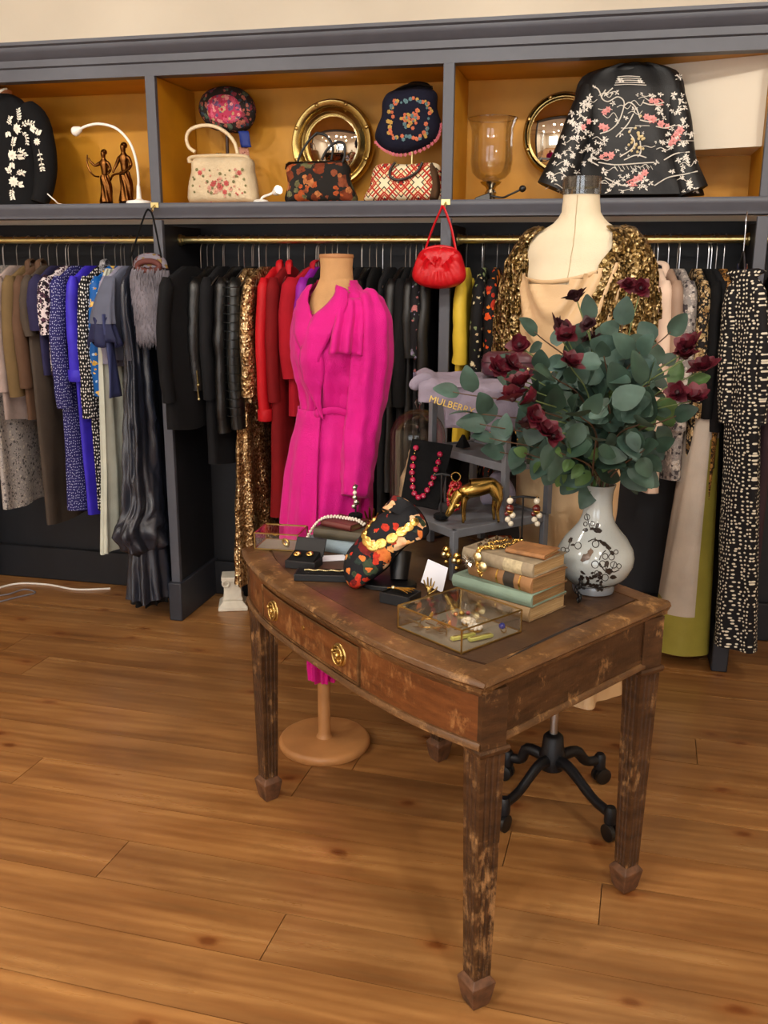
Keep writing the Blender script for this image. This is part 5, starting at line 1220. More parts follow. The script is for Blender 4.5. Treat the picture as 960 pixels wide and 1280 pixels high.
# ------------------------------------------------------------------ things on the table
def on_table(px, py, z=TZ): return at(px, py, Z=z+.0012)
TT = TZ+.0015
VR = rad(13)                                           # yaw that turns local -Y towards the viewer
def book(label, c, rz, w, d, h, cov, pages, bands=None, name='antique_book', group=None):
    t = thing(name, label, 'book', c, rz, group); mb = MB(); q = .003
    mb.box((0, 0, q/2), (w, d, q)).box((0, 0, h-q/2), (w, d, q))
    n = 10; mb.loft([[(x, -d/2-.006*sin(pi*i/n)*1.0+r*.0, h*i/n) for i in range(n+1)]+[(x, -d/2+.003, h-h*i/n) for i in range(n+1)] for x in (-w/2, w/2) for r in (0,)])
    mb.build('cover', cov, t, bevel=.001)
    pg = MB(); pg.box((0, .0, h/2), (w-.008, d-.008, h-2*q)); pg.build('page_block', pages, t, smooth=False)
    if bands:
        for x, wd, m_ in bands:
            MB().loft([[(xx, -d/2-.0072*sin(pi*i/n)-.0004, h*(.02+.96*i/n)) for i in range(n+1)]+[(xx, -d/2+.002, h*(.98-.96*i/n)) for i in range(n+1)] for xx in (x-wd/2, x+wd/2)]).build('spine_band', m_, t)
    return t
def pg_mat(name, a, b):
    if name in MC: return MC[name]
    s = N(name).set(.9, spec=.1); nz_ = s.noise(3, 2, s.co((4, 4, 420))); s.col(s.ramp(nz_.outputs['Fac'], [(.3, a), (.7, b)])); s.bump(nz_.outputs['Fac'], .4, .002); return s.m
PG = pg_mat('old_pages', '#8c6f4a', '#c2a578'); PG2 = pg_mat('brown_pages', '#6e5236', '#a08056')
BC = on_table(641, 755); brz = TR+rad(12)
def bp(dx, dy, z): return V((BC.x, BC.y, z))+Matrix.Rotation(brz, 3, 'Z') @ V((dx, dy, 0))
z = TT
bk = [('lowest thick book of the stack by the vase, with bare page edges', .20, .145, .034, plain('tan_board_cover', '#7d6546', .7, var=.25), PG, None, .0, .0, 0),
      ('sage green cloth book second from the bottom of the vase-side stack', .225, .145, .030, cloth('sage_cloth', '#76897a', .8, var=.2), PG2, None, -.012, .0, 2),
      ('tan leather book with dark spine label under the grey book', .19, .13, .036, plain('tan_leather', '#86603c', .5, var=.3, bst=.2), PG2, [(.03, .03, plain('dark_label', '#2c241c', .6)), (.062, .004, GOLD), (-.005, .004, GOLD)], .006, .006, -3),
      ('worn grey-beige book with lettered spine near the top of the stack', .20, .132, .032, plain('grey_beige_cover', '#8f8068', .7, var=.3, vs=30), PG, [(.045, .05, plain('pale_label', '#b5a684', .7, var=.3, vs=90))], -.004, .004, 1),
      ('small orange-tan pamphlet lying on top of the book stack', .10, .075, .012, plain('orange_tan_cover', '#96683f', .7, var=.3, vs=40), PG, None, .042, .012, 8)]
for lb, w, d, h, cov, pg, bn, dx, dy, da in bk:
    book(lb, bp(dx, dy, z), brz+rad(da), w, d, h, cov, pg, bn); z += h+.0004
ZTOP = z-.0124
def tpt(dx, dy, zz): return bp(dx, dy, zz)
# gold necklace heaped over the stack
def beads(mb, pts, r, step=2.0, rs=None):
    pts = [V(p) for p in pts]; acc = 0; mb.ball(pts[0], r, 7); last = pts[0]
    for p in pts:
        if (p-last).length >= r*step*.95: mb.ball(p, r*(1 if not rs else rs()), 7); last = p
t = thing('gold_necklace', 'gold link necklace draped over the top of the book stack and down its spines', 'necklace', bp(0, 0, ZTOP)); c0 = bp(0, 0, ZTOP)
mb = MB(); Rr = random.Random(8); pts = []
loop = [(-.06, -.02), (-.05, .02), (-.03, .045), (-.018, .05), (-.02, .02), (-.03, -.02), (-.045, -.045), (-.052, -.066)]
cv = [tpt(x, y, ZTOP+.006)-c0 for x, y in loop]+[tpt(-.05, -.078, ZTOP-.02)-c0, tpt(-.035, -.081, ZTOP-.05)-c0]
for i, p in enumerate(bez(cv, 84)):
    mb.torus(p, .0046, .0015, 10, 5, (Rr.uniform(-1, 1), Rr.uniform(-1, 1), Rr.uniform(.2, 1)))
mb.build('chain', GOLD, t)
mb = MB()
for x, y, zz in ((-.05, -.078, ZTOP-.012), (-.03, -.082, ZTOP-.03)):
    p = tpt(x, y, zz)-c0; mb.lathe([(.012, 0), (.009, .004), (.004, .006)], 16, p, (-.5, -.86, 0))
mb.build('pendant', PALEGOLD, t)
t = thing('crystal_necklace', 'dark sparkling crystal necklace heaped beside the gold chain on the books', 'necklace', c0)
mb = MB()
for _ in range(70): mb.ball(tpt(min(-.014, Rr.gauss(-.045, .02)), min(.055, Rr.gauss(.015, .022)), ZTOP+.005)-c0, Rr.uniform(.003, .0055), 6)
mb.build('stones', plain('smoky_crystal', '#6a5a44', .12, .6, var=.5, vs=200), t, smooth=False)
mb = MB()
p = tpt(-.082, -.074, ZTOP-.030)-c0
for i in range(14): a = i/14*2*pi; e = V((cos(a), 0, sin(a))); mb.tube([p, p+Matrix.Rotation(brz, 3, 'Z') @ (e*.016)], [.0022, .0012], 5)
mb.ball(p, .006, 10); mb.build('starburst', SILVER, t)
# vase ------------------------------------------------------------------
def vase_mat():
    s = N('vase_glaze').set(.14, spec=.5, coat=.4); sep = s.n('ShaderNodeSeparateXYZ'); s.l(s.co(), sep.inputs[0]); zc = sep.outputs[2]
    base = s.ramp(zc, [(0, '#74777d'), (.022, '#7d8085'), (.026, '#a3a9a7'), (.2, '#a8adac'), (.26, '#8f9696')])
    spk = s.math('LESS_THAN', s.vor(260).outputs['Distance'], .16)
    s.col(s.mix(s.math('MULTIPLY', spk, .35), base, '#6d7070')); return s.m
VC_ = V((at(741, 738, Z=TT).x, at(741, 738, Z=TT).y, TT)); t = thing('porcelain_vase', 'white bottle vase painted with dark birds and blossom branches', 'vase', VC_)
pr = [(.040, 0), (.049, .002), (.051, .012), (.049, .02), (.060, .026), (.078, .045), (.089, .068), (.0915, .088), (.087, .108), (.072, .134), (.054, .155), (.042, .172), (.035, .192), (.0325, .22), (.0335, .246), (.038, .262), (.0385, .265)]
pr = [(r*1.03, z_*1.02) for r, z_ in pr]; vm = MB().lathe(pr+[(r-.004, z_) for r, z_ in reversed(pr[9:])], 64, caps=(True, True)); vb = vm.build('body', vase_mat(), t)
vt = tree_of(vm); dk = MB(); brn = MB()
def vring(mb, x, y, r, w=.0011):
    ps = [snap(vt, VC_, x+r*cos(e), y+r*1.05*sin(e), .0003) for e in [2*pi*j/14 for j in range(14)]]
    if all(p is not None for p in ps): mb.tube(ps, w, 5, True)
def vblob(mb, x, y, rx, ry=None, ang=0, sd=0):
    ry = ry or rx; R = random.Random(sd+x*7+y); ps = []
    for j in range(14):
        e = 2*pi*j/14; k = R.uniform(.75, 1.15); u, v_ = rx*k*cos(e), ry*k*sin(e); ps.append(snap(vt, VC_, x+u*cos(ang)-v_*sin(ang), y+u*sin(ang)+v_*cos(ang), .0006))
    cc = snap(vt, VC_, x, y, .0007)
    if cc is not None and all(p is not None for p in ps): mb.add([cc]+ps, [(0, (j+1) % 14+1, j+1) for j in range(14)])
def vline(mb, pts, w=.0013):
    ps = [snap(vt, VC_, p.x, p.y, .0003) for p in bez([V((*q, 0)) for q in pts], 16)]; ps = [p for p in ps if p is not None]
    if len(ps) > 2: mb.tube(ps, w, 5)
for x, y, r in ((722.5, 682, 4), (744.5, 680, 4.2), (743.8, 705.6, 4.3), (756.4, 695.6, 3.5), (764.4, 696.3, 3.6), (773.7, 707.6, 2.8), (753, 705, 4), (767, 706, 4), (756.4, 722, 4), (733.8, 646.5, 3.4), (731.8, 655, 2.3), (740.5, 654.4, 2.8), (704, 687, 2.8), (709, 687.6, 2.4), (746, 716, 2.6), (770, 690, 2.6)): vring(dk, x, y, r)
for x, y, a_, b_, g in ((732, 637, 3.6, 3.6, 0), (731.4, 662.4, 3.6, 2.8, 0), (747, 663, 5.5, 3.2, .2), (746.5, 657, 2.2, 3.6, .3), (740, 661, 3, 2, 0), (755, 679.7, 5.5, 3, .5), (760, 684, 4.5, 2.6, .7), (765, 691, 3.4, 2.4, .9), (761, 714, 5, 4, 0), (758.5, 706, 2.8, 6, .2), (766.4, 721.5, 4.4, 2.6, 0), (713, 675, 2.4, 4.4, .5), (716, 681, 3.2, 1.6, 0), (750, 676, 3, 1.4, 0), (752, 721, 2.2, 4, 0)): vblob(dk, x, y, a_, b_, g)
for pts in ([(733, 641), (735, 650), (738, 660), (746, 664)], [(735, 677), (742, 674), (748, 676), (756, 680), (764, 692)], [(749, 703), (754, 711), (761, 718)], [(769, 702), (765, 711), (762, 719)], [(710, 686), (714, 674)], [(744, 672), (744, 677)], [(757, 688), (752, 693), (749, 700)], [(745, 730), (760, 733), (775, 728), (783, 722)], [(735, 733), (750, 735), (770, 731)], [(762, 714), (768, 715), (774, 712)]): vline(dk, pts)
Rv = random.Random(5)
for _ in range(30): vblob(dk, Rv.uniform(725, 752), Rv.uniform(716, 738), Rv.uniform(1.6, 4.2), Rv.uniform(1.4, 3), Rv.uniform(0, 3))
vblob(brn, 733, 696, 7, 4.4, -.5); vblob(brn, 738, 690, 3.4, 5, .3); vblob(brn, 729, 700, 4, 2.6, 0)
for mb, nm, mt in ((dk, 'dark_blossom_painting', plain('vase_ink', '#231a15', .3, bst=0)), (brn, 'brown_bird_painting', plain('vase_brown', '#5a4230', .3, var=.4, vs=60, bst=0))):
    v0, f0 = list(mb.v), list(mb.f); n0 = len(v0); mb.v += [(-x, -y, z_) for x, y, z_ in v0]; mb.f += [tuple(i+n0 for i in f) for f in f0]; mb.mi += [0]*len(f0)
    mb.build(nm, mt, vb)
# eucalyptus and burgundy flowers ------------------------------------------
LEAF = None
def leaf_mat(name, a, b, c):
    s = N(name).set(.5, spec=.35); s.col(s.ramp(s.noise(14, 3).outputs['Fac'], [(.3, a), (.55, b), (.75, c)])); s.bump(s.noise(60, 2).outputs['Fac'], .15, .003); return s.m
LF = [leaf_mat('eucalyptus_leaf', '#2a3d34', '#3d554b', '#55706a'), leaf_mat('deep_leaf', '#1f3027', '#2d4336', '#3b5546'), leaf_mat('fresh_leaf', '#37502a', '#4a6634', '#5c7648')]
STEM = plain('brown_stem', '#5a4230', .7, var=.3); STEMG = plain('green_stem', '#6a7a4a', .6, var=.2)
BURG = plain('burgundy_petal', '#50071a', .55, var=.45, vs=40, bst=.1); DKB = plain('dark_petal', '#2e0812', .6, var=.3, bst=.1)
MOUTH = VC_+V((0, 0, .262)); Rf = random.Random(17)
def leaf(mb, p, d, nrm, l, w, fold=.12, cup=.1):
    d = d.normalized(); s_ = d.cross(nrm).normalized(); nn = s_.cross(d).normalized(); rows = []
    for i in range(8):
        q = i/7; hw = w*.5*(sin(pi*(q**.8*.94+.04))**.75); c = p+d*(l*q)-nn*(cup*l*q*q)
        rows.append([c+s_*hw*e+nn*(fold*hw*abs(e)) for e in (-1, -.55, 0, .55, 1)])
    rows[0] = [p+s_*w*.02*e for e in (-1, -.5, 0, .5, 1)]
    mb.loft(rows, closed=False, caps=(False, False))
def ray_pt(px, py, Y): return at(px, py, Y=Y)
def branch(px, py, Y, mat, nl, size, label, grp, droop=.0, sd=0, seg=.28):
    R = random.Random(sd); tip = ray_pt(px, py, Y); m0 = MOUTH+V((R.uniform(-.02, .02), R.uniform(-.02, .02), 0))
    dv = tip-m0; mid = m0+V((dv.x*.32, dv.y*.35, dv.z*.55+.05+droop)); pts = bez([m0+V((0, 0, -.12)), m0, mid, tip], 30)
    t = thing('eucalyptus_branch', label, 'branch', VC_+V((0, 0, .15)), group=grp); c = VC_+V((0, 0, .15))
    MB().tube([p-c for p in pts], [lerp(.0036, .0014, i/30) for i in range(31)], 6).build('stem', STEM, t)
    mb = MB(); k0 = int(30*(1-seg*1.9)); k0 = max(15, k0) if dv.length > .24 else 20; vw = (CAM-tip).normalized()
    for i in range(nl):
        q = lerp(k0/30, 1, i/(nl-1)); j = min(29, int(q*30)); p = pts[j]; tg = (pts[j+1]-pts[j]).normalized()
        sd_ = 1 if i % 2 else -1; per = tg.cross(vw).normalized(); a = R.uniform(-.9, .9)
        d = (tg*R.uniform(.1, .6)+per*sd_*cos(a)+vw*sin(a)*.8+V((0, 0, R.uniform(-.35, .25)))) if i < nl-1 else tg
        nrm = (vw*R.uniform(.5, 1)+V((R.uniform(-.6, .6), R.uniform(-.5, .5), R.uniform(.1, .9)))).normalized()
        s_ = size*R.uniform(.7, 1.12)*(1 if q < .85 else .8)
        d = d.normalized(); pt = p+d*.008
        leaf(mb, pt-c, d, nrm, s_, s_*R.uniform(.62, .85), R.uniform(.05, .25), R.uniform(0, .25))
    o = mb.build('leaf_spray', mat, t, angle=80); return t
br = [(566, 490, 2.16, 0, 7, .088, 0), (585, 515, 2.13, 0, 7, .088, -.01), (612, 548, 2.12, 0, 7, .08, -.04), (600, 530, 2.12, 0, 6, .085, -.03), (625, 565, 2.14, 0, 6, .075, -.06), (640, 450, 2.18, 0, 8, .075, 0), (668, 415, 2.2, 0, 8, .07, 0), (690, 470, 2.1, 1, 8, .08, 0), (715, 440, 2.2, 0, 8, .075, 0), (738, 400, 2.3, 1, 8, .075, 0), (755, 445, 2.14, 0, 8, .085, 0),
      (778, 405, 2.25, 0, 8, .085, 0), (800, 440, 2.2, 0, 8, .08, 0), (812, 480, 2.12, 1, 8, .085, 0), (838, 415, 2.3, 0, 6, .07, 0), (862, 480, 2.22, 2, 6, .08, 0), (845, 520, 2.16, 1, 8, .085, -.03), (820, 560, 2.18, 1, 8, .08, -.06), (800, 530, 2.05, 0, 8, .085, -.02), (760, 505, 2.02, 0, 9, .085, 0),
      (725, 520, 2.0, 1, 9, .085, -.02), (690, 545, 2.06, 1, 8, .08, -.05), (665, 510, 2.06, 1, 8, .08, -.02), (745, 550, 2.0, 1, 8, .075, -.05), (655, 566, 2.15, 2, 6, .055, -.06), (806, 562, 2.1, 1, 6, .07, -.06), (700, 566, 2.04, 2, 7, .045, -.05), (650, 480, 2.3, 1, 8, .08, 0), (830, 455, 2.4, 1, 8, .08, 0), (760, 470, 2.42, 1, 9, .09, 0), (705, 500, 2.4, 1, 9, .09, 0)]
LBL = ['grey-green eucalyptus branch with round leaves in the porcelain vase', 'deep green branch with broad leaves in the porcelain vase', 'fresh light green leafy sprig low in the porcelain vase']
for i, (px, py, Y, k, nl, sz, dr) in enumerate(br):
    branch(px, py, Y, LF[k], nl+2, sz, LBL[k], ['grey-green branches in the vase', 'deep green branches in the vase', 'fresh green sprigs in the vase'][k], dr, 100+i)
def bloom(px, py, Y, size, dark=False, sd=0):
    R = random.Random(sd); p = ray_pt(px, py, Y); c = VC_+V((0, 0, .15)); vw = (CAM-p).normalized()
    nm = 'dark burgundy cosmos flower on a thin stem above the leaves' if dark else 'burgundy red cosmos flower on a thin stem among the leaves'
    t = thing('cosmos_flower', nm, 'flower', c, group='dark burgundy flowers in the vase' if dark else 'burgundy red flowers in the vase')
    m0 = MOUTH+V((R.uniform(-.022, .022), R.uniform(-.022, .022), 0)); dv = p-m0
    MB().tube([q-c for q in bez([m0+V((0, 0, -.1)), m0, m0+V((dv.x*.4, dv.y*.4, dv.z*.6+.03)), p], 24)], .0016, 5).build('stem', STEMG, t)
    ax = (vw*R.uniform(.1, .7)+V((R.uniform(-.7, .7), R.uniform(-.3, .3), R.uniform(.2, 1)))).normalized(); u = ax.orthogonal().normalized(); w = ax.cross(u); mb = MB(); n = 8
    for ly in range(2):
        for i in range(n):
            a = 2*pi*(i+.5*ly)/n+R.uniform(-.15, .15); d = (u*cos(a)+w*sin(a))*1.0+ax*R.uniform(.1, .8)+ax*.5*ly
            leaf(mb, p-c, d, ax, size*(1-.25*ly)*R.uniform(.8, 1.05), size*.85, .3, R.uniform(-.45, .2))
    mb.build('petals', DKB if dark else BURG, t, angle=80); MB().ball(p-c+ax*.004, size*.22, 8).build('centre', DKB, t)
for i, (x, y, Y, s, dk) in enumerate([(721, 375, 2.24, .040, 1), (785, 358, 2.34, .030, 0), (801, 361, 2.34, .030, 0), (694, 410, 2.14, .040, 1), (708, 421, 2.12, .036, 0), (736, 408, 2.22, .028, 1), (712, 456, 2.06, .036, 0), (649, 432, 2.2, .034, 0), (622, 462, 2.14, .036, 0), (638, 457, 2.14, .034, 0), (652, 482, 2.06, .042, 0), (641, 500, 2.04, .042, 0), (668, 500, 2.04, .036, 0), (664, 522, 2.02, .040, 0), (680, 540, 2.02, .038, 0), (691, 547, 2.03, .030, 0), (660, 535, 2.04, .034, 1), (862, 436, 2.2, .046, 0), (880, 462, 2.2, .044, 0), (868, 500, 2.16, .042, 0), (848, 492, 2.16, .034, 0), (857, 448, 2.18, .036, 0), (740, 425, 2.3, .03, 1)]):
    bloom(x, y, Y, s*.95, bool(dk), 300+i)
# stepped grey display stand ------------------------------------------------
GW = plain('grey_painted_wood', '#63656b', .6, var=.12, vs=25, bs=40, bst=.15)
Z1, Z2, Z3 = .917, 1.068, 1.262
SM = tw(0, 0, 0); t = thing('display_stand', 'stepped grey wooden display stand with three trays behind the books', 'display stand', tw(-.12, .49, TT), TR)
def sl(x, y, z_): return (x+.12, y-.49, z_-TT)
def tray(x0, x1, y0, y1, z_, name='shelf'):
    mb = MB(); c = sl((x0+x1)/2, (y0+y1)/2, z_-.006); mb.box(c, (x1-x0, y1-y0, .008))
    for a in (y0, y1): mb.box(sl((x0+x1)/2, a, z_-.008), (x1-x0+.012, .012, .022))
    for a in (x0, x1): mb.box(sl(a, (y0+y1)/2, z_-.008), (.012, y1-y0+.012, .022))
    mb.build(name, GW, t, bevel=.0015)
tray(-.245, .017, .325, .632, Z1); tray(-.30, .017, .488, .64, Z2); tray(-.30, .017, .488, .64, Z3)
def post(x, y, z0, z1): MB().box(sl(x, y, (z0+z1)/2), (.017, .017, z1-z0)).build('post', GW, t, bevel=.0015)
post(.017, .325, TT, Z1); post(-.245, .325, TT, Z1); post(.017, .632, TT, Z1); post(-.245, .632, TT, Z1)
post(.017, .488, Z1, Z3); post(-.30, .488, Z1*0+TT, Z3); post(.017, .64, Z1, Z3); post(-.30, .64, TT, Z3)
def onst(x, y, z_): return tw(x, y, z_+.0035)
# lavender dust bag with gold lettering and the burgundy case
c = tw(-.14, .56, Z3+.004); t = thing('dust_bag', 'lavender cloth dust bag with gold lettering draped over the top tray', 'bag', c, VR)
LAVB = cloth('lavender_flannel', '#847b8b', .9, weave=.3)
def dq(px, py, Y): p = at(px, py, Y=Y)-c; return Matrix.Rotation(-VR, 3, 'Z') @ p
top = MB(); yf = -.11
W0, W1 = dq(522, 455, 2.44).x, dq(690, 455, 2.44).x
def cl(u, v):                                        # cloth: lies on the tray then falls over its front
    x = lerp(W0, W1, u); s_ = v*.415; 
    if s_ < .29: y, z_ = .10-s_, .006
    else: a = min(pi/2, (s_-.29)/.02); y, z_ = -.19-.012*sin(a), .006-.012*(1-cos(a))-max(0, s_-.32)
    k = nz(u*5, v*5, 2.2)*.012+nz(u*13, v*12, 5)*.004
    z_ += abs(k) if s_ < .29 else -.05*(1-v)*0+.012*sin(u*9)*(v-.65)-(.03*max(0, .12-u)/.12)*0
    if u < .16: z_ += .012*sin(u/.16*pi)
    y -= abs(k)*(1.2 if s_ > .29 else 0)+(.012*sin(u*14) if s_ > .31 else 0)
    if s_ > .29 and u < .2: z_ = max(z_, -.03-.02*u)
    return (x, y, z_)
top.grid(cl, 60, 44); top.build('cloth', LAVB, t, angle=85, solid=.004)
MB().tube(bez([(W0+.03, -.16, .008), (W0+.01, -.175, .016), (W0-.008, -.18, .008), (W0-.014, -.185, -.004)], 10), [.02, .022, .022, .02, .019, .018, .017, .016, .015, .013, .008], 10, flat=.6).build('drawn_corner', LAVB, t)
def text(s, size, m_, parent, loc, rot, name, ext=.0006):
    cu = bpy.data.curves.new(name, 'FONT'); cu.body = s; cu.size = size; cu.extrude = ext; cu.align_x = 'CENTER'; cu.align_y = 'CENTER'; cu.materials.append(m_)
    tmp = bpy.data.objects.new('tmp', cu); COL.objects.link(tmp); me = bpy.data.meshes.new_from_object(tmp.evaluated_get(bpy.context.evaluated_depsgraph_get())); bpy.data.objects.remove(tmp)
    o = bpy.data.objects.new(name, me); COL.objects.link(o); o.parent = parent; o.location = loc; o.rotation_euler = rot; return o
GT = plain('gold_print', '#d8b860', .4, .6, var=.05, bst=0)
lx = dq(566, 468, 2.3).x; yl = -.222
tl_ = text('MULBERRY', .024, GT, t, (lx, yl, -.038), (rad(90), rad(16), 0), 'lettering')
tr_ = MB(); o0 = V((lx-.006, yl, -.013))
tr_.tube([o0, o0+V((0, 0, .014))], .0009, 5)
for dx, dz in ((-.006, .012), (.006, .012), (0, .017), (-.004, .017), (.004, .017)): tr_.ball(o0+V((dx, 0, dz)), .003, 7)
tr_.build('emblem', GT, t)
c = tw(-.085, .57, Z3+.024); t = thing('jewellery_case', 'burgundy leather case with four gold studs lying on the lavender dust bag', 'case', c, VR); BL = plain('burgundy_leather', '#4a2230', .42, var=.2, bs=90, bst=.2)
rows = []
for z_, sx, sy in ((0, .062, .045), (.004, .066, .049), (.03, .067, .05), (.048, .062, .045), (.056, .05, .034), (.058, .03, .018)):
    rows.append([(sx*math.copysign(abs(cos(a))**.35, cos(a)), sy*math.copysign(abs(sin(a))**.35, sin(a)), z_) for a in [2*pi*j/48 for j in range(48)]])
MB().loft(rows).build('body', BL, t)
MB().tube([(.0665*math.copysign(abs(cos(a))**.35, cos(a)), .0497*math.copysign(abs(sin(a))**.35, sin(a)), .034) for a in [2*pi*j/48 for j in range(48)]], .0012, 5, True).build('seam', plain('dark_burgundy', '#2a121a', .5), t)
for x in (-.048, -.017, .017, .048): MB().ball((x, -.0505, .018), .0042, 8, (1, .6, 1.2)).build('stud', PALEGOLD, t)
# ruby necklace on its black board -------------------------------------------
def board():
    c = onst(-.17, .385, Z1); Y = c.y; t = thing('necklace_board', 'black velvet easel board on the lower tray carrying the ruby necklace', 'display board', c)
    tn = thing('ruby_necklace', 'ruby red stone necklace hanging on the black velvet board', 'necklace', c)
    Pp = [at(500, 628, Y=c.y-.05), at(547, 637, Y=c.y-.045), at(566, 556, Y=c.y+.03), at(515, 548, Y=c.y+.025)]
    a, b, d, e = [p-c for p in Pp]; n = (b-a).cross(e-a).normalized()
    if n.y > 0: n = -n
    dz = min(a.z, b.z); sh = V((0, 0, -dz+.001)) if dz < .001 else V((0, 0, 0))
    a, b, d, e = a+sh, b+sh, d+sh, e+sh
    MB().hexa([a, b, b-n*.01, a-n*.01], [e, d, d-n*.01, e-n*.01]).build('panel', BLACKV, t, bevel=.002)
    mm = (d+e)/2; MB().hexa([mm-n*.012+V((-.02, .075, -mm.z+.002)), mm-n*.012+V((.02, .075, -mm.z+.002)), mm-n*.012+V((.02, .083, -mm.z+.002)), mm-n*.012+V((-.02, .083, -mm.z+.002))], [mm-n*.012+V((-.012, 0, -.01)), mm-n*.012+V((.012, 0, -.01)), mm-n*.012+V((.012, .006, -.01)), mm-n*.012+V((-.012, .006, -.01))]).build('easel_leg', BLACKV, t)
    def onp(x, y):                                   # where the photo pixel meets the board
        r = FWD+RT*((x-480)/F_PX)+DN*((y-640)/F_PX); q = (c+a+n*.004-CAM).dot(n)/r.dot(n); return CAM+r*q-c
    px = [(520, 560), (517, 573), (516, 583), (515, 591), (516, 600), (516, 609), (518, 617), (523, 622), (529, 620), (534, 613), (539, 605), (542, 597), (545, 587), (548, 578), (550, 568)]
    pts = [onp(*p) for p in px]
    for p in pts:
        MB().lathe([(.0078, 0), (.0078, .004), (.005, .0075), (.0, .0085)], 8, p, n, caps=(True, False)).build('stone', RUBY, tn, smooth=False)
    ch = MB(); bz = bez(pts, 56)
    for p in bz: ch.ball(p+n*.001, .0022, 6)
    ch.build('setting', GOLD, tn)
board()
# glass dome --------------------------------------------------------------
def dome():
    p = at(523, 652, Z=TT); c = V((p.x, p.y, TT)); c = tw(-.40, .53, TT); q = at(522, 560, Y=c.y); c = V((q.x, c.y, TT))
    t = thing('glass_dome', 'glass cloche dome behind the ruby necklace board', 'dome', c); hh = at(522, 511, Y=c.y).z-TT; r = .082
    MB().lathe([(r+.016, 0), (r+.018, .008), (r+.012, .014), (r, .016)], 40).build('base', plain('dark_wood_plinth', '#2e1d14', .4), t)
    pr = [(r, .016), (r, hh-r)]+[(r*cos(rad(a)), hh-r+r*sin(rad(a))) for a in range(8, 89, 8)]+[(.004, hh)]
    MB().lathe(pr, 48, caps=(False, True)).build('glass', glass('dome_glass', '#f6f4f0', .02, .5), t)
    MB().lathe([(.004, hh-.002), (.006, hh+.008), (.011, hh+.016), (.008, hh+.026), (.0, hh+.03)], 16, caps=(True, False)).build('knob', GLASS, t)
    g = thing('gilded_bust', 'crumpled pale gold bust form standing inside the glass dome', 'ornament', c+V((0, 0, .0165))); rows = []
    for i in range(20):
        q = i/19; z_ = .235*q; rr = sinterp([(0, .045), (.3, .058), (.6, .05), (.8, .034), (.92, .026), (1, .02)], q)
        rows.append([((rr+.007*nz(cos(a)*4, sin(a)*4, q*9))*cos(a), (rr+.007*nz(cos(a)*4+3, sin(a)*4, q*9))*sin(a)*.8, z_) for a in [2*pi*j/48 for j in range(48)]])
    MB().loft(rows).build('body', plain('crumpled_pale_gold', '#cfc09a', .4, .55, var=.25, vs=40, bs=70, bst=.8), g); MB().ball((0, -.0, .026), .05, 20, (1.1, 1, .5)).build('gold_lace', plain('gold_lace', '#d6b04a', .3, 1, bs=120, bst=.9), g)
dome()
# earring stands --------------------------------------------------------------
def tstand(label, c, h, w=.05, base='block', rz=VR):
    t = thing('earring_stand', label, 'earring stand', c, rz); mb = MB()
    if base == 'block': mb.lathe([(.018, 0), (.02, .002), (.02, .012), (.016, .014)], 8)
    else: mb.lathe([(.02, 0), (.021, .003), (.004, .036 if h < .15 else .1)], 4)
    mb.build('base', BLACKV, t, bevel=.001)
    if h: MB().cyl((0, 0, .01), (0, 0, h), .0025, n=8).tube([(-w/2, 0, h-.004), (0, 0, h), (w/2, 0, h-.004)], .0032, 8).build('cross_arm', BLACKP, t)
    return t
def earring(label, c, parts, group=None):
    t = thing('drop_earring', label, 'earring', c, VR, group)
    MB().tube(bez([(0, .003, .004), (0, -.003, .007), (0, -.004, 0)], 6), .0007, 5).build('hook', GOLD, t)
    for nm, mt, x, z_, r in parts: MB().ball((x, -.004, z_), r, 10, (1, .7, 1)).build(nm, mt, t)
    return t
GAR = plain('garnet', '#5c1410', .12, var=.3, coat=.6, bst=0); WST = plain('cream_stone', '#eadfc8', .25, coat=.5, bst=0)
c = onst(-.05, .56, Z2); tstand('black earring stand on the middle tray with gold flower earrings', c, .095, .05)
for s_ in (-1, 1): earring('gold flower drop earring hanging on the black stand of the middle tray', c+Matrix.Rotation(VR, 3, 'Z') @ V((s_*.022, -.002, .088)), [('blossom', PALEGOLD, 0, -.008, .009), ('blossom', GOLD, -.005, -.022, .008), ('blossom', PALEGOLD, .005, -.026, .008), ('drop', GOLD, 0, -.042, .007), ('drop', PALEGOLD, 0, -.056, .006)], 'gold flower earrings on the middle tray')
tstand('small black cone ring holder at the front of the middle tray', onst(-.01, .525, Z2), 0, base='cone')
tstand('small black cone ring holder at the left of the middle tray', onst(-.22, .535, Z2), 0, base='cone')
c = onst(-.085, .36, Z1); tstand('tall thin black earring stand before the golden deer', c, .12, .045)
c = tw(.075, .50, TT); hh = .208
tstand('black cone earring stand beside the books with garnet earrings', c, hh, .08, 'cone')
for s_ in (-1, 1): earring('garnet and cream stone drop earring hanging beside the books', c+Matrix.Rotation(VR, 3, 'Z') @ V((s_*.034, -.002, hh-.004)), [('stone', WST, 0, -.006, .0085), ('stone', GAR, 0, -.026, .011), ('stone', GAR, -.007, -.04, .007), ('stone', WST, .008, -.044, .008), ('stone', WST, -.004, -.055, .008), ('stone', WST, .004, -.066, .0075), ('setting', GOLD, 0, -.033, .0095)], 'garnet earrings beside the books')
for (x, y) in ((558, 682), (571, 690)):
    q = at(x, y, Y=tw(.017, .318, 0).y-.012); earring('gold cluster earring hanging from the front of the lower tray', q, [('bead', GOLD, 0, -.01, .010), ('bead', PALEGOLD, -.006, -.022, .008), ('bead', GOLD, .006, -.024, .008), ('drop', GOLD, 0, -.042, .006)], 'gold cluster earrings at the lower tray')
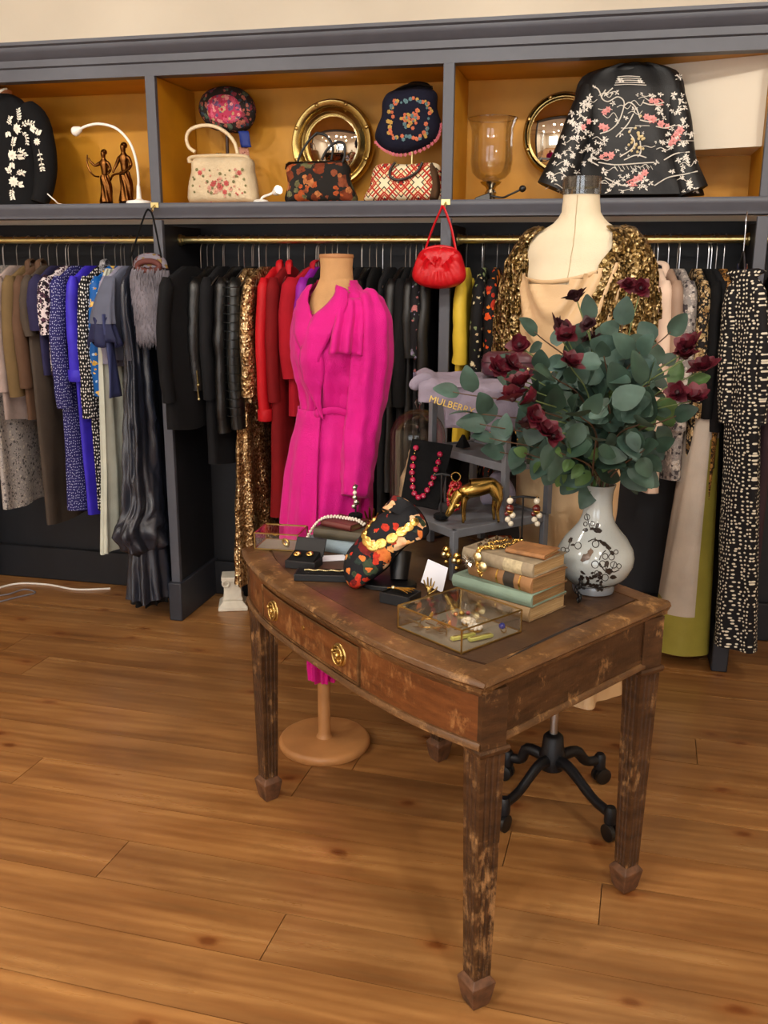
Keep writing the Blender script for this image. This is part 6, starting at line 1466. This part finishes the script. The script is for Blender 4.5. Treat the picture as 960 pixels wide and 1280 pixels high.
# golden deer grazing -----------------------------------------------------------
def deer():
    a = at(606, 648, Z=Z1+.004); c = V((a.x-.010, a.y-.05, Z1+.0035)); t = thing('deer_figurine', 'golden grazing deer figurine on the lower tray', 'figurine', c, VR+rad(6))
    DG = plain('polished_gold', '#b39450', .24, 1, var=.15, bst=.03)
    pts = [(0, 0, .098), (.03, 0, .1), (.044, 0, .092), (-.03, 0, .095), (-.046, 0, .086), (-.06, 0, .064), (-.068, 0, .047), (-.074, 0, .035), (-.084, 0, .02),
           (.046, .012, .066), (.04, .013, .036), (.044, .013, .003), (.05, -.012, .066), (.045, -.013, .036), (.05, -.013, .003), (-.036, .011, .062), (-.036, .012, .032), (-.034, .012, .003), (-.042, -.011, .062), (-.043, -.012, .032), (-.042, -.012, .003), (.054, 0, .098), (.060, 0, .088)]
    ed = [(0, 1), (1, 2), (0, 3), (3, 4), (4, 5), (5, 6), (6, 7), (7, 8), (2, 9), (9, 10), (10, 11), (2, 12), (12, 13), (13, 14), (3, 15), (15, 16), (16, 17), (3, 18), (18, 19), (19, 20), (2, 21), (21, 22)]
    rr = [.023, .024, .02, .023, .017, .012, .010, .011, .006, .010, .005, .004, .010, .005, .004, .009, .0045, .004, .009, .0045, .004, .006, .003]
    skin('body', pts, ed, rr, DG, t, 2)
    for s_ in (-1, 1):
        MB().tube(bez([(-.066, s_*.006, .046), (-.06, s_*.014, .05), (-.054, s_*.018, .056)], 6), [.002, .005, .006, .006, .005, .003, .001], 8, flat=.5).build('ear', DG, t)
        MB().tube(bez([(-.068, s_*.004, .048), (-.076, s_*.012, .062), (-.074, s_*.018, .078), (-.066, s_*.02, .09)], 10), .0018, 6).tube([(-.075, s_*.014, .068), (-.084, s_*.016, .076)], .0014, 5).build('antler', DG, t)
deer()
# red beaded tassel
c = at(567, 640, Z=Z1+.004); t = thing('red_bead_bunch', 'bunch of red beads with gold hoop standing left of the golden deer', 'necklace', (c.x, c.y, Z1+.0035))
mb = MB()
for i in range(170):
    q = Rf.random(); a = Rf.uniform(0, 6.28); r = .017*sqrt(max(.05, sin(pi*(.1+.75*(1-q))))); mb.ball((r*cos(a)+.004*q, r*sin(a), .006+.078*q), Rf.uniform(.004, .0058), 6)
mb.build('beads', plain('red_coral_bead', '#b5161e', .2, coat=.5, var=.25, vs=80, bst=0), t); MB().torus((.004, 0, .098), .012, .0016, 20, 6, (0, 1, 0)).tube(arc((.004, 0, .05), .022, 20, 160, 12), .0014, 5).build('hoop', GOLD, t)
# floral scarf bust with gold necklace -----------------------------------------------
def scarf_bust():
    b0 = on_table(482, 732); c = V((b0.x, b0.y, TT)); Y = c.y-.0; t = thing('necklace_bust', 'black necklace bust draped with a dark rose-printed scarf', 'display bust', c)
    def q(x, y, s=0): p = at(x, y, Y=Y+s)-c; return V((p.x, p.y, p.z))
    MB().loft([[(.075*cos(a)+.004, .045*sin(a), z_) for a in [2*pi*j/40 for j in range(40)]] for z_ in (0, .012)]).build('base', BLACKP, t, bevel=.002)
    o = soutline([tuple((q(x, y).x, q(x, y).z)) for x, y in ((494, 640), (512, 636), (524, 646), (533, 662), (531, 672), (512, 679), (498, 690), (486, 706), (470, 718), (452, 729), (440, 724), (433, 706), (436, 688), (448, 673), (462, 655), (476, 644))], 72)
    lean = lambda x, y, z_: (x, y+.32*z_-.035, z_)
    mb = MB().pillow(o, .040, e=.2, steps=12, flat=.6); mb.v = [lean(*p) for p in mb.v]
    from mathutils.bvhtree import BVHTree
    tree = BVHTree.FromPolygons([V(p) for p in mb.v], mb.f)
    mt = floral('rose_scarf', '#14151a', ['#c8371f', '#e8c59a', '#d9803c', '#7a1a18', '#3c4a34', '#e0b06a', '#2a3a34'], 22, .5, 50, .7, cover=.62, warp=.035)
    sc_ = mb.build('scarf', mt, t, angle=85)
    nk = MB(); p0, p1 = V(lean(*q(492, 652))), V(lean(*q(503, 631))); ax = (p1-p0).normalized(); nk.lathe([(.046, 0), (.042, .012), (.038, .03), (.037, .042), (.030, .046)], 32, p0+V((0, .02, 0)), ax+V((0, .25, 0))); nk.build('scarf_collar', mt, sc_)
    mb = MB().pillow([(x*.93+.004, z_*.95) for x, z_ in o], .03, e=.3); mb.v = [(x, y+.32*z_-.005, z_) for x, y, z_ in mb.v]; mb.build('form', BLACKV, t)
    MB().cyl((.03, .02, .01), q(500, 690, .05), .022, .03).build('support', BLACKP, t)
    for sd, pts in enumerate(([(520, 668), (530, 676), (538, 690), (534, 700)], [(512, 676), (522, 688), (524, 702)])):
        pass
    tn = thing('gold_coin_necklace', 'gold oval plaque necklace laid round the rose scarf bust', 'necklace', c)
    def hit(x, y):
        r = (FWD+RT*((x-480)/F_PX)+DN*((y-640)/F_PX)).normalized(); h = tree.ray_cast(CAM-c, r); return (h[0], h[1]) if h[0] else (None, None)
    px = [(468, 650), (461, 658), (456, 668), (459, 677), (466, 683), (476, 680), (490, 673), (502, 665), (511, 659), (518, 653)]
    pr = None; ch = MB()
    for k, (x, y) in enumerate(px):
        h, nn = hit(x, y)
        if h is None: continue
        big = .008+.0045*sin(pi*k/len(px)); R_ = V((0, 0, 1)).rotation_difference(nn).to_matrix(); nx = px[min(k+1, len(px)-1)]; pv = px[max(0, k-1)]
        h1, h2 = hit(*nx)[0], hit(*pv)[0]; dr = ((h1 or h)-(h2 or h)); dr = dr.normalized() if dr.length > 0 else V((1, 0, 0)); dr = (dr-nn*dr.dot(nn)).normalized(); sd_ = nn.cross(dr)
        rows = [[h+nn*(.001+zz)+(dr*cos(e)*1.25+sd_*sin(e))*(big*f) for e in [2*pi*j/20 for j in range(20)]] for zz, f in ((0, 1), (.002, 1), (.004, .7), (.0035, .45), (.005, .25))]
        MB().loft(rows).build('plaque', GOLD, tn); ch.ball(h+nn*.002, .004, 6)
        if pr is not None: ch.tube([pr+nn*.002, h+nn*.002], .0018, 5)
        pr = h
    ch.build('chain', PALEGOLD, tn)
scarf_bust()
# jewellery boxes and trays -----------------------------------------------------------
def glassbox(label, c, rz, w, d, h):
    t = thing('glass_jewellery_box', label, 'jewellery box', c, rz); mb = MB(); r = .0022
    P = [(-w/2, -d/2), (w/2, -d/2), (w/2, d/2), (-w/2, d/2)]
    for i in range(4):
        a, b = P[i], P[(i+1) % 4]
        for z_ in (r, h): mb.tube([(*a, z_), (*b, z_)], r, 6)
        mb.tube([(*a, 0), (*a, h)], r, 6)
    mb.build('brass_frame', OLDBRASS, t)
    MB().box((0, 0, .0015), (w-.004, d-.004, .002)).build('mirror_base', plain('box_felt', '#8c8474', .6, var=.1), t, smooth=False)
    for i, (x, y, sx, sy) in enumerate(((0, -d/2, w, .001), (w/2, 0, .001, d), (0, d/2, w, .001), (-w/2, 0, .001, d))): MB().box((x, y, h/2), (max(.0012, sx-.004), max(.0012, sy-.004), h-.004)).build('side_pane', GLASS, t, smooth=False)
    MB().box((0, 0, h), (w-.004, d-.004, .0012)).build('lid_pane', GLASS, t, smooth=False)
    MB().tube(bez([(-.008, -d/2-.002, h), (0, -d/2-.008, h-.002), (.008, -d/2-.002, h)], 8), .0014, 5).build('clasp', GOLD, t)
    return t
gl_, gn_, gr_ = tw(.21, .02), tw(.403, .045), tw(.385, .229); gc = (gl_+gr_)/2; ga = atan2((gn_-gl_).y, (gn_-gl_).x)
glassbox('large glass jewellery box with brass edges at the front of the table', V((gc.x, gc.y, TT)), ga, .195, .185, .052)
def gb(x, y, z_=.0035): p = Matrix.Rotation(ga, 3, 'Z') @ V((x, y, 0)); return V((gc.x+p.x, gc.y+p.y, TT+z_))
c = gb(-.035, -.045); t = thing('gold_leaf_necklace', 'gold leaf necklace in the front left of the glass jewellery box', 'necklace', c, ga); mb = MB()
for i in range(26):
    a = Rf.uniform(0, 6.28); x, y = -.045+.09*i/25+Rf.uniform(-.008, .008), Rf.uniform(-.022, .022); leaf(mb, V((x, y, .003+Rf.random()*.006)), V((cos(a), sin(a), Rf.uniform(0, .5))), V((0, 0, 1)), .024, .009, .1, -.1)
mb.build('leaf_link', GOLD, t); MB().tube(bez([(-.05, .01, .003), (-.02, -.02, .004), (.02, .015, .004), (.05, -.01, .003)], 20), .0015, 5).build('chain', GOLD, t)
for i, (x, y, nm) in enumerate(((-.005, .035, 'pearl cluster brooch in the middle of the glass box'), (.03, .02, 'pearl cluster brooch nearer the front of the glass box'))):
    c = gb(x, y); t = thing('pearl_brooch', nm, 'brooch', c, ga); MB().lathe([(.016, 0), (.016, .003), (.010, .005)], 20).build('setting', GOLD, t); mb = MB(); mb.ball((0, 0, .01), .008, 12)
    for k in range(8): a = k*pi/4; mb.ball((.012*cos(a), .012*sin(a), .008), .0052, 9)
    mb.build('pearls', PEARL, t)
for i, (x, y, nm) in enumerate(((.046, -.035, 'yellow enamel bar clip on the right of the glass box'), (.074, -.01, 'yellow enamel bar clip behind the other bar in the glass box'))):
    c = gb(x, y); t = thing('bar_clip', nm, 'clip', c, ga+rad(78)); MB().box((0, 0, .005), (.06, .012, .008)).build('bar', plain('yellow_enamel', '#c9c86a', .3), t, bevel=.002); MB().box((0, 0, .0095), (.05, .004, .002)).build('inlay', PALEGOLD, t)
c = gb(.08, .055); t = thing('stone_ring', 'gold ring with round blue stone at the back right of the glass box', 'ring', c, ga); MB().torus((0, 0, .009), .008, .0014, 20, 6, (0, 1, 0)).build('band', GOLD, t); MB().ball((0, -.004, .017), .0075, 12).build('stone', plain('blue_stone', '#2a3a9a', .1, coat=.6, bst=0), t)
c = gb(-.06, .05); t = thing('ruby_drop_earring', 'small pink stone drop earring at the back left inside the glass box', 'earring', c, ga)
for k, (x, y, r) in enumerate(((0, 0, .006), (.006, .014, .0075), (.013, .027, .006))): MB().ball((x, y, r*.8), r, 9, (1, 1, .8)).build('stone', RUBY if k != 1 else GOLD, t)
c = V((*at(352, 682, Z=TT).to_2d(), TT)); glassbox('small glass jewellery box with brass edges at the far left end of the table', c, rad(2), .125, .10, .048)
t = thing('gold_knot_earring', 'gold knot earring inside the small glass box', 'earring', c+V((.02, -.02, .0035)))
MB().torus((0, 0, .013), .010, .004, 20, 8, (.4, 1, .3)).build('knot', GOLD, t); MB().ball((.004, -.004, .008), .006, 8).build('bead', PALEGOLD, t)
# black earring box with open lid
c = on_table(380, 708); c = V((c.x, c.y, TT)); t = thing('earring_box', 'open black velvet box with two gold earrings near the left end', 'jewellery box', c, rad(-4))
BC_ = plain('black_card_box', '#0b0b0f', .6, bst=.1)
MB().box((0, 0, .011), (.085, .06, .022)).build('tray', BC_, t, bevel=.002)
MB().hexa([(-.0425, .03, .02), (.0425, .03, .02), (.0425, .036, .02), (-.0425, .036, .02)], [(-.0425, .058, .062), (.0425, .058, .062), (.0425, .064, .062), (-.0425, .064, .062)]).build('lid', BC_, t, bevel=.0015)
MB().hexa([(-.038, -.026, .0222), (.038, -.026, .0222), (.038, .026, .0222), (-.038, .026, .0222)], [(-.036, -.024, .024), (.036, -.024, .024), (.036, .026, .036), (-.036, .026, .036)]).build('cushion', BLACKV, t)
for s_ in (-1, 1):
    e = thing('gold_hoop_earring', 'gold puffed earring on the cushion of the open black box', 'earring', c+V((s_*.016, -.002+s_*.004, .033)), group='gold earrings in the open black box'); MB().torus((0, 0, .002), .007, .0035, 18, 8, (0, -.3, 1)).build('hoop', GOLD, e); MB().ball((.004, -.002, .004), .0045, 8).build('bead', PALEGOLD, e)
p, q = on_table(376, 724), on_table(436, 726); c = (p+q)/2; c.z = TT; t = thing('bracelet_tray', 'long flat black tray with a thin bracelet beside the earring box', 'tray', c, atan2((q-p).y, (q-p).x)); w = (q-p).length
MB().box((0, .01, .009), (w+.03, .055, .018)).build('tray', BC_, t, bevel=.002); MB().box((0, .01, .0185), (w+.02, .045, .002)).build('velvet_pad', BLACKV, t)
e = thing('crystal_bracelet', 'thin gold and crystal bracelet lying along the black tray', 'bracelet', c+V((0, .0, .0215)), t.rotation_euler.z); mb = MB()
for i in range(26): mb.ball((-w/2+.01+w*.9*i/25, .008+.003*sin(i*.9), .001), .0028, 7)
mb.build('links', PALEGOLD, e)
c = on_table(416, 698); t = MB().box((0, 0, .0008), (.07, .05, .0012)).build('price_card', plain('white_card', '#dfe0ea', .7, var=.02, bst=0), None, loc=(c.x, c.y, TT)); t.rotation_euler.z = rad(25); tag(t, 'small white card lying flat between the earring box and the pearls', 'card')
# books with pearls on the left
lc = on_table(424, 690); lc = V((lc.x-.0, lc.y+.045, TT)); lr = rad(-14)
zz = TT
for lb, w, d, h, m_, dx, da in (('blue-grey cloth book at the bottom of the small pearl-draped stack', .165, .12, .036, cloth('blue_grey_cloth', '#7f8f98', .8, var=.2), .0, 0), ('olive brown book in the middle of the pearl-draped stack', .15, .11, .028, plain('olive_brown_cover', '#4a4232', .6, var=.3), .008, 6), ('small dark red book on top of the pearl-draped stack', .105, .085, .018, plain('dark_red_cover', '#5c2420', .5, var=.3), .006, -8)):
    book(lb, V((lc.x+dx, lc.y, zz)), lr+rad(da), w, d, h, m_, PG2); zz += h+.0004
c0 = V((lc.x, lc.y, zz)); t = thing('pearl_necklace', 'double strand of cream pearls draped over the dark red book', 'necklace', c0)
for k in range(2):
    mb = MB(); o = .012*k
    pts = bez([V((.064, -.012-o, -.006)), V((.045, -.016-o, .006)), V((.01, -.004-o, .006)), V((-.03, .004-o, .006)), V((-.056, -.012-o, .003)), V((-.076, -.026-o, -.016)), V((-.090, -.045-o, -.046)), V((-.088+o, -.066-o, -.070))], 90)
    beads(mb, pts, .0046 if k == 0 else .0038, 1.9); mb.build('pearl_strand', PEARL, t)
c = V((lc.x+.03, lc.y+.022, zz+.0)); tstand('black earring stand standing on the dark red book', c, .095, .012)
earring('silver bead drop earring on the stand above the dark red book', c+V((-.0, -.008, .098)), [('bead', SILVER, 0, -.008, .007), ('bead', PEARL, 0, -.022, .006), ('bead', SILVER, 0, -.036, .008), ('bead', SILVER, .004, -.05, .009), ('bead', SILVER, -.003, -.062, .007)])
# hands for rings
def ringhand(label, px, py, hgt, mat, z_=TT, name='ring_hand'):
    p = at(px, py, Z=z_); c = V((p.x, p.y, z_)); s = hgt/.06; t = thing(name, label, 'ring holder', c, VR)
    pts = [(0, 0, .004), (0, 0, .014), (0, 0, .024), (-.008, 0, .032), (-.012, 0, .044), (-.014, 0, .052), (-.003, 0, .034), (-.0035, 0, .05), (-.004, -.001, .06), (.004, 0, .034), (.005, 0, .049), (.006, -.001, .057), (.009, 0, .031), (.0125, 0, .042), (.015, 0, .048), (.012, -.003, .02), (.019, -.005, .028), (.022, -.006, .035)]
    ed = [(0, 1), (1, 2), (2, 3), (3, 4), (4, 5), (2, 6), (6, 7), (7, 8), (2, 9), (9, 10), (10, 11), (2, 12), (12, 13), (13, 14), (1, 15), (15, 16), (16, 17)]
    rr = [.007, .0055, .009, .004, .003, .002, .004, .0032, .002, .004, .003, .002, .0035, .0028, .0018, .004, .003, .002]
    skin('hand', [V(q)*s for q in pts], ed, [r*s*.8 for r in rr], mat, t, 1)
    MB().lathe([(.013*s, 0), (.014*s, .002*s), (.009*s, .005*s), (.006*s, .009*s)], 20).build('base', mat, t)
ringhand('small brass hand ring holder standing behind the large glass box', 536, 748, .055, OLDBRASS)
ringhand('dark bronze hand ring holder standing between the pearl books and the scarf bust', 464, 668, .085, BRONZE)
# black box with gold twig brooch, and white card
p = on_table(499, 751); c = V((p.x+.004, p.y-.006, TT)); t = thing('brooch_box', 'small open black box holding a gold twig brooch beside the scarf bust', 'jewellery box', c, TR+rad(25)); BX = MB(); w, d, h = .078, .058, .026
BX.box((0, 0, .002), (w, d, .004))
for x, y, sx, sy in ((0, -d/2, w, .004), (0, d/2, w, .004), (-w/2, 0, .004, d), (w/2, 0, .004, d)): BX.box((x, y, h/2), (sx, sy, h))
BX.build('box', BC_, t, bevel=.001); MB().box((0, 0, .012), (w-.006, d-.006, .016)).build('velvet_pad', BLACKV, t)
e = thing('twig_brooch', 'gold twig brooch lying across the small open black box', 'brooch', c+V((0, 0, .0285)), TR+rad(25)); mb = MB()
for k in range(7): a = rad(-26+9*k); mb.tube(bez([(-.036, 0, .0), (0, .006*sin(a*3), .004), (.034*cos(a), .04*sin(a), .003+.004*(k % 2))], 8), [.0012, .0015, .0018, .002, .002, .0018, .0016, .0013, .001], 6)
mb.build('twigs', GOLD, e); MB().ball((-.02, 0, .003), .006, 9).build('knot', PALEGOLD, e)
def card():
    p = at(543, 742, Z=TT); c = V((p.x, p.y+.01, TT)); t = thing('note_card', 'white note card leaning upright behind the large glass box', 'card', c)
    Y = c.y; o = [at(x, y, Y=Y+s)-c for x, y, s in ((526, 733, .0), (553, 746, .0), (560, 715, .015), (535, 704, .015))]; dz = min(q.z for q in o); o = [q-V((0, 0, dz-.0005)) for q in o]
    n = (o[1]-o[0]).cross(o[3]-o[0]).normalized()*.0008; WC = MC['white_card']
    MB().hexa([o[0]-n, o[1]-n, o[1]+n, o[0]+n], [o[3]-n, o[2]-n, o[2]+n, o[3]+n]).build('card', WC, t, smooth=False)
    MB().hexa([o[0]+V((.008, .012, 0)), o[1]+V((-.008, .012, 0)), o[1]+V((-.008, .028, 0)), o[0]+V((.008, .028, 0))], [o[3]*.5+o[0]*.5+V((.008, .006, 0)), o[2]*.5+o[1]*.5+V((-.008, .006, 0)), o[2]*.5+o[1]*.5+V((-.008, .008, 0)), o[3]*.5+o[0]*.5+V((.008, .008, 0))]).build('card_holder', GLASS, t)
card()
# orange box below the lower tray
c = tw(-.03, .52, TT); t = thing('orange_box', 'orange card box standing under the lower tray of the display stand', 'box', c, VR); OR_ = plain('orange_card', '#c85a1c', .6, var=.15)
MB().box((0, 0, .035), (.06, .035, .07)).build('box', OR_, t, bevel=.001); MB().box((0, 0, .066), (.0615, .0365, .012)).build('lid', plain('orange_card_lid', '#b04a18', .6), t, bevel=.001)
c = tw(-.12, .585, Z1+.0045); t = thing('velvet_pouch', 'lavender pouch leaning at the back of the lower tray behind the deer', 'pouch', c, VR)
MB().pillow(soutline([(-.04, .0), (.04, 0), (.046, .04), (.02, .085), (0, .095), (-.02, .085), (-.046, .04)], 40), .02, e=.3).build('body', LAVB, t); MB().tube([(-.018, 0, .076), (0, -.01, .078), (.018, 0, .076), (0, .01, .078)], .0025, 6, True).build('drawstring', PALEGOLD, t)
# black chain bracelet by the books
c = on_table(722, 752); c = V((c.x, c.y, TT)); t = thing('chain_bracelet', 'black chain bracelet hanging at the right corner of the book stack', 'bracelet', c); mb = MB()
for k in range(16):
    q = k/15; mb.torus((.006*sin(q*9), -.012*(1-q)+.004, .006+.045*q), .006, .0017, 10, 5, (1, .5*(k % 2), .3*((k+1) % 2)))
mb.build('links', BLACKP, t)
# ------------------------------------------------------------------ view
S.view_settings.view_transform = 'Standard'; S.view_settings.look = 'None'
S.view_settings.gamma = 1; S.view_settings.use_curve_mapping = False
S.view_settings.exposure = -0.15
try: S.cycles.use_denoising = True
except Exception: pass
